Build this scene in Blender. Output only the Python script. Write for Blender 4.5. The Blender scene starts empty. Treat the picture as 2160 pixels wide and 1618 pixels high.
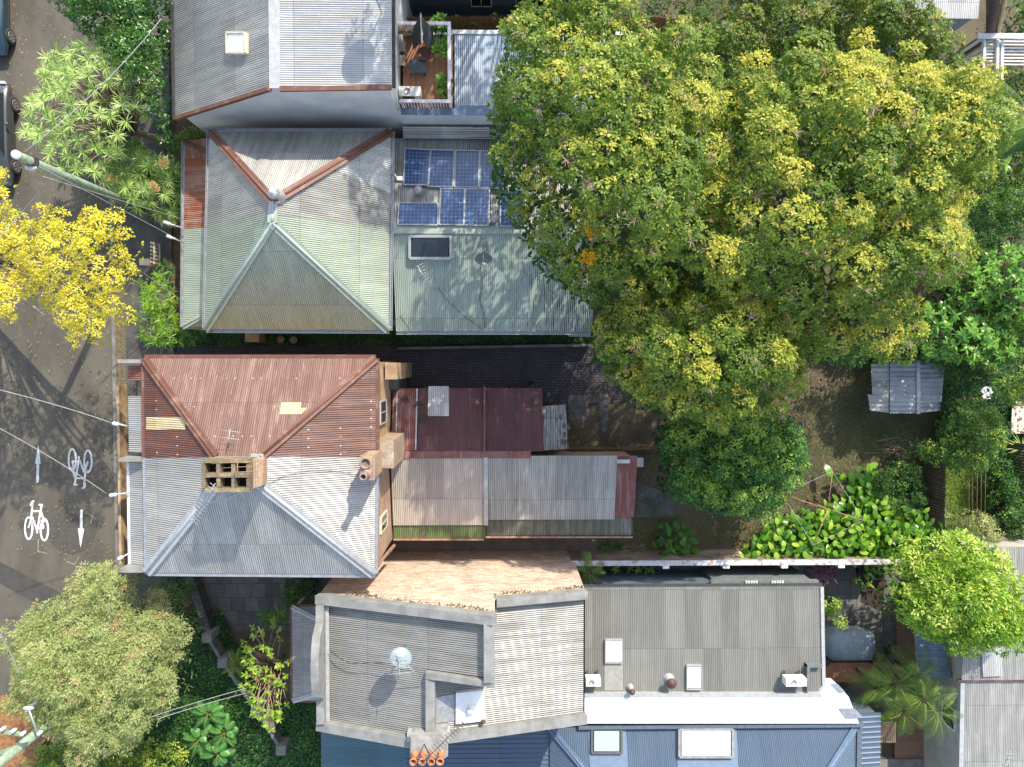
import bpy, math, random
import numpy as np
from mathutils import Vector, Quaternion, Matrix
random.seed(7); RNG = np.random.default_rng(7)
PI = math.pi
scene = bpy.context.scene

# ------------------------------------------------------------------ camera
CAM_H, FOC = 32.0, 1498.0
IMG_CX, IMG_CY, NAD_X, NAD_Y = 1080.0, 809.0, 1055.0, 765.0
_nc = Vector(((NAD_X-IMG_CX)/FOC, -(NAD_Y-IMG_CY)/FOC, -1)).normalized()
CAMQ = _nc.rotation_difference(Vector((0, 0, -1)))
cam_data = bpy.data.cameras.new('camera'); cam = bpy.data.objects.new('camera', cam_data)
scene.collection.objects.link(cam); scene.camera = cam
cam.location = (0, 0, CAM_H); cam.rotation_mode = 'QUATERNION'; cam.rotation_quaternion = CAMQ
cam_data.sensor_fit = 'HORIZONTAL'; cam_data.sensor_width = 36; cam_data.lens = FOC/2160*36
cam_data.clip_start = .1; cam_data.clip_end = 1000

# ------------------------------------------------------------------ light
SUN_EL, SUN_AZ = math.radians(37.5), math.radians(26)      # azimuth from +Y (north) towards +X
world = bpy.data.worlds.new('World'); scene.world = world; world.use_nodes = True
wn = world.node_tree; wn.nodes.clear()
sky = wn.nodes.new('ShaderNodeTexSky'); sky.sky_type = 'NISHITA'; sky.sun_disc = False
sky.sun_elevation = SUN_EL; sky.sun_rotation = SUN_AZ; sky.air_density = 1.0; sky.dust_density = 1.0
bg = wn.nodes.new('ShaderNodeBackground'); bg.inputs['Strength'].default_value = 0.15
wo = wn.nodes.new('ShaderNodeOutputWorld')
hs = wn.nodes.new('ShaderNodeHueSaturation'); hs.inputs['Saturation'].default_value = .72; wn.links.new(sky.outputs[0], hs.inputs['Color']); wn.links.new(hs.outputs[0], bg.inputs[0]); wn.links.new(bg.outputs[0], wo.inputs[0])
sd = bpy.data.lights.new('sun', 'SUN'); sd.energy = 2.7; sd.angle = math.radians(.5); sd.color = (1, .92, .79)
sun = bpy.data.objects.new('sun', sd); scene.collection.objects.link(sun)
SUNV = Vector((math.cos(SUN_EL)*math.sin(SUN_AZ), math.cos(SUN_EL)*math.cos(SUN_AZ), math.sin(SUN_EL)))
sun.rotation_mode = 'QUATERNION'; sun.rotation_quaternion = SUNV.to_track_quat('Z', 'Y'); sun.location = (8, 17, 25)
scene.view_settings.view_transform = 'Standard'; scene.view_settings.look = 'None'
scene.view_settings.exposure = 1.4; scene.view_settings.gamma = 1

# ------------------------------------------------------------------ helpers
COL = scene.collection
def P(px, py, z=0.0):
    d = CAMQ @ Vector(((px-IMG_CX)/FOC, -(py-IMG_CY)/FOC, -1))
    t = (z-CAM_H)/d.z
    return Vector((d.x*t, d.y*t, z))
def V(*a): return Vector(a)
def tag(o, label=None, cat=None, group=None, kind=None):
    if label: o['label'] = label
    if cat: o['category'] = cat
    if group: o['group'] = group
    if kind: o['kind'] = kind
    return o
def org(o):
    v = Vector((0, 0, 0))
    while o is not None: v += o.location; o = o.parent
    return v
def thing(name, label, cat, loc, group=None):
    o = bpy.data.objects.new(name, None); COL.objects.link(o); o.location = loc; o.empty_display_size = .3
    return tag(o, label, cat, group)
class MB:
    def __init__(s): s.v = []; s.f = []; s.uv = []; s.sm = []
    def add(s, vs, fs, uvs=None, smooth=False):
        n = len(s.v); s.v += [tuple(p) for p in vs]
        s.uv += [tuple(q) for q in uvs] if uvs else [(p[0], p[1]) for p in vs]
        for f in fs: s.f.append(tuple(i+n for i in f)); s.sm.append(smooth)
        return s
    def quad(s, a, b, c, d): return s.add([a, b, c, d], [(0, 1, 2, 3)])
    def poly(s, pts, up=True):
        pts = [Vector(p) for p in pts]
        a = sum(pts[i].x*pts[(i+1) % len(pts)].y-pts[(i+1) % len(pts)].x*pts[i].y for i in range(len(pts)))
        if a < 0: pts.reverse()
        return s.add(pts, [tuple(range(len(pts)))])
    def box(s, lo, hi):
        x0, y0, z0 = [min(lo[i], hi[i]) for i in range(3)]; x1, y1, z1 = [max(lo[i], hi[i]) for i in range(3)]
        vs = [(x0,y0,z0),(x1,y0,z0),(x1,y1,z0),(x0,y1,z0),(x0,y0,z1),(x1,y0,z1),(x1,y1,z1),(x0,y1,z1)]
        return s.add(vs, [(0,3,2,1),(4,5,6,7),(0,1,5,4),(1,2,6,5),(2,3,7,6),(3,0,4,7)])
    def prism(s, pts, z0, z1, topz=None):
        pts = [Vector(p) for p in pts]
        a = sum(pts[i].x*pts[(i+1) % len(pts)].y-pts[(i+1) % len(pts)].x*pts[i].y for i in range(len(pts)))
        tz = topz or [z1]*len(pts)
        if a < 0: pts.reverse(); tz = list(reversed(tz))
        n = len(pts); vs = [(p.x, p.y, z0) for p in pts]+[(p.x, p.y, tz[i]) for i, p in enumerate(pts)]
        fs = [tuple(range(n-1, -1, -1)), tuple(range(n, 2*n))]+[(i, (i+1) % n, n+(i+1) % n, n+i) for i in range(n)]
        return s.add(vs, fs)
    def beam(s, a, b, w, h, up=V(0, 0, 1)):
        a = Vector(a); b = Vector(b); d = (b-a).normalized(); sd_ = d.cross(up)
        if sd_.length < 1e-4: sd_ = d.cross(V(1, 0, 0))
        sd_.normalize(); u = sd_.cross(d).normalized(); vs = []
        for p in (a, b):
            for i, j in ((-1, -1), (1, -1), (1, 1), (-1, 1)): vs.append(p+sd_*(i*w/2)+u*(j*h/2))
        return s.add(vs, [(0,1,2,3),(7,6,5,4),(0,4,5,1),(1,5,6,2),(2,6,7,3),(3,7,4,0)])
    def tube(s, pts, r, n=6, cap=True):
        pts = [Vector(p) for p in pts]; rs = r if isinstance(r, (list, tuple)) else [r]*len(pts)
        vs = []; fs = []
        for i, p in enumerate(pts):
            d = (pts[min(i+1, len(pts)-1)]-pts[max(i-1, 0)]).normalized()
            u = d.cross(V(0, 0, 1)); 
            if u.length < 1e-3: u = d.cross(V(0, 1, 0))
            u.normalize(); w = d.cross(u)
            for k in range(n):
                a = 2*PI*k/n; vs.append(p+(u*math.cos(a)+w*math.sin(a))*rs[i])
        for i in range(len(pts)-1):
            for k in range(n):
                a = i*n+k; b = i*n+(k+1) % n; fs.append((a, a+n, b+n, b))
        if cap: fs += [tuple(range(n)), tuple(range(len(vs)-1, len(vs)-n-1, -1))]
        return s.add(vs, fs, smooth=True)
    def lathe(s, c, prof, n=20, M=None, star=0.0):
        vs = []; fs = []; c = Vector(c)
        for i, (r, z) in enumerate(prof):
            for k in range(n):
                a = 2*PI*k/n; rr = r*(1-star*(k % 2)); p = V(rr*math.cos(a), rr*math.sin(a), z)
                if M is not None: p = M @ p
                vs.append(c+p)
        for i in range(len(prof)-1):
            for k in range(n):
                a = i*n+k; b = i*n+(k+1) % n; fs.append((a, b, b+n, a+n))
        fs.append(tuple(range((len(prof)-1)*n, len(prof)*n)))
        return s.add(vs, fs, smooth=(star == 0))
    def sphere(s, c, r, n=12, m=8, sc=(1, 1, 1)):
        prof = [(max(1e-3, r*math.sin(PI*i/m)), -r*math.cos(PI*i/m)) for i in range(m+1)]
        c = Vector(c); t = MB(); t.lathe((0, 0, 0), prof, n)
        s.add([c+V(p[0]*sc[0], p[1]*sc[1], p[2]*sc[2]) for p in t.v], t.f, smooth=True); return s
    def corr(s, pts, rib, pitch=.076, amp=.0125, n=8, prof='sin', lift=0.0):
        pts = [Vector(p) for p in pts]; nn = (pts[1]-pts[0]).cross(pts[2]-pts[0]).normalized()
        if nn.z < 0: nn = -nn
        v = Vector(rib); v = (v-nn*v.dot(nn)).normalized(); u = v.cross(nn); o = pts[0]
        uv = [((p-o).dot(u), (p-o).dot(v)) for p in pts]
        umin, umax = min(a for a, b in uv), max(a for a, b in uv)
        us = np.unique(np.concatenate([np.arange(umin+1e-4, umax-1e-4, pitch/n), [min(max(a, umin+1e-4), umax-1e-4) for a, b in uv]]))
        u0 = o.dot(u); vs = []; uvs = []; fs = []
        v0g = o.dot(v)
        for q in us:
            hit = []
            for i in range(len(uv)):
                (a0, b0), (a1, b1) = uv[i], uv[(i+1) % len(uv)]
                if (a0-q)*(a1-q) <= 0 and abs(a1-a0) > 1e-9: hit.append(b0+(b1-b0)*(q-a0)/(a1-a0))
            lo, hi = (min(hit), max(hit)) if hit else (0, 0)
            ph = (q+u0)/pitch
            if prof == 'sin': h = amp*math.sin(2*PI*ph)
            else:
                fr = ph % 1; h = amp*(1 if fr < .18 else (1-(fr-.18)/.07 if fr < .25 else (0 if fr < .93 else (fr-.93)/.07)))*2
            for b in (lo, hi):
                vs.append(o+u*q+v*b+nn*(h+lift)); uvs.append((q+u0, b+v0g))
        for i in range(len(us)-1): fs.append((2*i, 2*i+2, 2*i+3, 2*i+1))
        t = Vector(vs[2])-Vector(vs[0]); w = Vector(vs[1])-Vector(vs[0])
        return s.add(vs, fs, uvs, smooth=(prof == 'sin'))
    def build(s, name, mat, parent=None, label=None, cat=None, group=None, kind=None, loc=None):
        me = bpy.data.meshes.new(name); o = bpy.data.objects.new(name, me); COL.objects.link(o)
        if parent is not None: o.parent = parent; base = org(parent)
        else:
            base = Vector(loc) if loc is not None else (Vector((0, 0, 0)) if kind == 'structure' or not s.v else Vector((sum(p[0] for p in s.v)/len(s.v), sum(p[1] for p in s.v)/len(s.v), min(p[2] for p in s.v))))
            o.location = base
        me.from_pydata([(p[0]-base.x, p[1]-base.y, p[2]-base.z) for p in s.v], [], s.f)
        uvl = me.uv_layers.new(name='UVMap'); li = np.empty(len(me.loops), dtype=np.int32); me.loops.foreach_get('vertex_index', li)
        uvl.data.foreach_set('uv', np.array(s.uv, dtype=np.float32)[li].ravel())
        me.polygons.foreach_set('use_smooth', s.sm); me.materials.append(mat); me.validate()
        return tag(o, label, cat, group, kind)
def np_mesh(name, Vv, F4, mat, parent, tint=None, smooth=False):
    base = np.array(org(parent)) if parent is not None else np.zeros(3)
    me = bpy.data.meshes.new(name); o = bpy.data.objects.new(name, me); COL.objects.link(o)
    if parent is not None: o.parent = parent
    n = len(Vv); m = len(F4)
    me.vertices.add(n); me.vertices.foreach_set('co', (Vv-base).astype(np.float32).ravel())
    me.loops.add(m*4); me.loops.foreach_set('vertex_index', F4.astype(np.int32).ravel())
    me.polygons.add(m); me.polygons.foreach_set('loop_start', np.arange(0, m*4, 4, dtype=np.int32))
    if smooth: me.polygons.foreach_set('use_smooth', np.ones(m, dtype=bool))
    me.update(calc_edges=True)
    at = me.attributes.new('tint', 'FLOAT', 'POINT'); at.data.foreach_set('value', (tint if tint is not None else np.zeros(n)).astype(np.float32))
    me.materials.append(mat); return o

# ------------------------------------------------------------------ materials
def nodes_mat(name):
    m = bpy.data.materials.new(name); m.use_nodes = True; t = m.node_tree; t.nodes.clear()
    o = t.nodes.new('ShaderNodeOutputMaterial'); b = t.nodes.new('ShaderNodeBsdfPrincipled'); t.links.new(b.outputs[0], o.inputs[0])
    return m, t, b, o
def N(t, ty, **kw):
    n = t.nodes.new(ty)
    for k, v in kw.items():
        if k.startswith('i_'): n.inputs[k[2:].replace('_', ' ')].default_value = v
        else: setattr(n, k, v)
    return n
def c4(c): return (c[0], c[1], c[2], 1)
def mixc(t, fac, a, b, mode='MIX'):
    n = t.nodes.new('ShaderNodeMix'); n.data_type = 'RGBA'; n.blend_type = mode
    for idx, val in ((0, fac), (6, a), (7, b)):
        if hasattr(val, 'is_linked') or isinstance(val, bpy.types.NodeSocket): t.links.new(val, n.inputs[idx])
        elif idx == 0: n.inputs[0].default_value = val
        else: n.inputs[idx].default_value = c4(val)
    return n.outputs[2]
def mth(t, op, a, b=None, clamp=False):
    n = t.nodes.new('ShaderNodeMath'); n.operation = op; n.use_clamp = clamp
    for i, v in enumerate((a, b)):
        if v is None: continue
        if isinstance(v, bpy.types.NodeSocket): t.links.new(v, n.inputs[i])
        else: n.inputs[i].default_value = v
    return n.outputs[0]
def ramp(t, fac, stops, interp='LINEAR'):
    r = t.nodes.new('ShaderNodeValToRGB'); cr = r.color_ramp; cr.interpolation = interp
    while len(cr.elements) > 1: cr.elements.remove(cr.elements[-1])
    cr.elements[0].position = stops[0][0]; cr.elements[0].color = c4(stops[0][1])
    for p, c in stops[1:]: e = cr.elements.new(p); e.color = c4(c)
    t.links.new(fac, r.inputs[0]); return r.outputs[0]
def noise(t, vec, scale, detail=4, rough=.6):
    n = N(t, 'ShaderNodeTexNoise'); n.inputs['Scale'].default_value = scale; n.inputs['Detail'].default_value = detail; n.inputs['Roughness'].default_value = rough
    if vec is not None: t.links.new(vec, n.inputs['Vector'])
    return n.outputs['Fac']
def mapping(t, vec, scale, rot=(0, 0, 0)):
    n = N(t, 'ShaderNodeMapping'); n.inputs['Scale'].default_value = scale; n.inputs['Rotation'].default_value = rot; t.links.new(vec, n.inputs['Vector']); return n.outputs[0]
def pos(t): return t.nodes.new('ShaderNodeNewGeometry').outputs['Position']
def uvn(t): n = t.nodes.new('ShaderNodeUVMap'); return n.outputs[0]
def step(t, v, lo, hi):
    n = N(t, 'ShaderNodeMapRange'); n.inputs['From Min'].default_value = lo; n.inputs['From Max'].default_value = hi; n.interpolation_type = 'SMOOTHSTEP'
    t.links.new(v, n.inputs['Value']); return n.outputs[0]
def bump(t, b, h, strength=.3, dist=.02):
    n = N(t, 'ShaderNodeBump'); n.inputs['Strength'].default_value = strength; n.inputs['Distance'].default_value = dist
    t.links.new(h, n.inputs['Height']); t.links.new(n.outputs[0], b.inputs['Normal'])
def m_plain(name, c, c2=None, scale=6, rough=.6, metal=0, bmp=.15, amt=1, lo=.35, hi=.65, fine=60, finea=.12):
    m, t, b, o = nodes_mat(name); p = pos(t)
    c2 = c2 or tuple(x*.72 for x in c)
    f = step(t, noise(t, p, scale, 6), lo, hi); f = mth(t, 'MULTIPLY', f, amt)
    col = mixc(t, f, c, c2); fn = noise(t, p, fine, 2)
    g = mixc(t, finea, col, ramp(t, fn, [(.3, (.0, .0, .0)), (.7, (1, 1, 1))]), 'OVERLAY')
    t.links.new(g, b.inputs['Base Color']); b.inputs['Roughness'].default_value = rough; b.inputs['Metallic'].default_value = metal
    if bmp: bump(t, b, fn, bmp, .01)
    return m
def m_roof(name, c, c2, rough=.42, metal=.25, streak=.5, patch=.35, lap=2.4, valley=.25, dirt_shade=(.05, .045, .04), sheet=.14, c3=None, c3amt=0, litter=None, dots=0.0, lo=.42, hi=.62):
    m, t, b, o = nodes_mat(name); uv = uvn(t); sep = N(t, 'ShaderNodeSeparateXYZ'); t.links.new(uv, sep.inputs[0])
    U, W = sep.outputs[0], sep.outputs[1]
    st = step(t, noise(t, mapping(t, uv, (5.5, .35, 1)), 1.0, 5), lo, hi)
    pa = step(t, noise(t, uv, .9, 5), .4, .66)
    f = mth(t, 'ADD', mth(t, 'MULTIPLY', st, streak), mth(t, 'MULTIPLY', pa, patch), True)
    col = mixc(t, f, c, c2)
    if c3:
        f3 = mth(t, 'MULTIPLY', step(t, noise(t, mapping(t, uv, (3.2, .55, 1)), 1.3, 6, .7), .54, .66), c3amt); col = mixc(t, f3, col, c3)
    cell = mth(t, 'FLOOR', mth(t, 'DIVIDE', U, .762)); row = mth(t, 'FLOOR', mth(t, 'DIVIDE', W, lap))
    cb = N(t, 'ShaderNodeCombineXYZ'); t.links.new(cell, cb.inputs[0]); t.links.new(row, cb.inputs[1])
    wnz = N(t, 'ShaderNodeTexWhiteNoise'); t.links.new(cb.outputs[0], wnz.inputs['Vector'])
    col = mixc(t, sheet, col, ramp(t, wnz.outputs['Value'], [(0, (0, 0, 0)), (1, (1, 1, 1))]), 'OVERLAY')
    va = mth(t, 'MULTIPLY', mth(t, 'SINE', mth(t, 'MULTIPLY', U, 2*PI/.076)), -1)
    vf = mth(t, 'MULTIPLY', step(t, va, .1, .95), mth(t, 'MULTIPLY', step(t, noise(t, mapping(t, uv, (4, .8, 1)), 1, 4), .3, .6), valley))
    col = mixc(t, vf, col, dirt_shade)  # valleys darkened: settled dirt plus rib shading put into the colour
    ln = mth(t, 'LESS_THAN', mth(t, 'FRACT', mth(t, 'DIVIDE', W, lap)), .014/lap*1.6)
    col = mixc(t, mth(t, 'MULTIPLY', ln, .45), col, dirt_shade)
    if dots:
        du = mth(t, 'LESS_THAN', mth(t, 'ABSOLUTE', mth(t, 'SUBTRACT', mth(t, 'FRACT', mth(t, 'DIVIDE', U, .304)), .5)), .055)
        dv = mth(t, 'LESS_THAN', mth(t, 'ABSOLUTE', mth(t, 'SUBTRACT', mth(t, 'FRACT', mth(t, 'DIVIDE', W, 1.1)), .5)), .018)
        nz = mth(t, 'GREATER_THAN', noise(t, uv, 2.3, 2), .5)
        col = mixc(t, mth(t, 'MULTIPLY', mth(t, 'MULTIPLY', du, dv), mth(t, 'MULTIPLY', nz, dots)), col, (.8, .78, .72))
    if litter:   # leaf litter caught in the valleys, towards a tree: (x0, x1, y0, y1) in metres
        ps = N(t, 'ShaderNodeSeparateXYZ'); t.links.new(pos(t), ps.inputs[0])
        gx = step(t, ps.outputs[0], litter[0], litter[1])
        n2 = noise(t, mapping(t, uv, (13.2, 1.1, 1)), 1.0, 5, .75); thr = mth(t, 'SUBTRACT', .74, mth(t, 'MULTIPLY', gx, .25))
        lf = mth(t, 'MULTIPLY', mth(t, 'GREATER_THAN', n2, thr), step(t, va, -.5, .3)); col = mixc(t, mth(t, 'MULTIPLY', lf, litter[2]), col, (.03, .02, .014))
    t.links.new(col, b.inputs['Base Color']); b.inputs['Metallic'].default_value = metal
    r = mixc(t, f, (rough,)*3, (min(1, rough+.2),)*3); t.links.new(r, b.inputs['Roughness'])
    return m
def m_leaf(name, stops, rough=.5, trans=.3, spec=.35):
    m, t, b, o = nodes_mat(name); a = N(t, 'ShaderNodeAttribute', attribute_name='tint')
    col = ramp(t, a.outputs['Fac'], stops); t.links.new(col, b.inputs['Base Color']); b.inputs['Roughness'].default_value = rough
    b.inputs['Specular IOR Level'].default_value = spec
    tr = N(t, 'ShaderNodeBsdfTranslucent'); t.links.new(mixc(t, 1.0, col, (1, 1, .55), 'MULTIPLY'), tr.inputs[0])
    mx = N(t, 'ShaderNodeMixShader'); mx.inputs[0].default_value = trans
    t.links.new(b.outputs[0], mx.inputs[1]); t.links.new(tr.outputs[0], mx.inputs[2]); t.links.new(mx.outputs[0], o.inputs[0]); return m
def m_glass(name, c, rough=.05):
    m, t, b, o = nodes_mat(name); b.inputs['Base Color'].default_value = c4(c); b.inputs['Roughness'].default_value = rough; b.inputs['Specular IOR Level'].default_value = .8; return m
def m_brick(name, c1, c2, mortar, bw=.23, bh=.085, rough=.85, face='wall', var=.5, msize=.012):
    m, t, b, o = nodes_mat(name); p = pos(t)
    if face == 'wall':
        s = N(t, 'ShaderNodeSeparateXYZ'); t.links.new(p, s.inputs[0]); cb = N(t, 'ShaderNodeCombineXYZ')
        t.links.new(mth(t, 'ADD', s.outputs[0], s.outputs[1]), cb.inputs[0]); t.links.new(s.outputs[2], cb.inputs[1]); vec = cb.outputs[0]
    else: vec = p
    dist = N(t, 'ShaderNodeTexNoise'); dist.inputs['Scale'].default_value = 1.2; t.links.new(vec, dist.inputs['Vector'])
    if face != 'wall':
        va = N(t, 'ShaderNodeVectorMath', operation='MULTIPLY_ADD'); t.links.new(dist.outputs['Color'], va.inputs[0]); va.inputs[1].default_value = (.14, .14, 0); t.links.new(vec, va.inputs[2]); vec = va.outputs[0]
    br = N(t, 'ShaderNodeTexBrick'); t.links.new(vec, br.inputs['Vector'])
    br.inputs['Color1'].default_value = c4(c1); br.inputs['Color2'].default_value = c4(c2); br.inputs['Mortar'].default_value = c4(mortar)
    br.inputs['Scale'].default_value = 1; br.inputs['Brick Width'].default_value = bw; br.inputs['Row Height'].default_value = bh; br.inputs['Mortar Size'].default_value = msize; br.inputs['Bias'].default_value = 0
    nz = noise(t, p, 1.3, 6); col = mixc(t, mth(t, 'MULTIPLY', step(t, nz, .35, .7), var), br.outputs['Color'], tuple(x*.45 for x in c1))
    if face == 'wall': col = mixc(t, .4, col, ramp(t, noise(t, mapping(t, p, (1.6, 1.6, 9)), 1.0, 6, .75), [(.32, (0, 0, 0)), (.68, (1, 1, 1))]), 'OVERLAY')
    f2 = noise(t, p, 14, 4); col = mixc(t, .25, col, ramp(t, f2, [(.3, (0, 0, 0)), (.7, (1, 1, 1))]), 'OVERLAY')
    t.links.new(col, b.inputs['Base Color']); b.inputs['Roughness'].default_value = rough
    bump(t, b, mth(t, 'ADD', mth(t, 'MULTIPLY', br.outputs['Fac'], -1), f2), .5, .01); return m
def m_planks(name, c1, c2, w=.09, axis=0, rough=.75, gap=.07, glen=2.4):
    m, t, b, o = nodes_mat(name); p = pos(t); s = N(t, 'ShaderNodeSeparateXYZ'); t.links.new(p, s.inputs[0])
    a = mth(t, 'DIVIDE', s.outputs[axis], w); idx = mth(t, 'FLOOR', a); fr = mth(t, 'FRACT', a)
    wnz = N(t, 'ShaderNodeTexWhiteNoise'); wnz.noise_dimensions = '1D'; t.links.new(idx, wnz.inputs['W'])
    sc = [1.5, 1.5, 1.5]; sc[axis] = 22
    g = noise(t, mapping(t, p, sc), 1.4, 5); f = mth(t, 'ADD', mth(t, 'MULTIPLY', wnz.outputs['Value'], .5), mth(t, 'MULTIPLY', g, .55), True)
    col = mixc(t, f, c1, c2); col = mixc(t, mth(t, 'MULTIPLY', mth(t, 'LESS_THAN', fr, gap), .85), col, (.012, .01, .008))
    t.links.new(col, b.inputs['Base Color']); b.inputs['Roughness'].default_value = rough; bump(t, b, mth(t, 'GREATER_THAN', fr, gap), .4, .01); return m
# ------------------------------------------------------------------ shared materials
G_L = (.37, .36, .34)
galv = m_roof('galvanised_sheet', G_L, (.30, .295, .28), streak=.4, valley=.6)
galv_old = m_roof('weathered_sheet', (.41, .405, .37), (.29, .28, .255), streak=.6, metal=.12, c3=(.26, .21, .16), c3amt=.25, valley=.6)
galv_new = m_roof('bright_sheet', (.52, .51, .485), (.43, .425, .41), streak=.35, valley=.5, metal=.12)
galv_blue = m_roof('pale_sheet', (.38, .44, .50), (.31, .36, .41), streak=.3, valley=.5, litter=(-1.6, .6, .9))
e_roof = m_roof('grey_beige_sheet', (.27, .265, .245), (.20, .197, .182), streak=.5, valley=.8, sheet=.06, c3=(.22, .19, .15), c3amt=.2)
galv_dark = m_roof('dark_weathered_sheet', (.22, .215, .19), (.17, .167, .148), streak=.5, valley=.35, metal=.1)
galv_stain = m_roof('stained_sheet', (.42, .41, .38), (.26, .25, .23), streak=.6, valley=.6, litter=(-5, 1, .95))
green_roof = m_roof('pale_green_sheet', (.40, .45, .36), (.32, .365, .295), streak=.35, valley=.45, sheet=.08)
green_rear = m_roof('pale_green_rear_sheet', (.36, .43, .37), (.29, .355, .31), streak=.4, valley=.45, litter=(-2.2, 3.0, .95), sheet=.08)
rust_red = m_roof('red_oxide_sheet', (.13, .06, .046), (.215, .13, .105), streak=.8, patch=.3, rough=.55, metal=0, valley=.75, dirt_shade=(.07, .022, .014), c3=(.38, .29, .23), c3amt=.4, dots=.9, sheet=.12)
rust_red_b = m_roof('brown_oxide_sheet', (.13, .045, .03), (.17, .08, .055), streak=.6, rough=.6, metal=0, valley=.5, dirt_shade=(.06, .02, .012), dots=.9, sheet=.25)
rust_deep = m_roof('orange_rust_sheet', (.26, .07, .025), (.36, .30, .25), streak=.35, patch=.5, rough=.7, metal=0, valley=.5, dirt_shade=(.10, .03, .015), lo=.5, hi=.6)
maroon = m_roof('maroon_sheet', (.085, .032, .035), (.12, .05, .05), streak=.6, rough=.6, metal=0, valley=.5, dirt_shade=(.03, .012, .012), lap=1.9)
maroon_w = m_roof('worn_red_sheet', (.18, .055, .045), (.40, .33, .30), streak=.35, patch=.2, rough=.6, metal=0, valley=.3, lo=.55, hi=.66)
bounce_tan_roof = m_roof('bounce_tan_weathered_sheet', (.46, .41, .36), (.36, .32, .28), streak=.5, valley=.25, metal=.1)  # tan tone is light bounced off brick, put into the sheet colour
moss_roof = m_roof('mossy_sheet', (.16, .16, .12), (.09, .085, .065), streak=.7, rough=.9, metal=0, valley=.5, c3=(.30, .29, .23), c3amt=.5)
moss_green = m_roof('green_mossy_sheet', (.10, .17, .05), (.12, .11, .06), streak=.8, rough=.9, metal=0, valley=.4, c3=(.25, .27, .14), c3amt=.6)
blue_roof = m_roof('blue_sheet', (.07, .105, .155), (.085, .12, .17), streak=.3, rough=.4, metal=.1, valley=.2, sheet=.05)
yel_sheet = m_roof('yellowed_fibreglass_sheet', (.50, .38, .20), (.62, .50, .32), streak=.5, rough=.6, metal=0, valley=.3)
shed_roof = m_roof('shed_sheet', (.30, .32, .34), (.19, .21, .23), streak=.5, patch=.6, valley=.2)
shed_grey = m_roof('shed_old_sheet', (.32, .33, .31), (.22, .22, .20), streak=.6, patch=.5)
deck_m = m_planks('deck_boards', (.24, .10, .045), (.40, .20, .10), w=.09, axis=0)
deck_y = m_planks('deck_boards_cross', (.16, .08, .045), (.26, .15, .09), w=.09, axis=1)
fence_m = m_planks('fence_palings', (.10, .07, .045), (.17, .12, .08), w=.12, axis=0)
fence_y = m_planks('fence_palings_side', (.075, .06, .04), (.13, .10, .07), w=.10, axis=1)
fence_o = m_planks('fence_palings_orange', (.15, .075, .03), (.24, .13, .06), w=.12, axis=0)
white_p = m_plain('white_paint', (.74, .74, .72), (.6, .6, .58), rough=.5)
cream_p = m_plain('cream_paint', (.62, .56, .44), (.5, .44, .33), rough=.6)
render_w = m_plain('grey_white_render', (.60, .61, .60), (.50, .51, .52), scale=.8, rough=.8)
stucco = m_plain('grey_stucco', (.25, .25, .235), (.18, .178, .165), scale=2.2, rough=.85)
concrete = m_plain('concrete', (.20, .19, .17), (.13, .12, .11), scale=2.5, rough=.9)
conc_dk = m_plain('dark_concrete', (.13, .135, .13), (.08, .08, .078), scale=1.8, rough=.9)
steel = m_plain('grey_steel', (.42, .43, .44), (.33, .33, .34), rough=.4, metal=.5)
steel_lt = m_plain('pale_flashing', (.44, .45, .44), (.36, .37, .36), rough=.4, metal=.2, bmp=.05)
steel_dk = m_plain('dark_gutter', (.06, .06, .062), (.04, .04, .042), rough=.5)
green_fl = m_plain('green_flashing', (.33, .385, .32), (.28, .335, .275), rough=.4, bmp=.05)
rust_fl = m_plain('rusty_flashing', (.135, .055, .036), (.24, .14, .095), scale=2.2, rough=.6, lo=.5, hi=.75)
rust_bar = m_plain('rusty_bar', (.36, .22, .15), (.25, .12, .07), rough=.7)
blue_fl = m_plain('blue_flashing', (.09, .14, .21), (.11, .16, .24), rough=.4, bmp=.05)
brick_o = m_brick('orange_brick', (.44, .29, .195), (.66, .50, .37), (.55, .48, .40), var=.3)
brick_d = m_brick('brown_brick', (.34, .19, .12), (.42, .27, .17), (.38, .32, .25), var=.4)
brick_ch = m_brick('mossy_brick', (.20, .15, .09), (.27, .21, .12), (.16, .14, .09), var=.6)
paver = m_brick('blue_brick_paving', (.055, .052, .058), (.085, .07, .075), (.016, .016, .017), bw=.24, bh=.12, face='flat', msize=.016)
slabs = m_brick('stone_slab_paving', (.10, .095, .085), (.16, .15, .135), (.05, .045, .04), bw=.62, bh=.62, face='flat', msize=.012, var=.4)
tan_wall = m_plain('timber_tan_wall', (.44, .31, .18), (.26, .17, .10), scale=1.6, rough=.85)
slate_w = m_plain('slate_blue_wall', (.10, .14, .17), (.08, .11, .13), scale=1, rough=.8)
beige_w = m_plain('beige_render', (.40, .37, .31), (.34, .31, .26), scale=1.2, rough=.85)
glass_dk = m_glass('dark_glass', (.02, .028, .035)); glass_bl = m_glass('blue_glass', (.03, .06, .10)); glass_gr = m_glass('green_glass', (.30, .40, .34), .15)
glass_wh = m_glass('milky_glass', (.62, .68, .66), .2)
terra = m_plain('terracotta', (.48, .19, .085), (.34, .13, .06), rough=.7); terra_g = m_plain('grey_clay', (.30, .22, .18), (.2, .15, .12), rough=.8)
black_m = m_plain('black_hollow', (.008, .008, .008), rough=.9); white_pl = m_plain('white_plastic', (.78, .78, .77), (.7, .7, .69), rough=.35, bmp=.02)
cable_w = m_plain('white_cable', (.62, .62, .6), rough=.5); cable_d = m_plain('dark_cable', (.05, .05, .05), rough=.6)
rubber = m_plain('tyre_rubber', (.02, .02, .02), rough=.8); alloy = m_plain('alloy_rim', (.45, .46, .47), rough=.3, metal=.7)

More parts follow.
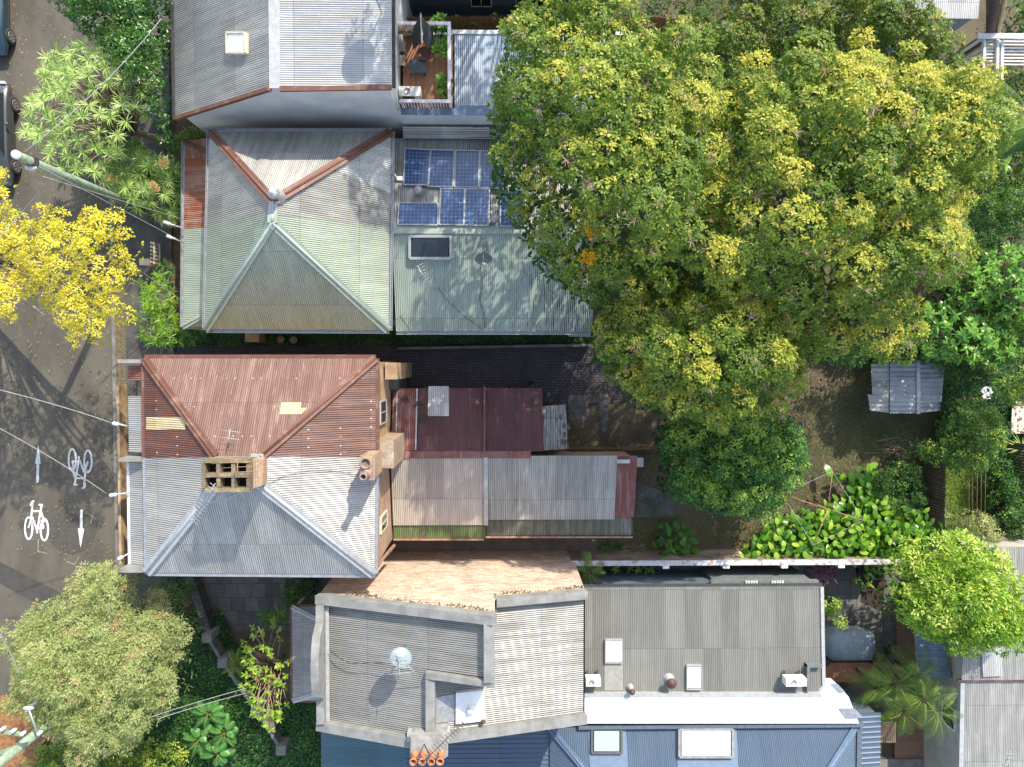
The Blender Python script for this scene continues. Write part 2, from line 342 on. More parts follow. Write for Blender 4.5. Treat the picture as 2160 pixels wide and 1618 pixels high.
# ------------------------------------------------------------------ ground
def m_soil():
    m, t, b, o = nodes_mat('leaf_litter_soil'); p = pos(t)
    a = noise(t, p, 34, 6, .8); c = ramp(t, a, [(.3, (.035, .026, .017)), (.48, (.11, .088, .052)), (.6, (.19, .15, .09)), (.72, (.36, .29, .18))])
    n2 = noise(t, p, .55, 4); c = mixc(t, mth(t, 'MULTIPLY', step(t, n2, .4, .65), .5), c, (.045, .04, .028))
    n3 = noise(t, p, 1.9, 5); c = mixc(t, mth(t, 'MULTIPLY', step(t, n3, .58, .7), .6), c, (.035, .05, .02))
    t.links.new(c, b.inputs['Base Color']); b.inputs['Roughness'].default_value = .95; bump(t, b, a, .8, .03); return m
def m_road():
    m, t, b, o = nodes_mat('asphalt'); p = pos(t)
    a = noise(t, p, 55, 3, .7); c = mixc(t, step(t, noise(t, mapping(t, p, (1, .35, 1)), .7, 6), .35, .65), (.115, .10, .076), (.072, .064, .05))
    c = mixc(t, .35, c, ramp(t, a, [(.3, (0, 0, 0)), (.7, (1, 1, 1))]), 'OVERLAY')
    s = noise(t, p, 9, 3, .8); c = mixc(t, mth(t, 'MULTIPLY', step(t, s, .69, .73), .6), c, (.30, .25, .17))
    t.links.new(c, b.inputs['Base Color']); b.inputs['Roughness'].default_value = .85; bump(t, b, a, .5, .008); return m
soil = m_soil(); road_m = m_road()
path_m = m_plain('footpath_asphalt', (.085, .08, .072), (.055, .052, .048), scale=2, rough=.9, finea=.35, fine=50)
verge_m = m_plain('leafy_verge', (.17, .12, .065), (.07, .07, .045), scale=9, rough=.95, finea=.5, fine=40)
orange_v = m_plain('orange_leafy_paving', (.30, .14, .055), (.16, .08, .035), scale=6, rough=.95, finea=.5, fine=30)
def sheet(name, mat, px, z):
    mb = MB(); mb.poly([P(a, b, 0) for a, b in px]); mb.v = [(x, y, z) for x, y, _ in mb.v]
    return mb.build(name, mat, kind='structure')
g = MB(); g.poly([(-130, -130, 0), (130, -130, 0), (130, 130, 0), (-130, 130, 0)]); g.build('ground', soil, kind='structure')
XK = P(240, 800).x
g = MB(); g.poly([(XK-9.5, -60, .004), (XK, -60, .004), (XK, 60, .004), (XK-9.5, 60, .004)]); g.build('road', road_m, kind='structure')
g = MB(); g.box((XK, -60, -.1), (XK+.16, 60, .12)); g.build('kerb', concrete, kind='structure')
g = MB(); g.box((XK+.163, -60, -.1), (XK+.62, 60, .115)); g.build('nature_strip', verge_m, kind='structure')
g = MB(); g.box((XK+.623, -60, -.1), (XK+2.7, 60, .12)); g.build('footpath', path_m, kind='structure')
g = MB(); g.poly([(XK-11, 1.6, .012), (XK-5.0, 1.2, .012), (XK-4.35, .5, .012), (XK-4.1, -.6, .012), (XK-4.3, -1.7, .012), (XK-4.2, -2.6, .012), (XK-5.1, -3.9, .012), (XK-6.5, -4.6, .012), (XK-11, -5, .012)]); g.build('verge', m_plain('worn_leafy_edge', (.15, .125, .09), (.085, .075, .055), scale=4, rough=.95, finea=.5, fine=30), kind='structure')
sheet('asphalt_patch', m_plain('patched_asphalt', (.062, .057, .05), (.05, .046, .04), scale=3, rough=.85, finea=.3, fine=50), [(-60, 1150), (-60, 1200), (150, 1310), (150, 1262), (0, 1185)], .008)
cc = P(152, 1120); g = MB()
g.poly([(cc.x+1.12*math.cos(a)*(1+.06*math.sin(5*a)), cc.y+1.02*math.sin(a)*(1+.05*math.cos(4*a)), .009) for a in [2*PI*k/28 for k in range(28)]]); g.build('damp_patch', m_plain('dark_asphalt', (.078, .07, .056), (.06, .054, .045), scale=5, rough=.8), kind='structure')
sheet('leafy_corner_paving', orange_v, [(-200, 1470), (60, 1465), (160, 1540), (200, 1640), (160, 1900), (-200, 1900)], .012)
sheet('front_yard_soil', m_plain('bare_brown_soil', (.13, .085, .05), (.08, .055, .032), scale=4, rough=.95, finea=.5, fine=40), [(330, 440), (460, 440), (460, 730), (330, 730)], .02)
sheet('brick_paving', paver, [(272, 735), (1235, 722), (1330, 800), (1345, 845), (1200, 862), (1190, 960), (280, 960)], .012)
sheet('concrete_slab', conc_dk, [(1198, 835), (1283, 832), (1285, 845), (1280, 912), (1270, 912), (1262, 850), (1240, 850), (1240, 885), (1200, 885)], .02)
sheet('side_slab', conc_dk, [(1335, 1015), (1425, 1045), (1420, 1090), (1335, 1092)], .02)
sheet('side_passage', m_plain('brown_concrete', (.17, .125, .09), (.12, .09, .065), scale=2, rough=.9), [(820, 1090), (1262, 1090), (1262, 1166), (780, 1166)], .012)
sheet('courtyard_paving', slabs, [(1205, 1192), (1900, 1192), (1895, 1400), (1735, 1400), (1205, 1400)], .012)
sheet('garden_bed', m_plain('dark_bed_soil', (.05, .035, .022), (.03, .022, .015), scale=5, rough=.95, finea=.5), [(1815, 1192), (1868, 1192), (1862, 1290), (1815, 1270)], .02)
sheet('front_paving', slabs, [(430, 1200), (690, 1200), (690, 1330), (500, 1330), (440, 1260)], .012)
g = MB(); p0 = P(1735, 1392); p1 = P(1905, 1432); g.box((p0.x, p1.y, 0), (p1.x, p0.y, .3)); g.build('timber_deck', deck_m, kind='structure')
g = MB(); p0 = P(1885, 1285); p1 = P(1960, 1618); g.box((p0.x+.05, p1.y-4, 0), (p1.x+.9, p0.y, .2)); g.build('timber_walkway', deck_y, kind='structure')
g = MB(); p0 = P(1852, 1600); g.box((p0.x-1, p0.y-3, 0), (p0.x+2.1, p0.y+.1, .26)); g.build('concrete_step', concrete, kind='structure')

# ------------------------------------------------------------------ road markings
mark_m = m_plain('road_paint', (.72, .72, .68), (.5, .49, .45), scale=14, rough=.7, lo=.5, hi=.75, finea=.3)
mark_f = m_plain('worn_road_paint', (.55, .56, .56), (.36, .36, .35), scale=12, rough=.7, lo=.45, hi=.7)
def strokes(pp, segs, rings, w, z=.013, mp=None):
    mb = MB()
    for k, (a, b) in enumerate(segs):
        a = mp(*a); b = mp(*b); d = (b-a).normalized(); s_ = V(-d.y, d.x, 0)*w/2; zz = z+.0015*(k+1)
        q = [a-s_, b-s_, b+s_, a+s_]; mb.poly([(v.x, v.y, zz) for v in q])
    for k, (c, rx, ry, wr) in enumerate(rings):
        n = 30; vs = []; fs = []; zz = z-.0015*k
        for i in range(n):
            t_ = 2*PI*i/n
            for r in (1, 0):
                q = mp(c[0]+(rx-wr*(1-r))*math.cos(t_), c[1]+(ry-wr*(1-r))*math.sin(t_)); vs.append((q.x, q.y, zz))
        for i in range(n): j = (i+1) % n; fs.append((2*i, 2*i+1, 2*j+1, 2*j))
        mb.add(vs, fs)
    return mb
def bike(c, flip, label):
    # pixel layout of the upright symbol, centre (77,1100)
    def mp(x, y):
        dx, dy = x-77, y-1100
        if flip: dx, dy = -dx, -dy
        return P(c[0]+dx, c[1]+dy, .012)
    segs = [((66, 1091), (69, 1060)), ((69, 1060), (68, 1058)), ((67, 1064), (65.5, 1063)), ((68, 1077.5), (87, 1079)), ((68, 1090), (78, 1117)), ((88, 1066), (79, 1118)), ((86, 1076), (94, 1102)),
            ((86, 1065.5), (91, 1066)), ((82, 1064.5), (91, 1065)), ((66.5, 1062), (68.5, 1058)), ((68, 1057.5), (73, 1057)), ((68, 1090), (60, 1114)), ((80, 1114), (93, 1114)), ((79, 1118), (79, 1125)), ((93, 1114), (88, 1097)), ((66.5, 1060), (65.5, 1068))]
    rings = [((60.5, 1114), 10, 25, 4.3), ((93.5, 1117), 10, 25, 4.3)]
    mb = strokes(None, segs, rings, .085, mp=mp)
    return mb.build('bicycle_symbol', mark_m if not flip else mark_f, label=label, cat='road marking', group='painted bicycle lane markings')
bike((77, 1100), False, 'bright white painted bicycle symbol on the sunlit asphalt, left of the downward arrow')
bike((169, 987), True, 'upside down painted bicycle symbol in the tree shade on the road')
def arrow(tip, base, hw, label, m):
    tip = P(*tip, .012); base = P(*base, .012); d = tip-base; L = d.length; d.normalize(); s_ = V(-d.y, d.x, 0); n = base+d*L*.5
    mb = MB(); mb.poly([(q.x, q.y, .0135) for q in (base-s_*.06, n-s_*.06, n+s_*.06, base+s_*.06)])
    mb.poly([(q.x, q.y, .0135) for q in (n-s_*hw, tip, n+s_*hw)])
    return mb.build('lane_arrow', m, label=label, cat='road marking', group='painted bicycle lane markings')
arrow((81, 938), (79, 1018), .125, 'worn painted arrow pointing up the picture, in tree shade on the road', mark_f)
arrow((170, 1155), (172, 1075), .14, 'bright painted arrow pointing down the picture beside the round damp patch', mark_m)

# ------------------------------------------------------------------ roof helpers
def facet(parent, name, mat, pts, rib, label=None, lift=0, **kw):
    mb = MB(); mb.corr([P(*p) if not isinstance(p, Vector) else p for p in pts], rib, lift=lift, **kw); return mb.build(name, mat, parent, label)
def onplane(px, py, pl):
    a, b, c = [P(*q) if not isinstance(q, Vector) else q for q in pl]; n = (b-a).cross(c-a)
    o = V(0, 0, CAM_H); d = P(px, py, 0)-o; t = (a-o).dot(n)/d.dot(n); return o+d*t
def caps(parent, name, mat, lines, w=.26, h=.07, lift=.03):
    mb = MB()
    for a, b in lines: a = Vector(a)+V(0, 0, lift); b = Vector(b)+V(0, 0, lift); mb.tube([a, b], w/2, 8); 
    # flatten: a half-round capping on a wide flat apron
    for a, b in lines:
        a = Vector(a); b = Vector(b); mb.beam(a+V(0, 0, lift-.02), b+V(0, 0, lift-.02), w*1.5, .03)
    return mb.build(name, mat, parent)
def capflat(parent, name, mat, lines, w=.3, h=.035, lift=.03):
    for a, b in lines:
        mb = MB(); mb.beam(Vector(a)+V(0, 0, lift), Vector(b)+V(0, 0, lift), w, h); mb.tube([Vector(a)+V(0, 0, lift+h/2), Vector(b)+V(0, 0, lift+h/2)], w*.16, 6); mb.build(name, mat, parent)
def gutter(parent, mat, lines, w=.12, h=.10):
    mb = MB()
    for a, b in lines:
        a = Vector(a); b = Vector(b); d = (b-a).normalized(); s_ = V(d.y, -d.x, 0)
        o = s_*w*.5; dz = V(0, 0, -.06)
        mb.beam(a+o+dz+V(0, 0, -h/2), b+o+dz+V(0, 0, -h/2), w, .015)
        mb.beam(a+o*2+dz, b+o*2+dz, .018, h); 
    return mb.build('gutter', mat, parent)
def window(parent, mb_lo, mb_hi, axis, frame=white_p, glass=glass_dk, name='window', n=2):
    """a framed window on a wall; axis 0: wall faces along x, 1: along y"""
    lo = Vector(mb_lo); hi = Vector(mb_hi); g_ = MB(); g_.box(lo, hi); f = MB(); t = .05
    o = 1-axis; c = (lo[axis]+hi[axis])/2; th = abs(hi[axis]-lo[axis])/2+.02
    def bx(a0, a1, z0, z1):
        l = [0, 0, z0]; h = [0, 0, z1]; l[axis] = c-th; h[axis] = c+th; l[o] = a0; h[o] = a1; f.box(l, h)
    a0, a1 = min(lo[o], hi[o]), max(lo[o], hi[o])
    bx(a0-t, a1+t, hi.z, hi.z+t); bx(a0-t, a1+t, lo.z-t, lo.z); bx(a0-t, a0, lo.z, hi.z); bx(a1, a1+t, lo.z, hi.z)
    for k in range(1, n): q = a0+(a1-a0)*k/n; bx(q-.02, q+.02, lo.z, hi.z)
    w_ = g_.build(name, glass, parent); f.build('frame', frame, w_); return w_
def skylight(parent, cx, cy, pl, wx, wy, frame, glass, h=.12, fr=.07, name='skylight', label=None):
    pts = [onplane(cx+sx*wx/2, cy+sy*wy/2, pl) for sx, sy in ((-1, 1), (1, 1), (1, -1), (-1, -1))]
    n = (pts[1]-pts[0]).cross(pts[3]-pts[0]).normalized()
    if n.z < 0: n = -n
    c = sum(pts, V(0, 0, 0))/4; gp = [c+(p-c)*(1-fr*2/max(.3, (pts[1]-pts[0]).length)) for p in pts]
    f = MB(); 
    for i in range(4): f.beam(pts[i]+n*h/2, pts[(i+1) % 4]+n*h/2, fr, h+.02+.003*(i % 2), n)
    g_ = MB(); g_.add([p+n*(h-.02) for p in gp]+[p-n*.02 for p in gp], [(0, 1, 2, 3), (0, 4, 5, 1), (1, 5, 6, 2), (2, 6, 7, 3), (3, 7, 4, 0)])
    o = g_.build(name, glass, parent, label); f.build('frame', frame, o); return o

# ------------------------------------------------------------------ house A: top left, tall grey shed-gable
A = thing('terrace_house', 'two storey house with grey corrugated gable roof, rusty red verge and blank white side wall', 'house', P(600, 187, 0)*1)
ZA, ZAe = 6.9, 3.84
sw, rs, rs2, se = P(370, 250, ZAe), P(570, 187, ZA), P(590, 187, ZA), P(826, 184, ZA-.02)
top = 9.0; up = V(0, top, 0)
facet(A, 'roof', galv_old, [sw, rs, rs+up, sw+up], (1, 0, .6), 'older grey sheet roof slope facing the street')
facet(A, 'roof', galv_new, [rs2, se, se+up, rs2+up], (1, 0, 0), 'bright flat grey sheet roof over the rear')
rc = MB(); rc.beam(V(rs.x+.17, rs.y, ZA+.02), V(rs.x+.17, rs.y+top, ZA+.02), .38, .05); rc.build('ridge_cap', steel_lt, A)
vg = MB(); vg.beam(sw+V(0, -.02, .02), rs+V(0, -.02, .02), .12, .16); vg.beam(rs2+V(0, -.02, .0), se+V(0, -.02, .02), .16, .10); vg.build('verge_flashing', rust_fl, A)
w = MB(); y0 = rs.y-.0
w.add([(sw.x+.35, y0-.06+.12, 0), (rs.x, y0+.06, 0), (se.x-.1, y0+.06, 0), (se.x-.1, y0+.06, ZA-.12), (rs.x, y0+.06, ZA-.12), (sw.x+.35, y0+.06, ZAe+.08)], [(0, 1, 4, 5), (1, 2, 3, 4)])
w.add([(sw.x+.35, y0+.06, 0), (sw.x+.35, y0+top, 0), (sw.x+.35, y0+top, ZAe), (sw.x+.35, y0+.06, ZAe)], [(0, 1, 2, 3)])
w.add([(se.x-.1, y0+.06, 0), (se.x-.1, y0+top, 0), (se.x-.1, y0+top, ZA-.12), (se.x-.1, y0+.06, ZA-.12)], [(3, 2, 1, 0)])
w.build('wall', render_w, A)
gutter(A, steel_dk, [(se, se+up)]); gutter(A, steel_dk, [(sw+up, sw)])
skylight(A, 504, 93, (sw, rs, rs+up), 38, 42, cream_p, glass_wh, h=.16, label='pale square skylight in the street side slope')
dsp = MB(); dsp.tube([P(828, 188, ZA-.1), P(832, 200, 6.2), P(845, 232, 4.6)], .04); dsp.build('downpipe', white_p, A)
# rear wing with parapet
ZL = 4.2; yS = rs.y; xr0 = P(958, 100, ZL).x; xr1 = P(1345, 100, ZL).x; yN = P(1000, 70, ZL).y
W_ = MB(); W_.box((se.x-.1+.003, yS-.02, 0), (xr1, yS+.18, ZL+.28)); W_.box((se.x, yN, 0), (xr1, yN+.15, ZL-.05)); W_.box((xr1-.15, yS+.19, 0), (xr1, yN-.01, ZL-.05)); W_.build('wall', render_w, A)
fl = MB(); fl.box((xr0, yS+.19, ZL-.04), (xr1, yS+.42, ZL+.05)); fl.box((se.x, yS-.05, ZL+.283), (xr1, yS+.2, ZL+.31)); fl.build('parapet_flashing', blue_fl, A)
facet(A, 'roof', galv_blue, [V(xr0, yS+.42, ZL), V(xr1, yS+.42, ZL), V(xr1, yN, ZL-.1), V(xr0, yN, ZL-.1)], (0, 1, 0), 'low blue grey sheet roof behind the deck')
gutter(A, steel_dk, [(V(xr1, yN, ZL-.1), V(xr0, yN, ZL-.1))])
# deck
ZD = 4.05; dx0, dx1 = se.x+.02, P(951, 120, ZD+1.05).x; dy0 = yS+.21; dy1 = P(900, 45, ZD+1.05).y
D = MB(); D.box((dx0, dy0, ZD-.15), (dx1+.02, dy1, ZD)); D.build('deck_floor', deck_m, A)
R = MB(); RZ = ZD+1.0
R.box((dx0, dy0, RZ), (dx1, dy0+.12, RZ+.05)); R.box((dx1-.12, dy0+.121, RZ), (dx1, dy1-.121, RZ+.05)); R.box((dx0, dy1-.12, RZ), (dx1, dy1, RZ+.05))
R.box((dx0, dy0+.02, ZD+.08), (dx1, dy0+.08, ZD+.15)); R.box((dx1-.08, dy0+.12, ZD+.08), (dx1-.02, dy1-.12, ZD+.15)); R.box((dx0, dy1-.08, ZD+.08), (dx1, dy1-.02, ZD+.15))
for k in range(17): x = dx0+.05+k*(dx1-dx0-.15)/16; R.box((x, dy0+.03, ZD+.15), (x+.03, dy0+.07, RZ)); R.box((x, dy1-.07, ZD+.15), (x+.03, dy1-.03, RZ))
for k in range(22): y = dy0+.15+k*(dy1-dy0-.35)/21; R.box((dx1-.07, y, ZD+.15), (dx1-.03, y+.03, RZ))
for x in (dx0+.02, (dx0+dx1)/2, dx1-.1): R.box((x, dy0+.01, ZD), (x+.09, dy0+.1, RZ-.003)); 
R.build('deck_railing', m_plain('pinkish_white_paint', (.72, .66, .66), rough=.5), A)

# ------------------------------------------------------------------ house B: hip roof half grey half green
ZE, ZT = 3.9, 7.1
NW, NE, SE, SW = P(443, 277, ZE), P(825, 277, ZE), P(820, 697, ZE), P(433, 695, ZE)
aN, aS = P(577, 425, ZT), P(575, 470, ZT); rm = P(576, 452, ZT); wS = P(437, 478, ZE); eS = P(822, 478, ZE)
Bh = thing('hip_roof_house', 'single storey house with a pyramid roof, half rusty grey and half pale green', 'house', (aN+aS)/2*1-V(0, 0, ZT))
facet(Bh, 'roof', galv_old, [NW, NE, aN], (0, 1, -.9), 'grey sheet roof slope with rust capped hips')
facet(Bh, 'roof', galv_old, [NW, wS, rm, aN], (1, 0, .9), 'grey sheet roof slope with rust capped hips')
e1 = P(824, 408, ZE); h1 = NE+(aN-NE)*.55
facet(Bh, 'roof', galv_new, [NE, e1, h1], (1, 0, -.9), 'whitish sheet roof slope')  # paler sheet on the upper end of this slope
facet(Bh, 'roof', galv_old, [e1, eS, rm, h1], (1, 0, -.9), 'grey sheet roof slope with rust capped hips')
facet(Bh, 'roof', galv_old, [h1, rm, aN], (1, 0, -.9), 'grey sheet roof slope with rust capped hips')
facet(Bh, 'roof', green_roof, [wS, SW, aS, rm], (1, 0, .9), 'pale green sheet roof slope')
facet(Bh, 'roof', green_roof, [eS, SE, aS, rm], (1, 0, -.9), 'pale green sheet roof slope')
facet(Bh, 'roof', green_roof, [SW, SE, aS], (0, -1, -.9), 'pale green sheet roof slope')
capflat(Bh, 'hip_cap', rust_fl, [(NW, aN), (NE, aN)], .34); capflat(Bh, 'hip_cap', green_fl, [(SW, aS), (SE, aS), (rm, aS)], .34); capflat(Bh, 'hip_cap', steel_lt, [(aN, rm)], .3)
wl = MB(); wl.prism([NW+V(.35, -.3, 0), NE+V(-.2, -.3, 0), SE+V(-.2, .4, 0), SW+V(.35, .4, 0)], 0, ZE-.08); wl.build('wall', cream_p, Bh)
for a_, b_ in ((NE, SE), (SE, SW), (SW, NW), (NW, NE)): gutter(Bh, steel, [(b_, a_)])
yv0, yv1 = 297, 690; zo, zi = 2.45, 3.05
o0, o1 = P(389, yv0, zo), P(386, yv1, zo); i0 = V(NW.x+.1, o0.y, zi); i1 = V(SW.x+.1, o1.y, zi); om = P(388, 484, zo); im = V(i0.x, om.y, zi)
facet(Bh, 'verandah_roof', rust_deep, [o0+V(0, -.7, 0), om, im, i0+V(0, -.9, 0)], (1, 0, .5), 'orange rusted verandah sheets', lift=.0)
facet(Bh, 'verandah_roof', rust_fl and rust_deep, [o0, o0+V(.02, -.7, 0), i0+V(0, -.9, 0), i0], (0, 1, -.3))
facet(Bh, 'verandah_roof', green_roof, [om, o1+V(0, .0, 0), i1+V(0, .75, 0), im], (1, 0, .5), 'pale green verandah sheets')
facet(Bh, 'verandah_roof', green_roof, [o1, i1+V(0, 0, -.6), i1+V(0, .75, 0)], (0, 1, .3))
capflat(Bh, 'hip_cap', green_fl, [(o1, i1+V(0, .75, 0))], .22); capflat(Bh, 'hip_cap', rust_fl, [(o0, i0+V(0, -.9, 0))], .2)
gutter(Bh, steel, [(o0, o1)])
for k in range(5): q = o0.lerp(o1, k/4); ps = MB(); ps.box((q.x+.1, q.y-.05, 0), (q.x+.2, q.y+.05, zo-.05)); ps.build('verandah_post', white_p, Bh)
fd = MB(); fx = NW.x+.35; fd.box((fx-.06, 5.6, .1), (fx-.01, 6.5, 2.2)); fd.build('door', m_plain('dark_red_door', (.12, .03, .02)), Bh)
window(Bh, (fx-.05, 7.2, .8), (fx-.01, 8.5, 2.2), 0); window(Bh, (fx-.05, 3.2, .8), (fx-.01, 4.6, 2.2), 0)
# rear wing B
zg0, zg1 = 3.75, 2.9; x0 = P(828, 490, zg0).x; x1 = P(1330, 600, 3.3).x
gN = P(900, 492, zg0).y; gS = P(900, 699, zg1).y; xe = P(1250, 699, zg1).x
GPL = (V(x0, gN, zg0), V(xe, gN, zg0), V(xe, gS, zg1))
facet(Bh, 'rear_roof', green_rear, [V(x0, gN, zg0), V(xe, gN, zg0), V(xe, gS, zg1), V(x0, gS, zg1)], (0, 1, .2), 'long pale green rear roof speckled with leaf litter')
sN = P(900, 292, 3.0).y
SPL = (V(x0, sN, 3.0), V(xe, sN, 3.0), V(xe, gN+.25, zg0))
facet(Bh, 'rear_roof', galv_stain, [V(x0, sN, 3.0), V(xe+2.5, sN, 3.0), V(xe+2.5, gN+.25, zg0), V(x0, gN+.25, zg0)], (0, 1, .2), 'stained grey rear roof under the solar panels')
fl = MB(); fl.box((x0, gN-.02, zg0-.03), (xe, gN+.28, zg0+.05)); fl.build('ridge_cap', green_fl, Bh)
ly0 = P(900, 291, 3.3).y; ly1 = P(900, 268, 3.35).y; lx0 = P(850, 280, 3.3).x
facet(Bh, 'lean_to_roof', galv_stain, [V(lx0, ly0, 3.25), V(xe, ly0, 3.25), V(xe, ly1, 3.4), V(lx0, ly1, 3.4)], (1, 0, 0), 'narrow stained sheet roof against the white wall', pitch=.1)
wl = MB(); wl.box((x0+.05, gS+.3, 0), (xe-.2, sN-.2, 2.72)); wl.build('wall', cream_p, Bh)
gutter(Bh, steel_lt, [(V(x0, gS, zg1), V(xe, gS, zg1))])
skylight(Bh, 908.5, 521, GPL, 86, 46, steel_lt, glass_dk, h=.2, fr=.1, label='dark two pane roof window in the green rear roof')
pb = MB(); a, b = P(1200, 705, 1.9), P(1240, 699, 1.9); pb.box((a.x, a.y-.1, 1.6), (b.x+.4, b.y, 1.66)); pb.build('bracket', steel, Bh)
dp = MB(); q = P(827, 360, 3.5); dp.tube([P(829, 300, 3.6), P(829, 470, 3.75)], .045); dp.tube([P(826, 366, 3.9), P(833, 368, 3.5), P(838, 379, 3.45), P(855, 381, 3.4)], .03); dp.box(P(836, 374, 3.3), P(851, 381, 3.45)); dp.build('downpipe', white_p, Bh)

# ------------------------------------------------------------------ C (red) and D (grey): pair of two storey terraces
ZE, ZT = 6.6, 8.4
NW, NE, SE, SW = P(304, 756, ZE), P(792, 756, ZE), P(790, 1212, ZE), P(310, 1208, ZE)
tNW, tNE, tSE, tSW = P(455, 963, ZT), P(550, 963, ZT), P(548, 1021, ZT), P(458, 1021, ZT)
bW, bE = P(306, 966, ZE), P(792, 964, ZE)
C = thing('terrace_house', 'rusty red oxide hip roofed half of the terrace pair', 'house', (tNW.x, (NW.y+bW.y)/2, 0))
Dh = thing('terrace_house', 'grey hip roofed half of the terrace pair, with the big mossy chimney', 'house', (tNW.x, (SW.y+bW.y)/2, 0))
CN = (NW, NE, tNE); CW = (NW, bW, tNW); CE = (NE, bE, tNE)
facet(C, 'roof', rust_red, [NW, NE, tNE, tNW], (0, 1, -.5), 'red oxide roof slope with bare metal streaks')
facet(C, 'roof', rust_red_b, [NW, bW, tNW], (1, 0, .5), 'dark brown red roof slope'); facet(C, 'roof', rust_red, [NE, bE, tNE], (1, 0, -.5), 'red oxide roof slope')
def patchp(par, mat, px, pl, rib, lift=.014, name='roof_patch', label=None):
    mb = MB(); mb.corr([onplane(a, b, pl) for a, b in px], rib, lift=lift); return mb.build(name, mat, par, label)
patchp(C, yel_sheet, [(309, 880), (390, 880), (392, 906), (309, 906)], CW, (1, 0, .5)); patchp(C, yel_sheet, [(594, 849), (637, 849), (632, 874), (589, 874)], CN, (0, 1, -.5))
patchp(C, yel_sheet, [(634, 861), (648, 861), (636, 874), (631, 874)], CN, (0, 1, -.5), lift=.02)
facet(Dh, 'roof', galv, [bW, SW, tSW, tNW], (1, 0, .5)); facet(Dh, 'roof', galv, [SW, SE, tSE, tSW], (0, 1, .5)); facet(Dh, 'roof', galv, [bE, SE, tSE, tNE], (1, 0, -.5))
capflat(C, 'hip_cap', rust_fl, [(NW, tNW), (NE, tNE)], .3); capflat(Dh, 'hip_cap', steel_lt, [(SW, tSW), (SE, tSE)], .36)
tp = MB(); tp.prism([tNW, tNE, tSE, tSW], ZT-.3, ZT+.035); tp.beam(tNE+V(-.1, .1, .05), tSE+V(-.1, -.1, .05), .42, .05); tp.build('ridge_plate', steel_lt, Dh)
g2 = MB()
for a, b, o_ in ((NW, NE, V(0, .07, 0)), (NE, bE, V(.06, 0, 0)), (bW, NW, V(-.06, 0, 0))): g2.beam(a+o_+V(0, 0, -.08), b+o_+V(0, 0, -.08), .13, .1)
g2.build('gutter', rust_fl, C); g3 = MB()
for a, b, o_ in ((SW, SE, V(0, -.07, 0)), (bE, SE, V(.05, 0, 0)), (bW, SW, V(-.05, 0, 0))): g3.beam(a+o_+V(0, 0, -.08), b+o_+V(0, 0, -.08), .12, .1)
g3.build('gutter', steel, Dh)
ym = (bW.y+bE.y)/2; xW, xE = NW.x+.12, NE.x-.06
wl = MB(); wl.box((xW, ym+.01, 0), (xE, NW.y-.12, ZE-.1)); wl.build('wall', tan_wall, C)
wl = MB(); wl.box((xW, SW.y+.15, 0), (xE-.002, ym-.01, ZE-.1)); wl.build('wall', brick_d, Dh)
cw = MB(); cw.box((xE-.01, ym+.05, 0), (xE+.06, P(800, 860, 5).y, ZE-.12)); 
window(C, (xE, P(795, 892, 5.2).y, 4.3), (xE+.07, P(795, 848, 5.2).y, 5.6), 0, frame=steel_lt); window(Dh, (xE, P(800, 1115, 4.8).y, 4.2), (xE+.06, P(800, 1085, 4.8).y, 5.5), 0, frame=cream_p)
wp = MB(); wp.tube([P(793, 933, 5.9), P(815, 922, 4.4), P(826, 918, 3.7)], .06); wp.build('downpipe', white_p, C)
st = MB(); st.box(P(812, 765, 4.6)*1, P(840, 800, 4.3)-V(0, 0, 4.3)); st.build('rear_annex', tan_wall, C)
st = MB(); q = P(836, 790, 3.2); st.box((xE, q.y-.6, 0), (q.x, NW.y-.25, 3.2)); st.build('rear_annex', conc_dk, C)
# balcony roofs facing the street
zb0, zb1 = 6.0, 6.4; bx0, bx1 = P(272, 960, zb0).x, xW
for par, ya, yb, mat, lab in ((C, 836, 955, galv, None), (C, 772, 802, rust_deep, 'rusted balcony roof sheet'), (Dh, 978, 1197, galv, None)):
    facet(par, 'balcony_roof', mat, [V(bx0, P(280, ya, 6.2).y, zb0), V(bx0, P(280, yb, 6.2).y, zb0), V(bx1, P(280, yb, 6.2).y, zb1), V(bx1, P(280, ya, 6.2).y, zb1)], (1, 0, .3), lab)
pw = MB()
for par, ys in ((C, (758, 766)), (Dh, (966, 974)), (Dh, (1198, 1208))):
    m_ = MB(); m_.box((bx0-.1, P(280, ys[0], 6.5).y, 0), (bx1, P(280, ys[1], 6.5).y, 6.5)); m_.build('party_wall', stucco, par)
for par, ya, yb in ((C, 768, 964), (Dh, 976, 1197)):
    f_ = MB(); f_.box((bx0+.02, P(280, ya, 6.3).y, 3.3), (bx1-.003, P(280, yb, 6.3).y, 3.5)); f_.build('balcony_floor', deck_y, par)
    r_ = MB(); y_a, y_b = P(280, ya, 6.3).y, P(280, yb, 6.3).y; r_.box((bx0+.03, y_b, 4.4), (bx0+.08, y_a, 4.46))
    for k in range(28): y = y_b+.05+k*(y_a-y_b-.1)/27; r_.box((bx0+.045, y, 3.5), (bx0+.065, y+.02, 4.4))
    r_.build('balcony_railing', white_p, par)
    window(par, (bx1-.04, y_a-1.6, .9), (bx1-.01, y_a-.5, 2.5), 0); window(par, (bx1-.04, y_a-2.9, 3.9), (bx1-.01, y_a-1.9, 5.6), 0)
gb = MB(); gb.beam(V(bx0-.05, P(280, 978, 6.2).y, zb0-.05), V(bx0-.05, P(280, 1198, 6.2).y, zb0-.05), .1, .08); gb.build('gutter', white_p, Dh)
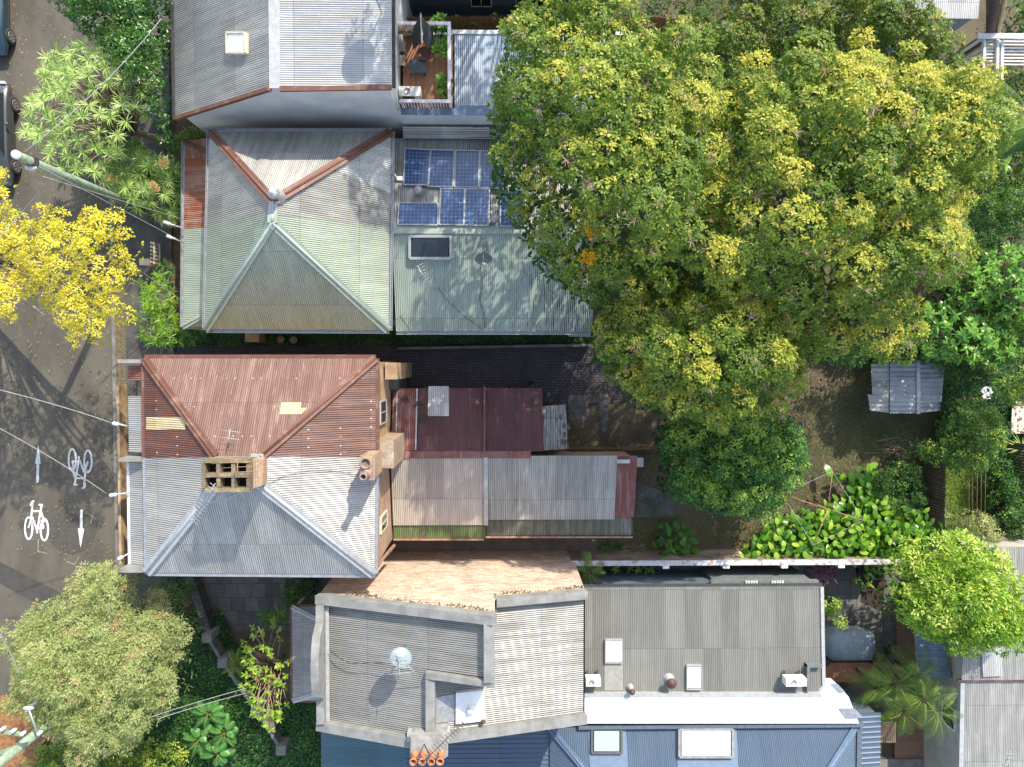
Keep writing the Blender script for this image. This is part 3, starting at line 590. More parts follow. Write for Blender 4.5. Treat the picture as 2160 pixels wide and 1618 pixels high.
# chimneys
ch = MB(); a, b = P(426, 967, 9.4), P(545, 1040, 9.4); zc = 9.35
a = P(424, 968, zc); b = P(528, 1038, zc); x0c, x1c, y0c, y1c = a.x, b.x, b.y, a.y
ch.box((x0c+.06, y0c+.06, 5.9), (x1c-.06, y1c-.06, zc-.42))
fx_ = [x0c, x0c+.10, x0c+.45, x0c+.60, x0c+.94, x0c+1.08, x1c-.12, x1c]; 
n = 3; cw_ = (x1c-x0c-.2-.16*2)/3
for i in range(4): 
    xx = x0c+i*(cw_+.13); ch.box((xx, y0c+.131, zc-.42), (xx+.12, y1c-.131, zc-.004*i-.01))
for yy in (y0c, (y0c+y1c)/2-.06, y1c-.13): ch.box((x0c+.121, yy, zc-.42), (x1c-.02, yy+.13, zc+.02))
chim = ch.build('chimney', brick_ch, Dh, 'wide mossy brick chimney with six open flues')
hb = MB(); hb.box((x0c+.125, y0c+.135, zc-.415), (x1c-.1, y1c-.135, zc-.40)); hb.build('flue_opening', black_m, chim)
sb = MB(); sb.prism([(x1c-.02, y0c+.05, 0), (x1c+.2, y0c+.12, 0), (x1c+.2, y1c-.1, 0), (x1c-.02, y1c-.05, 0)], 7.7, 0, topz=[zc-.3, 8.7, 8.7, zc-.3]); sb.build('chimney_shoulder', brick_d, chim)
zc = 8.2; a = P(760, 963, zc); b = P(786, 1013, zc)
ch = MB(); ch.box((a.x, b.y, 3), (b.x, a.y, zc)); ch.box((a.x-.03, b.y-.03, zc-.3), (b.x+.03, a.y+.03, zc-.22)); chim = ch.build('chimney', brick_d, Dh, 'tall rear chimney with two clay pots')
bk = MB(); bk.box((b.x-.35, b.y+.12, 0), (b.x+.42, a.y+.32, 6.3)); bk.build('chimney_breast', m_brick('tan_brick', (.30, .19, .12), (.40, .28, .19), (.36, .29, .22), var=.4), chim)
p1 = P(771, 977, zc+.05); pt = MB(); pt.lathe((p1.x, p1.y, zc-.02), [(.19, 0), (.20, .12), (.15, .12), (.14, .02)], 14); pt.build('chimney_pot', terra_g, chim)
p2 = V((a.x+b.x)/2+.02, b.y+.22, 0); pt = MB(); pt.lathe((p2.x, p2.y, zc), [(.17, 0), (.15, .1), (.115, .14), (.105, .62), (.13, .66), (.13, .70), (.085, .70), (.085, .45)], 14); pt.build('chimney_pot', terra_g, chim, 'tall narrow grey clay pot')
# rear wings
rx0 = P(826, 880, 3).x
cz0, cz1 = 2.6, 3.4; cN, cS = P(900, 819, cz0).y, P(900, 953, cz1).y; cxm, cx1 = P(1022, 880, 3).x, P(1145, 880, 3).x
CM = (V(rx0, cN, cz0), V(cxm, cN, cz0), V(cxm, cS, cz1))
facet(C, 'rear_roof', maroon, [V(rx0, cN, cz0), V(cxm-.03, cN, cz0), V(cxm-.03, cS, cz1), V(rx0, cS, cz1)], (0, 1, -.4), 'faded maroon sheet rear roof')
facet(C, 'rear_roof', maroon, [V(cxm+.03, cN, cz0-.05), V(cx1, cN, cz0-.05), V(cx1, cS, cz1-.05), V(cxm+.03, cS, cz1-.05)], (0, 1, -.4), 'faded maroon sheet rear roof')
patchp(C, galv_new, [(904, 815), (947, 815), (947, 878), (902, 878)], CM, (0, 1, -.4), .02, label='bright replacement sheet on the maroon roof')
patchp(C, maroon_w, [(828, 820), (880, 820), (876, 950), (828, 950)], CM, (0, 1, -.4), .012)
fz = MB(); q = [onplane(a, b, CM) for a, b in ((880, 820), (877, 949))]; fz.beam(q[0]+V(0, 0, .04), q[1]+V(0, 0, .04), .05, .03); q = [onplane(a, b, CM) for a, b in ((838, 825), (836, 910))]; fz.beam(q[0]+V(0, 0, .04), q[1]+V(0, 0, .04), .04, .03); fz.build('flashing_strip', steel_lt, C)
pgv = MB(); pgv.box((cxm-.04, cN+.1, cz0), (cxm+.02, cS, cz1-.35)); pgv.beam(V(cxm, cN, cz0+.03), V(cxm, cS, cz1+.03), .08, .04); pgv.build('valley_flashing', rust_fl, C)
wl = MB(); wl.prism([(rx0+.05, cN+.0-.15, 0), (cx1-.1, cN-.15, 0), (cx1-.1, cS, 0), (rx0+.05, cS, 0)], 0, 0, topz=[cz0-.05, cz0-.05, cz1-.15, cz1-.15]); wl.build('rear_wall', brick_d, C)
tin = MB(); tz = 2.3; tin.corr([P(1143, 857, 2.35), P(1193, 853, 2.1), P(1199, 947, 2.1), P(1147, 950, 2.35)], (0, 1, 0), pitch=.2, amp=.006); tin.build('lean_to_roof', galv_stain, C, 'small warped white tin roof weighed down with bricks')
tw = MB(); a, b = P(1147, 862, 2), P(1190, 945, 2); tw.box((a.x, b.y, 0), (b.x, a.y, 1.95)); tw.build('lean_to_wall', fence_m, C)
dz0, dz1 = 3.4, 2.75; dN = P(900, 965, dz0).y; dxm, dx1_ = P(1025, 1040, 3).x, P(1340, 1040, 3).x
def dpl(x0, x1, pa, pb, mat, rib=(0, 1, .3), lift=0, za=None, zb=None, name='rear_roof', lab=None, mz=0):
    za = za if za is not None else dz0; zb = zb if zb is not None else dz1
    ya, yb = P(900, pa, za).y, P(900, pb, zb).y
    return facet(Dh, name, mat, [V(x0, ya, za+mz), V(x1, ya, za+mz), V(x1, yb, zb+mz), V(x0, yb, zb+mz)], rib, lab, lift=lift)
dpl(rx0, dxm-.05, 965, 1108, bounce_tan_roof, lab='weathered rear roof tinted tan like light off brick'); dpl(dxm+.02, P(1298, 1040, 3).x, 962, 1097, galv_old, mz=.0, lab='pale grey rear roof')
dpl(P(1298, 1040, 3).x+.003, dx1_, 962, 1092, maroon_w, mz=.0, lab='worn red sheets at the end of the rear roof')
dpl(rx0, dxm-.03, 1104, 1136, moss_green, za=dz1-.0, zb=2.6, mz=-.05, lab='mossy green lower sheets'); dpl(dxm+.02, P(1330, 1100, 2.6).x, 1093, 1131, moss_roof, za=dz1, zb=2.6, mz=-.05, lab='lichen covered lower sheets')
vs = MB(); ya, yb = P(900, 965, dz0).y, P(900, 1108, dz1).y; vs.beam(V(dxm, ya, dz0+.04), V(dxm, yb, dz1+.04), .16, .03); vs.build('flashing_strip', steel_lt, Dh)
wl = MB(); wl.prism([(rx0+.05, dN-.08, 0), (dx1_-.1, dN-.08, 0), (dx1_-.1, P(900, 1128, 2.6).y+.3, 0), (rx0+.05, P(900, 1128, 2.6).y+.3, 0)], 0, 0, topz=[dz0-.12, dz0-.12, 2.45, 2.45]); wl.build('rear_wall', brick_d, Dh)
gg = MB(); a = P(830, 1138, 2.6); b = P(1020, 1138, 2.6); gg.beam(a, b, .07, .07); a = P(1024, 1133, 2.6); b = P(1335, 1133, 2.6); gg.beam(a, b, .06, .07); gg.build('gutter', rust_bar, Dh)
pm = MB(); pm.box((rx0+.05, cS+.02, 2), (P(1075+45, 955, 3.5).x, dN-.03, 3.44)); pm.build('party_wall', maroon_w, C)
pm = MB(); a, b = P(1303, 970, 3.5), P(1330, 978, 3.5); pm.box((a.x, b.y, 3.36), (b.x, a.y, 3.42)); pm.build('roof_offcut', galv_new, Dh); pm = MB(); a, b = P(1342, 966, 2.2), P(1357, 985, 2.2); pm.box((a.x, b.y, 2.1), (b.x, a.y, 2.2)); pm.build('roof_offcut', galv_new, Dh)
db = MB(); a, b = P(1296, 1095, 2.5), P(1335, 1128, 2.5); db.box((a.x, b.y, 2.3), (b.x, a.y, 2.4)); db.build('awning', moss_roof, Dh)
pl_ = MB(); q = P(1252, 1140, 2.4); pl_.tube([q, V(q.x, q.y-.1, 0)], .05); pl_.build('downpipe', rust_bar, Dh)
ds = MB(); a = P(790, 1205, 5.8); ds.beam(P(792, 1196, 6.1), P(832, 1150, 3.0), .09, .09); ds.build('downpipe', rust_bar, Dh)

# ------------------------------------------------------------------ E: two storey house with parapets
xL, xR = P(668, 1262, 6.3).x, P(1236, 1252, 5.9).x; yN_ = -8.54; yS_ = -13.5
x90, x20, x40, x05 = P(692, 1400, 6.1).x, P(1021, 1350, 7.9).x, P(1042, 1350, 8.2).x, P(900, 1500, 7.2).x
x18 = P(918, 1500, 7.2).x; yst = P(1030, 1432, 8.0).y; ych = P(960, 1420, 7.4).y
def zl(x): return 6.0+(x-x90)*(2.0/(x20-x90))
def zr(x): return 6.45-(x-x40)*(.85/(xR-x40))
E = thing('parapet_house', 'two storey house with stepped grey parapets and an orange brick side wall', 'house', ((xL+xR)/2, (yN_+yS_)/2, 0))
rf = MB(); rf.corr([V(x90, yN_-.3, zl(x90)), V(x20, yN_-.3, zl(x20)), V(x20, yst+.05, zl(x20)), V(x90, yst+.05, zl(x90))], (1, 0, .3))
rf.corr([V(x90, yst+.05, zl(x90)), V(x05, yst+.05, zl(x05)), V(x05, yS_+.25, zl(x05)), V(x90, yS_+.25, zl(x90))], (1, 0, .3)); rf.build('roof', e_roof, E, 'left roof slope climbing towards the stepped parapet')
rf = MB(); rf.corr([V(x40, yN_-.25, zr(x40)), V(xR-.05, yN_-.25, zr(xR)), V(xR-.05, yst, zr(xR)), V(x40, yst, zr(x40))], (1, 0, -.3))
rf.corr([V(x18, yst, zr(x18)), V(xR-.05, yst, zr(xR)), V(xR-.05, yS_+.25, zr(xR)), V(x18, yS_+.25, zr(x18))], (1, 0, -.3)); rf.build('roof', e_roof, E, 'right roof slope falling away from the stepped parapet')
bw = MB(); zpl = lambda x: zl(x)+.3; zpr = lambda x: zr(x)+.25
bw.add([(xL, yN_, 0), (x40+.02, yN_, 0), (xR, yN_, 0), (xR, yN_, zpr(xR)-.05), (x40+.02, yN_, zpr(x40)-.05), (x40+.02, yN_, zpl(x40)-.05), (xL, yN_, 6.2)], [(0, 6, 5, 4, 1), (1, 4, 3, 2)][:0]+[(1, 0, 6, 5), (2, 1, 4, 3)])
bw.build('side_wall', brick_o, E, 'tall sunlit orange brick side wall')
sw_ = MB(); sw_.add([(xL, yN_, 0), (xL, yS_, 0), (xR, yS_, 0), (xR, yN_, 0), (xL, yN_, 6.2), (xL, yS_, 6.2), (xR, yS_, zr(xR)), (xR, yN_, zr(xR))], [(0, 4, 5, 1), (2, 6, 7, 3)])
sw_.add([(xL, yS_, 0), (xR, yS_, 0), (xR, yS_, zpr(xR)-.05), (x18, yS_, zpr(x18)-.05), (x05, yS_, zpl(x05)-.05), (xL, yS_, 6.2)], [(0, 5, 4, 3, 2, 1)]); sw_.build('wall', stucco, E)
def parapet(mb, a, b, w, h=.3, inn=V(0, 0, 0)): mb.beam(Vector(a)+inn*w/2-V(0, 0, h/2), Vector(b)+inn*w/2-V(0, 0, h/2), w, h)
pp = MB(); S_ = V(0, -1, 0)
parapet(pp, (xL-.03, yN_+.03, zpl(xL)), (x40+.03, yN_+.03, zpl(x40)), .32, .42, S_); parapet(pp, (x40+.035, yN_+.03, zpr(x40)), (xR+.03, yN_+.03, zpr(xR)), .3, .4, S_)
pp.box((x20, yst, zl(x20)-.2), (x40+.02, yN_-.27, zl(x20)+.33)); pp.prism([(x05, yst-.18, 0), (x40+.02, yst-.18, 0), (x40+.02, yst+.02, 0), (x05, yst+.02, 0)], 6.5, 0, topz=[zl(x05)+.28, zl(x20)+.325, zl(x20)+.325, zl(x05)+.28])
pp.box((x05, yS_+.2, 6.6), (x18+.02, yst-.183, zl(x05)+.27)); 
parapet(pp, (xL-.035, yS_-.035, zpl(xL)), (x05, yS_-.035, zpl(x05)), .34, .42, -S_); parapet(pp, (x18, yS_-.035, zpr(x18)), (xR+.03, yS_-.035, zpr(xR)), .34, .4, -S_)
pp.build('parapet', stucco, E)
fp = MB(); ya_, yb_ = yN_-.3, yS_+.3; nseg = 14
hh = [0, 0, .05, .5, .62, .7, .74, .74, .7, .62, .5, .05, 0, 0, 0]
for i in range(nseg):
    y0_, y1_ = ya_+(yb_-ya_)*i/nseg, ya_+(yb_-ya_)*(i+1)/nseg; fp.prism([(xL-.03, y0_, 0), (xL-.03, y1_, 0), (xL+.26, y1_, 0), (xL+.26, y0_, 0)], 5.6, 0, topz=[6.35+hh[i], 6.35+hh[i+1], 6.35+hh[i+1], 6.35+hh[i]])
fp.build('front_parapet', stucco, E)
fg = MB(); fg.beam(V(xL+.33, ya_-.1, 6.08), V(xL+.33, yb_, 6.08), .12, .06); fg.beam(V(x90-.06, ya_, 6.05), V(x90-.06, yb_, 6.05), .06, .1); fg.build('box_gutter', steel_lt, E)
vy0, vy1 = P(640, 1284, 3).y, P(640, 1484, 3).y; vx0 = P(616, 1380, 2.8).x
VO0, VO1, VI0, VI1 = V(vx0, vy0, 2.75), V(vx0, vy1, 2.75), V(xL, vy0-.75, 3.25), V(xL, vy1+.75, 3.25)
facet(E, 'verandah_roof', galv, [VO0, VO1, VI1, VI0], (1, 0, .5)); facet(E, 'verandah_roof', galv, [VO0, V(xL, vy0, 2.75), VI0], (0, 1, -.5)); facet(E, 'verandah_roof', galv, [VO1, V(xL, vy1, 2.75), VI1], (0, 1, .5))
capflat(E, 'hip_cap', steel_lt, [(VO0, VI0), (VO1, VI1)], .2); vg = MB(); vg.beam(VO0+V(-.05, 0, -.05), VO1+V(-.05, 0, -.05), .09, .09); vg.beam(VO0+V(0, .05, -.05), V(xL, vy0+.05, 2.7), .09, .09); vg.beam(VO1+V(0, -.05, -.05), V(xL, vy1-.05, 2.7), .09, .09); vg.build('gutter', rust_fl, E)
for y in (vy0-.1, (vy0+vy1)/2, vy1+.1): vp = MB(); vp.box((vx0+.05, y-.05, 0), (vx0+.15, y+.05, 2.65)); vp.build('verandah_post', white_p, E)
window(E, (xL-.05, vy0-1.6, .7), (xL-.01, vy0-.6, 2.2), 0); window(E, (xL-.05, vy0-1.9, 4), (xL-.01, vy0-.7, 5.6), 0); window(E, (xL-.05, vy1+.7, 4), (xL-.01, vy1+1.9, 5.6), 0)
fd = MB(); fd.box((xL-.06, vy1+.5, .1), (xL-.01, vy1+1.4, 2.2)); fd.build('door', m_plain('dark_green_door', (.03, .06, .04)), E)
# chimney of E with four orange pots
zc = 8.0; a = P(866, 1560, zc); b = P(940, 1600, zc); ch = MB(); ch.box((a.x, b.y+.0, 4.5), (b.x, a.y, zc)); ch.box((a.x-.06, b.y-.06, zc-.35), (b.x+.06, a.y+.06, zc-.22)); dc = []
for x_ in np.arange(xL+1.0, xR, .045):
    zt_ = (zpl(x_) if x_ < x40 else zpr(x_))-.42; gate = .5+.5*math.sin(x_*2.3+1)*math.sin(x_*.9)
    for _ in range(int(1+3*gate)): dc.append((x_, yN_+.012, zt_-random.uniform(0, .12+.25*gate)))
DCR = dc
chim = ch.build('chimney', m_plain('chimney_render', (.30, .295, .28), (.2, .195, .185), scale=3, rough=.85), E, 'pale rendered chimney with four orange pots')
for k in range(4):
    pt = MB(); cx = a.x+.15+k*(b.x-a.x-.3)/3; pt.lathe((cx, b.y+.17, zc), [(.125, 0), (.125, .05), (.10, .08), (.09, .42), (.13, .46), (.13, .52), (.09, .52), (.085, .3)], 16); pt.build('chimney_pot', terra, chim)
cfl = MB(); q0 = P(858, 1548, 7.5); q1 = P(948, 1562, 7.5); cfl.prism([(q0.x, q1.y-.1, 0), (q1.x, q1.y-.1, 0), (q1.x, q0.y, 0), (q0.x, q0.y, 0)], 6.9, 7.42); cfl.build('chimney_flashing', steel_lt, E)
# square hood on the right slope
RPL = (V(x40, yst, zr(x40)), V(xR, yst, zr(xR)), V(xR, yst+1, zr(xR)))
hd = MB(); q = [onplane(*c, RPL) for c in ((962, 1458), (1023, 1452), (1023, 1516), (962, 1523))]
vs = [p+V(0, 0, .16) for p in q]+[p-V(0, 0, .05) for p in q]; hd.add(vs, [(3, 2, 1, 0), (0, 1, 5, 4), (1, 2, 6, 5), (2, 3, 7, 6), (3, 0, 4, 7)]); hood = hd.build('roof_hood', white_pl, E, 'square white roof hood with a small domed vent')
c_ = sum(q, V(0, 0, 0))/4; v_ = MB(); v_.lathe(c_+V(.0, -.05, .16), [(.16, 0), (.14, .05), (.1, .07), (.1, .16), (.12, .18), (.09, .24), (.03, .27)], 18); v_.build('vent', white_pl, hood)
pf = MB(); q = [onplane(*c, RPL)+V(0, 0, .03) for c in ((920, 1470), (960, 1463), (960, 1520), (920, 1525))]; pf.add(q, [(3, 2, 1, 0)]); pf.build('roof_patch', steel, E)

# ------------------------------------------------------------------ F: low dark grey roof, white flat roof
F_ = thing('rear_extension', 'low single storey wing with dark grey ribbed roof and a bright white flat roof strip', 'house', P(1500, 1380, 0))
fx0, fx1 = xR+.03, P(1733, 1340, 3.1).x; fyN, fyS = P(1400, 1238, 2.95).y, P(1400, 1461, 3.25).y
FPL = (V(fx0, fyN, 2.95), V(fx1, fyN, 2.95), V(fx1, fyS, 3.25))
facet(F_, 'roof', galv_dark, [V(fx0, fyN, 2.95), V(fx1, fyN, 2.95), V(fx1, fyS, 3.25), V(fx0, fyS, 3.25)], (0, 1, -.1), amp=.011)
ed = MB(); ed.beam(V(fx1+.04, fyN-.02, 2.98), V(fx1+.04, fyS, 3.28), .14, .07); ed.build('verge_flashing', steel_lt, F_)
gu = MB(); gu.beam(V(fx0, fyN+.05, 2.9), V(fx1+.1, fyN+.05, 2.9), .10, .1); gu.build('gutter', steel_dk, F_)
wl = MB(); wl.box((fx0, fyS, 0), (fx1-.1, fyN-.15, 2.8)); wl.build('wall', slate_w, F_)
bb = MB(); q0, q1 = P(1500, 1226, 2.4), P(1728, 1226, 2.4); bb.box((q0.x, fyN-.15, 2.15), (q1.x, q0.y, 2.4)); bb.box((q0.x+.2, fyN-.15, 0), (q1.x-.2, q0.y-.06, 2.147)); bb.build('bay', m_plain('slate_grey_bay', (.17, .19, .19)), F_)
for cx in (1585, 1640): q = P(cx, 1229, 2.42); gl = MB(); gl.box((q.x-.28, q.y-.22, 2.40), (q.x+.28, q.y+.08, 2.44)); gw = gl.build('window', glass_wh, F_); lt = MB(); [lt.box((q.x-.28+k*.11, q.y-.22, 2.44), (q.x-.26+k*.11, q.y+.08, 2.455)) for k in range(6)]; lt.box((q.x-.28, q.y-.08, 2.456), (q.x+.28, q.y-.06, 2.462)); lt.build('lattice', steel_dk, gw)
skylight(F_, 1294, 1372, FPL, 36, 48, steel_lt, white_pl, h=.14, fr=.035, label='square white domed skylight at the left of the dark roof'); skylight(F_, 1463, 1427, FPL, 31, 50, steel_lt, white_pl, h=.14, fr=.035, label='narrow white skylight in the middle of the dark roof')
bp = MB(); q = [onplane(*c, FPL)+V(0, 0, .02) for c in ((1275, 1399), (1314, 1399), (1314, 1456), (1275, 1456))]; bp.add(q, [(3, 2, 1, 0)]); bp.build('roof_patch', m_plain('flat_grey_sheet', (.30, .29, .26), (.24, .235, .21)), F_)
wr = MB(); wz = 3.42; wr.prism([P(1228, 1464, wz), P(1728, 1464, wz), P(1745, 1440, wz), P(1762, 1440, wz), P(1790, 1470, wz), P(1812, 1526, wz), P(1228, 1526, wz)], 3.0, wz); wr.build('flat_roof', m_plain('white_membrane', (.84, .84, .83), (.78, .78, .78), scale=.8, rough=.45, bmp=.02, finea=.03), F_, 'bright white flat roof strip')
wg = MB(); wg.prism([P(1228, 1460, 3.3), P(1730, 1460, 3.3), P(1730, 1468, 3.3), P(1228, 1468, 3.3)], 3.2, 3.44); wg.build('flashing_strip', steel_lt, F_)
cb_ = MB(); a, b = P(1704, 1404, 3.5), P(1736, 1460, 3.5); cb_.box((a.x, b.y, 3.1), (a.x+.12, a.y, 3.45)); cb_.box((a.x, a.y-.12, 3.1), (b.x, a.y-.001, 3.44)); cb_.build('raised_flashing', m_plain('slate_flashing', (.16, .18, .18)), F_)
for px_ in ([(1752, 1442), (1766, 1442), (1783, 1460), (1770, 1462)], [(1768, 1494), (1802, 1494), (1822, 1514), (1786, 1517)]):
    m_ = MB(); m_.corr([P(a, b, 3.455) for a, b in px_], (0, 1, 0), amp=.006); m_.build('roof_panel', steel, F_)

# ------------------------------------------------------------------ G: blue house along the bottom edge
G_ = thing('blue_roof_house', 'long house with a dark blue corrugated roof and framed roof windows at the bottom edge', 'house', P(1450, 1618, 0))
bz, bz2 = 3.1, 4.6; gy = P(1400, 1533, bz).y; dz = 3.2
gx0 = P(1160, 1533, bz).x; gx1 = P(1806, 1533, bz).x
GP = (V(gx0, gy, bz), V(gx1, gy, bz), V(gx1-dz, gy-dz, bz+1.5))
facet(G_, 'roof', blue_roof, [V(gx0, gy, bz), V(gx1, gy, bz), V(gx1-dz, gy-dz, bz+1.5), V(gx0+dz, gy-dz, bz+1.5)], (0, 1, -.5))
facet(G_, 'roof', blue_roof, [V(gx1, gy, bz), V(gx1, gy-2*dz, bz), V(gx1-dz, gy-dz, bz+1.5)], (1, 0, -.5)); 
facet(G_, 'roof', blue_roof, [V(gx0, gy, bz), V(gx0+dz, gy-dz, bz+1.5), V(gx0, gy-2*dz, bz)], (1, 0, .5))
wx0 = P(672, 1580, bz).x
facet(G_, 'roof', blue_roof, [V(wx0+3.6, gy-.2, bz-.1), V(gx0, gy-.2, bz-.1), V(gx0, gy-5, bz-.1), V(wx0+3.6, gy-5, bz-.1)], (1, 0, 0), pitch=.2, amp=.015, prof='trap')
facet(G_, 'roof', m_roof('teal_sheet', (.07, .15, .18), (.08, .17, .21), streak=.3, metal=.1), [V(wx0, gy-.2, bz-.4), V(wx0+3.597, gy-.2, bz-.1), V(wx0+3.597, gy-5, bz-.1), V(wx0, gy-5, bz-.4)], (1, 0, 0), 'teal blue roof end')
capflat(G_, 'hip_cap', blue_fl, [(V(gx1, gy, bz), V(gx1-dz, gy-dz, bz+1.5)), (V(gx0, gy, bz), V(gx0+dz, gy-dz, bz+1.5))], .26)
gu = MB(); gu.box((gx1+.02, gy-6.4, bz-.15), (gx1+.22, gy-.1, bz+.06)); gu.box((fx0, gy+.02, bz-.05), (gx1+.22, gy+.16, bz+.22)); gu.build('box_gutter', m_plain('slate_blue_flashing', (.11, .14, .17)), G_)
facet(G_, 'rear_roof', blue_roof, [V(gx1+.22, gy+.3, 2.7), V(P(1857, 1560, 2.6).x, gy+.3, 2.6), V(P(1857, 1560, 2.6).x, gy-6.4, 2.6), V(gx1+.22, gy-6.4, 2.7)], (1, 0, 0), pitch=.22, amp=.02, prof='trap')
wl = MB(); wl.box((wx0+.3, gy-6.2, 0), (gx1-.05, gy-.35, 2.6)); wl.box((gx1-.04, gy-6.2, 0), (P(1850, 1560, 2.6).x, gy+.2, 2.5)); wl.build('wall', slate_w, G_)
skylight(G_, 1279, 1563, GP, 62, 50, steel_dk, glass_gr, h=.14, fr=.09, label='square roof window with a pale green blind'); skylight(G_, 1487, 1567, GP, 112, 58, m_plain('grey_trim', (.20, .21, .21)), white_pl, h=.2, fr=.10, label='wide roof window showing a white interior')
for (a0, a1, b1) in ((1240, 1320, 1618), (1425, 1553, 1618)):
    s_ = MB(); q = [onplane(*c, GP)+V(0, 0, .022) for c in ((a0, 1534), (a1, 1534), (a1+4, b1), (a0+4, b1))]; s_.add(q, [(3, 2, 1, 0)]); s_.build('flashing_strip', blue_fl, G_)

# ------------------------------------------------------------------ J: right edge building
J = thing('grey_roof_building', 'beige rendered building with two grey ribbed roofs at the right edge', 'building', P(2120, 1400, 0))
jx = 19.45; jz = 2.9
facet(J, 'roof', galv_old, [V(jx-.1, P(2100, 1438, jz).y, jz), V(jx+8, P(2100, 1438, jz).y, jz), V(jx+8, -22, jz), V(jx-.1, -22, jz)], (0, 1, 0))
facet(J, 'roof', galv_old, [V(jx-.2, P(2100, 1431, jz).y, jz+.15), V(jx+8, P(2100, 1431, jz).y, jz+.15), V(jx+8, P(2100, 1150, jz).y, jz+.3), V(jx-.1, P(2100, 1150, jz).y, jz+.3)], (0, 1, 0))
jf = MB(); jf.box((jx-.16, -22, jz-.1), (jx+.02, P(2100, 1438, jz).y-.02, jz+.05)); jf.build('verge_flashing', steel_lt, J); jg = MB(); y = P(2100, 1434, jz).y; jg.box((jx-.3, y-.02, jz-.02), (jx+8, y+.05, jz+.12)); jg.build('gutter', rust_fl, J)
wl = MB(); wl.box((jx, -22, 0), (jx+8, P(2100, 1155, jz).y, jz-.11)); wl.build('wall', beige_w, J)
window(J, (jx-.05, P(2030, 1530, 2).y, 1.6), (jx-.01, P(2030, 1490, 2).y, 2.4), 0, n=2)
jp = MB(); q = [P(a, b, jz+.26) for a, b in ((2070, 1365), (2112, 1362), (2116, 1426), (2074, 1428))]; jp.corr(q, (0, 1, 0)); jp.build('roof_patch', galv_new, J, 'bright replacement sheet')
# H: slate blue house along the top edge; K: top right roof; garage roofs under the big trees
H_ = thing('slate_blue_house', 'slate blue weatherboard house with dark windows at the top edge', 'house', P(1050, 20, 0))
hy = P(1000, 32, 0).y+.0; hx0, hx1 = P(850, 20, 0).x, P(1280, 20, 0).x
wl = MB(); wl.box((hx0, hy, 0), (hx1, hy+6, 4.4)); wl.build('wall', m_planks('slate_boards', (.09, .13, .16), (.11, .155, .19), w=.16, axis=2, gap=.06), H_)
for a, b in ((995, 1035), (1090, 1130), (1135, 1175)): window(H_, (P(a, 10, 1.2).x, hy-.05, .9), (P(b, 10, 1.2).x, hy-.01, 2.1), 1, frame=cream_p)
facet(H_, 'roof', galv, [V(hx0-.3, hy-.3, 4.4), V(hx1+.3, hy-.3, 4.4), V(hx1+.3, hy+4, 6.2), V(hx0-.3, hy+4, 6.2)], (0, 1, .4))
K = thing('white_roof_building', 'building with a glaring white sheet roof behind the big trees at the top edge', 'building', P(1900, 20, 0))
ky = P(1900, 38, 4).y; kx0, kx1 = P(1715, 20, 4).x, P(2064, 20, 4).x
facet(K, 'roof', galv_new, [V(kx0, ky, 4), V(kx1, ky, 4), V(kx1, ky+7, 4.6), V(kx0, ky+7, 4.6)], (0, 1, .1)); wl = MB(); wl.box((kx0+.1, ky+.1, 0), (kx1-.1, ky+7, 3.9)); wl.build('wall', m_plain('grey_blue_boards', (.22, .27, .33), (.18, .22, .27)), K)
# ------------------------------------------------------------------ foliage
def unit(a): return a/np.maximum(np.linalg.norm(a, axis=-1, keepdims=True), 1e-9)
def rnd_dir(n, zmin=-1.0):
    z = RNG.uniform(zmin, 1, n); a = RNG.uniform(0, 2*PI, n); r = np.sqrt(1-z*z); return np.stack([r*np.cos(a), r*np.sin(a), z], 1)
def leaf_quads(base, d, nrm, L, W, fold=.0):
    side = unit(np.cross(d, nrm)); mid = base+d*(L*.48)[:, None]; up = nrm*(W*fold)[:, None]
    Vv = np.stack([base, mid+side*(W/2)[:, None]+up, base+d*L[:, None], mid-side*(W/2)[:, None]+up], 1).reshape(-1, 3)
    return Vv, np.arange(len(base)*4).reshape(-1, 4)
def ribbons(base, az, el, L, W, droop, seg=3, prof=(.35, 1, .8, .05), twist=None):
    """strap leaves: start at elevation el, bend downwards by droop (radians) over the length"""
    n = len(base); rows = []; p = base.copy(); h = np.stack([np.cos(az), np.sin(az), np.zeros(n)], 1); side = np.stack([-np.sin(az), np.cos(az), np.zeros(n)], 1)
    if twist is not None: side = unit(side+np.stack([np.zeros(n), np.zeros(n), twist], 1))
    for i in range(seg+1):
        w = (W*prof[i]/2)[:, None]; rows.append(p-side*w); rows.append(p+side*w)
        e = el-droop*(i+.5)/seg; p = p+(h*np.cos(e)[:, None]+np.array([0, 0, 1])*np.sin(e)[:, None])*(L/seg)[:, None]
    Vv = np.stack(rows, 1).reshape(-1, 3); k = 2*(seg+1); f = []
    for i in range(seg): f.append(np.array([2*i, 2*i+1, 2*i+3, 2*i+2]))
    F4 = (np.arange(n)[:, None, None]*k+np.array(f)[None]).reshape(-1, 4)
    return Vv, F4, k
def merge(parts):
    vs, fs, ts = [], [], []; o = 0
    for v, f, t in parts: vs.append(v); fs.append(f+o); ts.append(t); o += len(v)
    return np.concatenate(vs), np.concatenate(fs), np.concatenate(ts)
def poly_pts(px, z): return np.array([[*P(a, b, z)][:2] for a, b in px])
def inside(pts, poly):
    x, y = pts[:, 0], pts[:, 1]; c = np.zeros(len(pts), bool); j = len(poly)-1
    for i in range(len(poly)):
        xi, yi = poly[i]; xj, yj = poly[j]; c ^= ((yi > y) != (yj > y)) & (x < (xj-xi)*(y-yi)/(yj-yi+1e-12)+xi); j = i
    return c
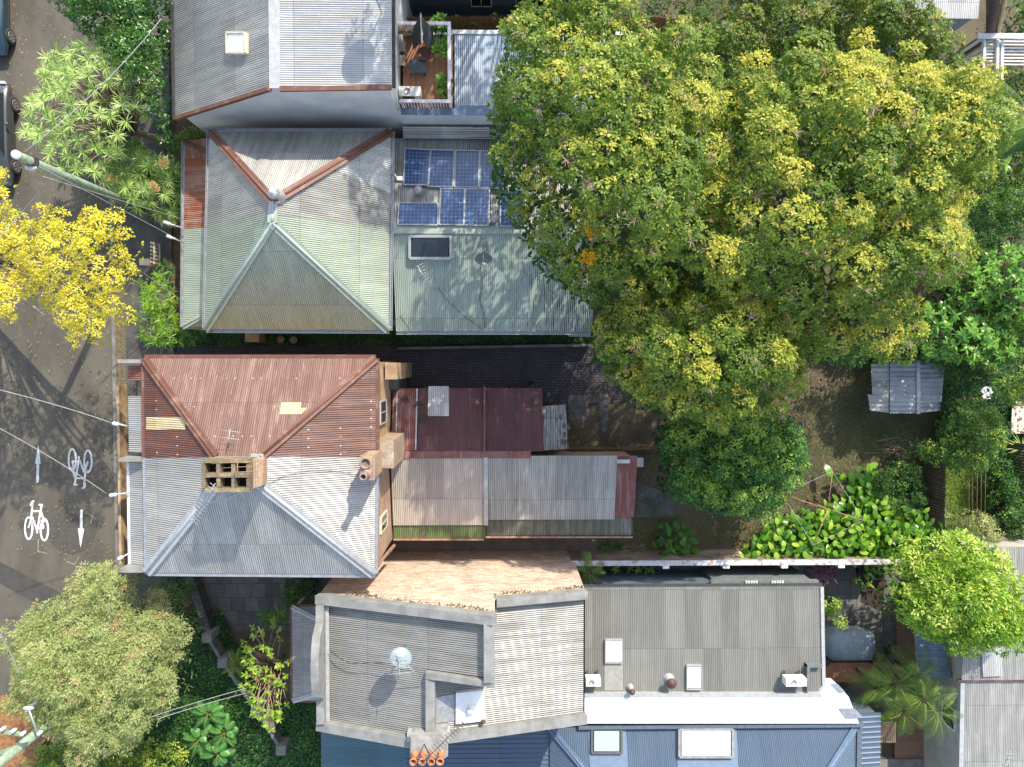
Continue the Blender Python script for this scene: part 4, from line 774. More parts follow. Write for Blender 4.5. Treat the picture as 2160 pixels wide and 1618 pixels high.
def edist(pts, poly):
    d = np.full(len(pts), 1e9)
    for i in range(len(poly)):
        a = poly[i]; b = poly[(i+1) % len(poly)]; ab = b-a; t = np.clip(((pts-a)@ab)/(ab@ab), 0, 1); d = np.minimum(d, np.linalg.norm(pts-(a+t[:, None]*ab), axis=1))
    return d
def scatter(poly, n, mind, tries=60):
    lo, hi = poly.min(0), poly.max(0); out = []
    cand = RNG.uniform(lo, hi, (n*tries, 2)); cand = cand[inside(cand, poly)]
    for c in cand:
        if len(out) >= n: break
        if not out or np.min(np.sum((np.array(out)-c)**2, 1)) > mind**2: out.append(c)
    return np.array(out)
def limb_mesh(parent, mat, base, tips, r0, name='trunk', fork=.35, n=6):
    mb = MB(); base = Vector(base); top = sum((Vector(t) for t in tips), V(0, 0, 0))/len(tips); hub = base.lerp(top, fork); hub.z = base.z+(top.z-base.z)*fork
    mb.tube([base+V(0, 0, -.1), base.lerp(hub, .5)+V(.05, .04, 0), hub], [r0, r0*.85, r0*.75], 9)
    for t in tips:
        t = Vector(t); m1 = hub.lerp(t, .45)+V(random.uniform(-.2, .2), random.uniform(-.2, .2), .2); mb.tube([hub, m1, t], [r0*.5, r0*.3, r0*.08], n)
    return mb.build(name, mat, parent)
bark = m_plain('grey_brown_bark', (.16, .12, .085), (.09, .07, .05), scale=8, rough=.95); bark_l = m_plain('pale_bark', (.34, .27, .19), (.22, .17, .12), scale=8, rough=.9)

twig_m = m_leaf('dry_flower_stalk', [(0, (.20, .11, .08)), (1, (.46, .32, .24))], trans=.1)
def crown(parent, mat, px, zedge, ztop, spacing, rcl, tufts, lpt, L, W, tint=(.3, .15), yellow=.0, tuft_r=.16, power=.5, edge_in=.5, jit=.35, zmin=-.15, flat=.75, under=.5, inner_t=.05, pitchup=.5, ysel=None, name='crown', shell=(.88, 1.03), twigs=0):
    poly = poly_pts(px, zedge); area = .5*abs(np.sum(poly[:, 0]*np.roll(poly[:, 1], -1)-poly[:, 1]*np.roll(poly[:, 0], -1)))
    cen = scatter(poly, int(area/(spacing**2)*1.25)+3, spacing*.72); d = edist(cen, poly); dm = max(d.max(), 1e-3)
    keep = d > rcl*edge_in*.5; cen = cen[keep]; d = d[keep]
    zc = zedge+(ztop-zedge)*np.minimum(1, d/dm)**power+RNG.normal(0, jit, len(cen)); nC = len(cen); r = rcl*RNG.uniform(.7, 1.25, nC)
    r = np.minimum(r, np.maximum(d*1.1, rcl*.55)); C3 = np.column_stack([cen, zc-r*flat])
    ct = RNG.normal(0, 1, nC)
    zc_rel = (zc-zedge)/max(.1, ztop-zedge)
    # tufts on each clump's shell
    nt = np.maximum(4, (tufts*(r/rcl)**2).astype(int)); ci = np.repeat(np.arange(nC), nt); td = rnd_dir(len(ci), zmin)
    bumpy = 1+.14*np.sin(td[:, 0]*5+ct[ci]*7)*np.cos(td[:, 1]*6+ct[ci]*3)
    tp = C3[ci]+td*(r[ci]*RNG.uniform(shell[0], shell[1], len(ci))*bumpy)[:, None]*np.array([1, 1, flat])
    # leaves of each tuft: a small rosette
    li = np.repeat(np.arange(len(ci)), lpt); n = len(li); tn = unit(td[li]*.9+np.array([0, 0, .45])); ld = rnd_dir(n); ld = unit(ld-tn*np.sum(ld*tn, 1)[:, None]+tn*pitchup*RNG.uniform(-.2, 1, n)[:, None])
    nr = unit(tn+rnd_dir(n)*.34); nr = unit(nr-ld*np.sum(nr*ld, 1)[:, None])
    base = tp[li]+ld*(tuft_r*.25)+rnd_dir(n)*(tuft_r*.6*RNG.uniform(0, 1, n))[:, None]; LL = L*RNG.uniform(.7, 1.3, n); WW = W*RNG.uniform(.75, 1.25, n)
    v1, f1 = leaf_quads(base, ld, nr, LL, WW, .12)
    yt = (RNG.uniform(0, 1, len(ci)) < np.clip(yellow*(td[:, 2]*.9+td[:, 1]*.7+.1)*(1+.7*ct[ci]), 0, .95))  # yellow new growth, also coloured onto clump tops and sun side to look sunlit
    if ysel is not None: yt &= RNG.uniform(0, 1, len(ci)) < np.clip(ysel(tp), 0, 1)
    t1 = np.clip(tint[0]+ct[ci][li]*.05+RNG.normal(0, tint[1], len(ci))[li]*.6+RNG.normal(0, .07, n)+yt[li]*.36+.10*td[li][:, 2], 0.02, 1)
    parts = [(v1, f1, np.repeat(t1, 4))]
    # inner, lower leaves filling the crown, tinted darker so the gaps look shaded
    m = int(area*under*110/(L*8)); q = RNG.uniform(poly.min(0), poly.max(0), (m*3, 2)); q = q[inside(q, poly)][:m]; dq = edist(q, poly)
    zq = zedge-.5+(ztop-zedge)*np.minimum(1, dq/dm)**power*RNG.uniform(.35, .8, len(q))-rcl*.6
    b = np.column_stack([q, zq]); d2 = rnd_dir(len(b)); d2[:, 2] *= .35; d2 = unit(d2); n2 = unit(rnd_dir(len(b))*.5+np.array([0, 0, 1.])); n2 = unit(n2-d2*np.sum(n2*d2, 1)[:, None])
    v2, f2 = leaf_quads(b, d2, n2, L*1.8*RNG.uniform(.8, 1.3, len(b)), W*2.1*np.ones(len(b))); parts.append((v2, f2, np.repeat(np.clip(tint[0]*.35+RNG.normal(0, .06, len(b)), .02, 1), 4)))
    if twigs:
        k_ = np.repeat(RNG.choice(nC, int(nC*twigs)), 1); d_ = rnd_dir(len(k_), .25); b_ = C3[k_]+d_*(r[k_]*1.0)[:, None]*np.array([1, 1, flat]); ii = np.repeat(np.arange(len(k_)), 11); mm = len(ii)
        v, f, kk = ribbons(b_[ii], RNG.uniform(0, 2*PI, mm), RNG.uniform(.1, 1.3, mm), RNG.uniform(.12, .3, mm), np.full(mm, .018), RNG.uniform(-.3, .6, mm), 2, (1, .8, .4)); parts.append((v, f, RNG.uniform(0, 1, len(v)))); ntw = len(f)
    Vv, F4, T = merge(parts); oc = np_mesh(name, Vv, F4, mat, parent, T)
    if twigs: oc.data.materials.append(twig_m); mi = np.zeros(len(F4), dtype=np.int32); mi[-ntw:] = 1; oc.data.polygons.foreach_set('material_index', mi)
    return C3
def tree(name, label, cat, mat, px, zedge, ztop, base_px, r0=.2, group=None, ntips=14, bk=None, **kw):
    bp = P(*base_px, 0); o = thing(name, label, cat, bp, group); C3 = crown(o, mat, px, zedge, ztop, **kw)
    idx = RNG.choice(len(C3), min(ntips, len(C3)), replace=False); limb_mesh(o, bk or bark, bp, [C3[i]-np.array([0, 0, .1]) for i in idx], r0); return o
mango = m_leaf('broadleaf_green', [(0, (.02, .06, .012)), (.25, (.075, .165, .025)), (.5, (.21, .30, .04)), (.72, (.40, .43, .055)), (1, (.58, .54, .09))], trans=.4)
olive = m_leaf('olive_leaf', [(0, (.02, .05, .012)), (.3, (.07, .14, .02)), (.6, (.16, .23, .03)), (1, (.42, .38, .07))], trans=.38)
dkgreen = m_leaf('deep_green_leaf', [(0, (.01, .045, .018)), (.3, (.045, .15, .035)), (.6, (.15, .31, .05)), (1, (.42, .56, .08))], trans=.4)
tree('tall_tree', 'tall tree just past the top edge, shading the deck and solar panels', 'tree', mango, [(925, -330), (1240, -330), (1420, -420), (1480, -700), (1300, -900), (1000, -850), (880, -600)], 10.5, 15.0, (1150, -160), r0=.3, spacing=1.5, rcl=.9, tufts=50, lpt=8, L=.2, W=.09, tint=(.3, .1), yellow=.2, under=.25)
G_W = [(1035, 300), (1042, 200), (1060, 100), (1125, 50), (1205, 10), (1290, -30), (1296, 70), (1345, 120), (1480, 150), (1500, 250), (1490, 400), (1455, 520), (1390, 620), (1262, 655), (1200, 615), (1130, 560), (1090, 480), (1035, 380)]
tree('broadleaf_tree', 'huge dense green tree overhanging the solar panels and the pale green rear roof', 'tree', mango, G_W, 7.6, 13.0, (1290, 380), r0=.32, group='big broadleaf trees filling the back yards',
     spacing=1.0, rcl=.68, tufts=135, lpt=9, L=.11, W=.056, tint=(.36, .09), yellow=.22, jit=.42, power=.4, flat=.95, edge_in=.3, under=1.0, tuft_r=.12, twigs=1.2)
tree('broadleaf_tree', 'dull olive tree in front of the glaring white roof at the top edge', 'tree', olive, [(1330, 110), (1500, 45), (1600, -20), (1700, 10), (1770, -30), (1870, -10), (1930, 45), (1960, 100), (2000, 150), (1970, 210), (1850, 200), (1700, 190), (1550, 230), (1400, 200)], 5.2, 8.0, (1700, 160), r0=.28, group='big broadleaf trees filling the back yards',
     spacing=.95, rcl=.66, tufts=125, lpt=8, L=.12, W=.058, tint=(.40, .09), yellow=.2, flat=.95, edge_in=.3, under=1.0, jit=.45, tuft_r=.13, twigs=.8)
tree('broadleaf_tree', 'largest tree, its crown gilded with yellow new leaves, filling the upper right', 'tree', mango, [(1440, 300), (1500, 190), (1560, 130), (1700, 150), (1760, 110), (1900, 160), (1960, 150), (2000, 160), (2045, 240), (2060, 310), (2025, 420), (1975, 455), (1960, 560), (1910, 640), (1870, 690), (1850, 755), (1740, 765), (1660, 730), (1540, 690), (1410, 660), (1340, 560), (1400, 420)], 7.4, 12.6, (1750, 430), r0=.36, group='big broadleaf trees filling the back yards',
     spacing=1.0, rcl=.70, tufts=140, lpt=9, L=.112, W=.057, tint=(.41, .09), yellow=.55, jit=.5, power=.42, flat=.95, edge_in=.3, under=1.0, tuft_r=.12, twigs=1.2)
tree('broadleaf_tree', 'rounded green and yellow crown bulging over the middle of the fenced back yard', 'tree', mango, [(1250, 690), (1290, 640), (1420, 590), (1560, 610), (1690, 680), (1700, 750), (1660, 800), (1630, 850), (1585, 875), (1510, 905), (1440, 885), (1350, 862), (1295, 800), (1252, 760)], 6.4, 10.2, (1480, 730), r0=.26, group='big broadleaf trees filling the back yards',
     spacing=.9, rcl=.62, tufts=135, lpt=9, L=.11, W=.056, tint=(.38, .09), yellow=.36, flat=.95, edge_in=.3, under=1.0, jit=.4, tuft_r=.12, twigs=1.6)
tree('round_tree', 'dark blue green rounded tree partly under the big crown, mid back yard', 'tree', dkgreen, [(1390, 910), (1430, 870), (1600, 850), (1660, 870), (1690, 930), (1695, 990), (1650, 1060), (1610, 1090), (1520, 1085), (1470, 1065), (1400, 1040)], 2.6, 4.6, (1540, 980), r0=.14,
     spacing=.5, rcl=.45, tufts=75, lpt=6, L=.10, W=.075, tint=(.3, .13), yellow=.45)
yellow = m_leaf('yellow_leaf', [(0, (.10, .20, .01)), (.3, (.38, .44, .02)), (.55, (.70, .62, .05)), (1, (.86, .74, .14))], trans=.4)
tree('yellow_tree', 'bright yellow leafed street tree spreading over the road', 'tree', yellow, [(-60, 480), (-60, 350), (20, 370), (60, 420), (130, 455), (165, 450), (170, 420), (190, 450), (250, 440), (285, 470), (285, 540), (300, 600), (315, 615), (300, 680), (240, 700), (225, 735), (180, 725), (165, 690), (120, 640), (50, 690), (0, 650), (-60, 660)], 5.8, 7.6, (-60, 560), r0=.14,
     spacing=.68, rcl=.45, tufts=50, lpt=8, L=.10, W=.045, tint=(.58, .18), yellow=.1, flat=.4, under=.05, edge_in=.15, bk=bark_l, jit=.45, ntips=26)
bottle = m_leaf('grey_green_leaf', [(0, (.06, .09, .025)), (.3, (.19, .25, .08)), (.6, (.38, .44, .16)), (.96, (.58, .62, .30)), (1, (.6, .35, .2))], trans=.36)
tree('bottlebrush_tree', 'wide pale olive tree with fine leaves beside the road, lower left', 'tree', bottle, [(42, 1310), (70, 1280), (110, 1262), (150, 1250), (185, 1195), (245, 1185), (290, 1200), (300, 1250), (350, 1245), (385, 1280), (420, 1300), (405, 1350), (385, 1420), (400, 1430), (380, 1480), (330, 1500), (300, 1560), (200, 1585), (170, 1540), (120, 1490), (55, 1470), (45, 1440), (60, 1400), (50, 1340)], 4.0, 6.6, (220, 1400), r0=.2,
     spacing=.5, rcl=.5, tufts=62, lpt=13, L=.12, W=.028, tint=(.56, .14), yellow=.1, tuft_r=.2, jit=.4, pitchup=1.0, edge_in=.3)
lime = m_leaf('lime_leaf', [(0, (.02, .07, .01)), (.3, (.10, .24, .02)), (.6, (.30, .48, .04)), (1, (.62, .68, .16))], trans=.35, rough=.4)
tree('lime_green_tree', 'vivid lime green tree overlapping the white boundary wall and grey roof, lower right', 'tree', lime, [(1870, 1190), (1900, 1130), (1990, 1115), (2060, 1125), (2110, 1180), (2120, 1220), (2155, 1270), (2140, 1330), (2060, 1350), (2010, 1370), (1940, 1330), (1870, 1290), (1865, 1240)], 3.6, 6.0, (1960, 1240), r0=.16,
     spacing=.5, rcl=.5, tufts=52, lpt=7, L=.17, W=.055, tint=(.45, .14), yellow=.3, pitchup=.9)
tree('flowering_tree', 'glossy green tree dotted with white flowers at the top left', 'tree', m_leaf('glossy_leaf', [(0, (.008, .035, .01)), (.3, (.03, .11, .02)), (.6, (.10, .24, .03)), (.9, (.30, .42, .10)), (1, (.9, .9, .85))], rough=.3), [(120, -40), (380, -40), (385, 40), (350, 60), (365, 120), (355, 260), (350, 340), (320, 250), (230, 110), (180, 70), (130, 20)], 3.6, 5.4, (300, 60), r0=.16,
     spacing=.55, rcl=.5, tufts=60, lpt=7, L=.11, W=.06, tint=(.36, .16), yellow=.12)
shrubm = m_leaf('shrub_leaf', [(0, (.015, .05, .012)), (.3, (.05, .14, .025)), (.6, (.15, .28, .04)), (1, (.50, .54, .08))], trans=.36)
def shrub(label, px, ze, zt, mat=None, name='shrub', cat='shrub', group=None, trunk=True, **kw):
    d = dict(spacing=.4, rcl=.34, tufts=34, lpt=7, L=.10, W=.045, tint=(.35, .14), yellow=.2, under=.5); d.update(kw)
    c = np.mean(np.array(px), 0); bp = P(c[0], c[1], ze); bp.z = 0; o = thing(name, label, cat, bp, group); C3 = crown(o, mat or shrubm, px, ze, zt, **d)
    if trunk:
        idx = RNG.choice(len(C3), min(6, len(C3)), replace=False); limb_mesh(o, bark, bp, [C3[i] for i in idx], .05, name='stem', fork=.2, n=5)
    return o
shrub('yellowish green shrub at the bottom edge, right of the pale olive tree', [(215, 1590), (280, 1560), (350, 1560), (395, 1590), (390, 1700), (200, 1700)], 1.6, 2.6, yellow=.7, tint=(.45, .14))
shrub('dark green shrub in the corner behind the pole at the bottom left', [(60, 1590), (150, 1545), (200, 1575), (210, 1700), (60, 1700)], 2.2, 3.0, tint=(.4, .12), yellow=.3)
shrub('bushy green tree at the right edge, below the umbrella trees', [(2070, 780), (2110, 700), (2180, 690), (2200, 850), (2120, 860), (2060, 830)], 3, 5, tint=(.42, .14), yellow=.45, spacing=.5, rcl=.45, tufts=50)
shrub('dark shrub behind the shed beside the clothes line', [(1995, 850), (2030, 820), (2060, 850), (2095, 890), (2085, 950), (2060, 980), (2010, 960), (1985, 900)], 2, 3.4, tint=(.33, .14), yellow=.3)
shrub('dark green creeper mass between the shed and the big trees', [(1740, 740), (1900, 700), (2000, 740), (2060, 760), (2050, 830), (1985, 790), (1930, 762), (1850, 765), (1760, 780)], 1.8, 3.2, tint=(.2, .1), yellow=.1)
shrub('mixed green shrubs between the big trees and the palm', [(1990, 560), (2010, 440), (2070, 400), (2130, 400), (2150, 450), (2120, 530), (2060, 560), (2000, 640)], 2.4, 4.0, mat=dkgreen, tint=(.3, .14), yellow=.2, spacing=.5, rcl=.42, tufts=44)
shrub('bluish green rounded shrub by the covered car shapes at the right edge', [(2090, 420), (2150, 415), (2165, 450), (2150, 485), (2100, 480)], 2.6, 3.2, tint=(.5, .1))
shrub('low dark shrubs against the paling fence, behind the large leafed plants', [(1830, 1000), (1900, 960), (1945, 985), (1940, 1080), (1880, 1090), (1830, 1060)], .9, 1.6, tint=(.2, .12), yellow=.05)
shrub('shrub overhanging the fence end beside the clothes line', [(1930, 930), (2000, 925), (2060, 940), (2040, 1010), (1990, 980), (1930, 975)], 1.6, 2.4, tint=(.4, .14), yellow=.5)
shrub('feathery light green shrub at the foot of the clothes line', [(1990, 1080), (2040, 1070), (2100, 1100), (2090, 1140), (2020, 1145)], 1.2, 1.9, mat=bottle, tint=(.4, .12), L=.1, W=.03, lpt=10)
shrub('small yellow green shrub at the end of the dark grey roof', [(1733, 1262), (1750, 1250), (1770, 1272), (1758, 1300), (1736, 1302)], 1.2, 1.9, mat=lime, tint=(.5, .1), spacing=.3, rcl=.25, tufts=30)
shrub('clipped green hedge running along the brown fence at the top edge', [(1300, 20), (1380, 5), (1560, 8), (1570, 45), (1310, 50)], 1.6, 2.3, tint=(.25, .1), yellow=.05, name='hedge', cat='hedge')
shrub('dense climbing hedge beside the right hand paling fence', [(2085, 950), (2140, 950), (2145, 1140), (2085, 1140), (2078, 1050)], .9, 1.7, mat=dkgreen, tint=(.32, .12), yellow=.15, name='hedge', cat='hedge')
shrub('low climber trailing along the top of the brown fence', [(950, 30), (1120, 32), (1120, 42), (950, 40)], 1.9, 2.15, tint=(.45, .1), spacing=.25, rcl=.18, tufts=20, name='climber', cat='climber', trunk=False)
shrub('leafy shrub under the eave of the grey hip roof, beside the footpath', [(330, 1215), (420, 1215), (410, 1275), (350, 1270)], .8, 1.4, tint=(.25, .1), yellow=.05)
shrub('dark green bush among paving behind the orange brick wall corner', [(590, 1225), (660, 1222), (660, 1275), (600, 1300)], .9, 1.5, tint=(.28, .1), yellow=.1)
shrub('narrow front garden shrub with small leaves at the verandah of the rusted roof', [(335, 395), (388, 330), (392, 400), (370, 440), (345, 440)], 1.0, 1.8, tint=(.4, .14), yellow=.3)
shrub('green bush under the dark corner of the large grey roof', [(370, 275), (440, 280), (440, 310), (395, 345), (370, 320)], 1.0, 1.7, tint=(.35, .12))

shrub('dense green undergrowth beneath the umbrella trees', [(2000, 560), (2180, 530), (2190, 720), (2100, 770), (1990, 720), (1930, 700)], 2.0, 3.1, mat=dkgreen, tint=(.28, .1), yellow=.1, spacing=.55, rcl=.5, tufts=60)
# rosette plants
def rosettes(parent, mat, centres, n, L, W, el=(.1, 1.1), droop=1.0, tint=.4, name='crown', prof=(.35, 1, .8, .05), seg=3, tj=.1, rj=.0):
    c = np.array([[*q] for q in centres]); ci = np.repeat(np.arange(len(c)), n); m = len(ci); az = RNG.uniform(0, 2*PI, m); e = RNG.uniform(*el, m)
    Vv, F4, k = ribbons(c[ci]+RNG.normal(0, .001+rj, (m, 3)), az, e, L*RNG.uniform(.75, 1.15, m), W*RNG.uniform(.8, 1.2, m), droop*RNG.uniform(.7, 1.3, m), seg, prof)
    t = np.clip((tint+RNG.normal(0, .08, len(c))[ci]+RNG.normal(0, tj, m)), .02, 1); return np_mesh(name, Vv, F4, mat, parent, np.repeat(t, k), True)
def rosette_tree(name, label, cat, mat, px, ze, zt, base_px, nhead, mind, n, L, W, r0=.1, bk=None, group=None, jit=.25, low=.35, curved=True, **kw):
    poly = poly_pts(px, ze); cen = scatter(poly, nhead, mind, 200); d = edist(cen, poly); z = ze+(zt-ze)*np.minimum(1, d/d.max())**.6+RNG.normal(0, jit, len(cen)); bp = P(*base_px, 0)
    o = thing(name, label, cat, bp, group); C3 = np.column_stack([cen, z]); q = scatter(poly, int(nhead*low), mind, 200)
    C4 = np.concatenate([C3, np.column_stack([q, np.full(len(q), ze-.4)])]) if len(q) else C3
    rosettes(o, mat, C4, n, L, W, **kw)
    mb = MB(); top = Vector(C3.mean(0)); hubs = [bp.lerp(V(top.x+random.uniform(-.5, .5), top.y+random.uniform(-.5, .5), ze*.7), .55) for _ in range(3)]
    for h in hubs: mb.tube([bp+V(0, 0, -.05), bp.lerp(h, .5)+V(random.uniform(-.1, .1), .05, .1), h], [r0, r0*.8, r0*.65], 7)
    for c in C3: c = Vector(c); h = random.choice(hubs); mb.tube([h, h.lerp(c, .5)+V(random.uniform(-.15, .15), random.uniform(-.15, .15), .1), c-V(0, 0, .03)], [r0*.4, r0*.28, r0*.15], 5)
    mb.build('trunk', bk or bark_l, o); return o
spiky = m_leaf('spiky_leaf', [(0, (.05, .12, .03)), (.3, (.18, .34, .07)), (.6, (.46, .60, .18)), (1, (.82, .86, .5))], trans=.3, rough=.35)
umb = m_leaf('umbrella_leaf', [(0, (.02, .07, .01)), (.3, (.07, .20, .02)), (.6, (.22, .42, .05)), (1, (.55, .65, .2))], trans=.3, rough=.3)
rosette_tree('dragon_tree', 'branching tree of pale green spiky leaf heads leaning over the road, top left', 'tree', spiky, [(75, 250), (120, 100), (150, 130), (200, 105), (270, 70), (290, 130), (325, 140), (335, 200), (290, 240), (290, 300), (250, 330), (200, 390), (150, 370), (100, 320), (65, 300)], 3.6, 5.2, (358, 308), 95, .30, 26, .42, .036, r0=.14, el=(-.2, 1.3), droop=.7, tint=.56)
rosette_tree('spiky_bush', 'dense fountain like bush of narrow leaves with cream flower spikes', 'bush', spiky, [(220, 370), (245, 310), (300, 300), (350, 330), (390, 370), (388, 430), (350, 460), (280, 440), (235, 410)], 1.7, 2.6, (310, 380), 44, .28, 48, .5, .026, r0=.07, el=(-.1, 1.3), droop=1.3, tint=.42)
fl_m = m_leaf('cream_flower', [(0, (.60, .40, .18)), (1, (.78, .58, .30))]); fbush = [o for o in bpy.data.objects if o.name == 'spiky_bush'][0]
for cx, cy in ((235, 378), (345, 345), (325, 395)):
    c = np.array([*P(cx, cy, 2.9)]); n_ = 260; d = rnd_dir(n_, -.4); b = c+d*RNG.uniform(.02, .2, n_)[:, None]; nr = unit(rnd_dir(n_)); nr = unit(np.cross(nr, d)); v, f = leaf_quads(b, d, nr, .09*np.ones(n_), .03*np.ones(n_)); np_mesh('flower_spike', v, f, fl_m, fbush, RNG.uniform(0, 1, n_*4))
rosette_tree('umbrella_tree', 'umbrella tree with glossy finger leaves spreading at the right edge', 'tree', umb, [(1990, 560), (2060, 530), (2180, 520), (2200, 700), (2130, 700), (2060, 650), (2000, 640)], 3.4, 4.8, (2110, 640), 120, .25, 13, .30, .085, el=(-.3, .7), droop=.8, tint=.4, prof=(.3, 1, .9, .1), r0=.09, group='umbrella trees at the right')
rosette_tree('umbrella_tree', 'lower umbrella tree hanging over the shed', 'tree', umb, [(1905, 670), (1960, 640), (2020, 650), (2110, 690), (2150, 740), (2080, 770), (2020, 760), (1960, 755), (1915, 720)], 3.2, 4.2, (2040, 720), 95, .25, 13, .30, .085, el=(-.3, .7), droop=.8, tint=.38, prof=(.3, 1, .9, .1), r0=.08, group='umbrella trees at the right')
rosette_tree('umbrella_tree', 'small umbrella tree at the right tip of the gilded crown', 'tree', umb, [(2050, 330), (2090, 305), (2118, 330), (2105, 375), (2060, 370)], 4.4, 5.2, (2080, 360), 9, .3, 14, .33, .09, el=(-.3, .7), droop=.8, tint=.55, prof=(.3, 1, .9, .1), r0=.06, group='umbrella trees at the right')
rosette_tree('frangipani_tree', 'half bare frangipani with yellow green leaves beside the small front verandah', 'tree', lime, [(520, 1320), (560, 1310), (610, 1330), (612, 1470), (585, 1540), (525, 1500), (515, 1400)], 2.4, 3.2, (600, 1385), 70, .17, 8, .2, .06, el=(0, 1.1), droop=.6, tint=.62, prof=(.4, 1, .9, .2), r0=.07, bk=m_plain('pinkish_bark', (.42, .26, .18), (.3, .2, .15)), low=.1)
rosette_tree('bamboo_clump', 'bright green bamboo like clump behind the picket fence', 'bamboo', lime, [(300, 590), (340, 580), (368, 600), (380, 680), (372, 725), (310, 728), (305, 660)], 1.6, 2.4, (345, 660), 46, .17, 16, .34, .032, el=(-.2, 1.0), droop=.9, tint=.42, r0=.03, low=.5)
rosettes_d = dict(el=(.2, 1.2), seg=3)
def ros(name, label, cat, mat, pts, z, n, L, W, group=None, **kw):
    c0 = P(*pts[0], z); o = thing(name, label, cat, V(c0.x, c0.y, 0), group); cs = []
    for k, (a, b) in enumerate(pts): cs.append(P(a, b, z+random.uniform(-.12, .12)))
    rosettes(o, mat, cs, n, L, W, name='leaves', **kw); mb = MB()
    for c in cs: mb.tube([V(c0.x, c0.y, -.02), V(c0.x, c0.y, .04).lerp(c, .5), c], .03, 5)
    mb.build('stem', bark, o); return o
agave = m_leaf('agave_leaf', [(0, (.03, .05, .03)), (.5, (.12, .15, .09)), (1, (.6, .32, .18))]); magenta = m_leaf('magenta_leaf', [(0, (.05, .02, .04)), (.5, (.16, .06, .10)), (1, (.4, .2, .25))])
ros('agave_plant', 'spiky grey green rosette plant at the end of the tarpaulin', 'plant', agave, [(1868, 1378)], .8, 52, .6, .10, el=(-.1, 1.2), droop=.4, tint=.45, tj=.2)
ros('bromeliad_plant', 'purple leafed rosette plant hanging below the white boundary wall', 'plant', magenta, [(1748, 1208), (1728, 1206)], .8, 30, .62, .09, el=(-.1, 1.0), droop=.8, tint=.5)
ros('magnolia_plant', 'sparse sapling with star shaped leaf heads in the courtyard bed', 'plant', shrubm, [(1832, 1215), (1820, 1238), (1835, 1232), (1842, 1205), (1808, 1222)], 1.1, 9, .24, .09, el=(.0, .8), droop=.4, tint=.6)
ros('fern_plant', 'dark fern in the shaded strip beside the pale green hip roof', 'fern', dkgreen, [(395, 712), (425, 708), (410, 716)], .5, 22, .45, .07, el=(.1, 1.1), droop=1.0, tint=.35)
ros('fern_plant', 'fern clump at the foot of the picket fence, near the gate', 'fern', shrubm, [(345, 560), (330, 575), (360, 572)], .5, 24, .42, .04, el=(.1, 1.1), droop=1.0, tint=.5)
ros('yucca_plant', 'spiky yellow edged rosette plant at the right edge', 'plant', spiky, [(2155, 945)], 1.0, 60, .75, .05, el=(-.1, 1.2), droop=.6, tint=.55)
ros('small_fern', 'little green fern in the bed behind the green rear gutter strip', 'fern', dkgreen, [(1290, 1152), (1275, 1156), (1305, 1150)], .35, 20, .3, .03, el=(.1, 1.1), droop=1.0, tint=.35)
ros('ginger_plant', 'yellow green leaves sticking out under the white boundary wall', 'plant', lime, [(1330, 1198), (1345, 1200), (1362, 1199), (1375, 1201), (1300, 1199)], .6, 10, .28, .06, el=(.0, 1.0), droop=.7, tint=.55)
ros('lily_plant', 'green strap leafed plants beside the large grey roof verandah, bottom edge', 'plant', dkgreen, [(498, 1385), (500, 1420), (505, 1450), (590, 1290), (575, 1310), (560, 1300)], .7, 24, .5, .06, el=(.0, 1.2), droop=.9, tint=.5)
bigl = m_leaf('large_leaf', [(0, (.015, .07, .01)), (.35, (.06, .19, .018)), (.65, (.20, .40, .03)), (1, (.50, .62, .08))], rough=.3, trans=.35)
LP_ = (.5, 1.0, .95, .35)
T1o = [o for o in bpy.data.objects if o.get('label', '').startswith('huge dense')][0]
for cx, cy, z_ in ((1240, 543, 10.6), (1250, 488, 11.4)):
    c = np.array([*P(cx, cy, z_)]); n_ = 260; d = rnd_dir(n_, -.1); b = c+d*RNG.uniform(.05, .26, n_)[:, None]; nr = unit(rnd_dir(n_)*.6+np.array([0, 0, 1.])); nr = unit(np.cross(nr, d)); v, f = leaf_quads(b, d, nr, .08*np.ones(n_), .05*np.ones(n_)); np_mesh('orange_blossom', v, f, m_leaf('orange_flower', [(0, (.75, .35, .01)), (1, (.85, .55, .02))]), T1o, RNG.uniform(0, 1, n_*4))
def bigleaf(label, px, z0, z1, n, L, W, tint, mat=bigl, name='large_leaf_plant'):
    poly = poly_pts(px, z1*.8); q = scatter(poly, n, L*.26, 80); c = poly.mean(0); o = thing(name, label, 'plant', (c[0], c[1], 0)); m = len(q)
    z = RNG.uniform(z0, z1, m)+edist(q, poly)*.3; az = RNG.uniform(0, 2*PI, m)*.7-1.9; el = RNG.uniform(-.1, .6, m)
    Vv, F4, k = ribbons(np.column_stack([q, z]), az, el, L*RNG.uniform(.65, 1.2, m), W*RNG.uniform(.8, 1.15, m), RNG.uniform(.5, 1.2, m), 4, (.45, .95, 1.0, .75, .12), RNG.uniform(-.3, .3, m))
    np_mesh('leaves', Vv, F4, mat, o, np.repeat(np.clip(tint+RNG.normal(0, .2, m), .05, 1), k), True)
    mb = MB()
    for i in range(0, m, 3): mb.tube([(q[i][0], q[i][1], 0), (q[i][0], q[i][1], z[i])], .012, 4)
    mb.build('stem', m_leaf('green_stem', [(0, (.08, .15, .04))]), o)
bigleaf('bank of shiny large leafed plants along the white boundary wall', [(1565, 1178), (1590, 1140), (1640, 1100), (1700, 1090), (1790, 1060), (1840, 1030), (1900, 1070), (1950, 1080), (1960, 1130), (1900, 1190), (1750, 1186), (1600, 1186)], .6, 1.6, 1000, .40, .21, .5)
bigleaf('darker large leafed plant behind the rotary clothes hoist', [(1755, 1005), (1800, 990), (1840, 985), (1838, 1040), (1790, 1050)], .5, 1.1, 30, .52, .28, .35)
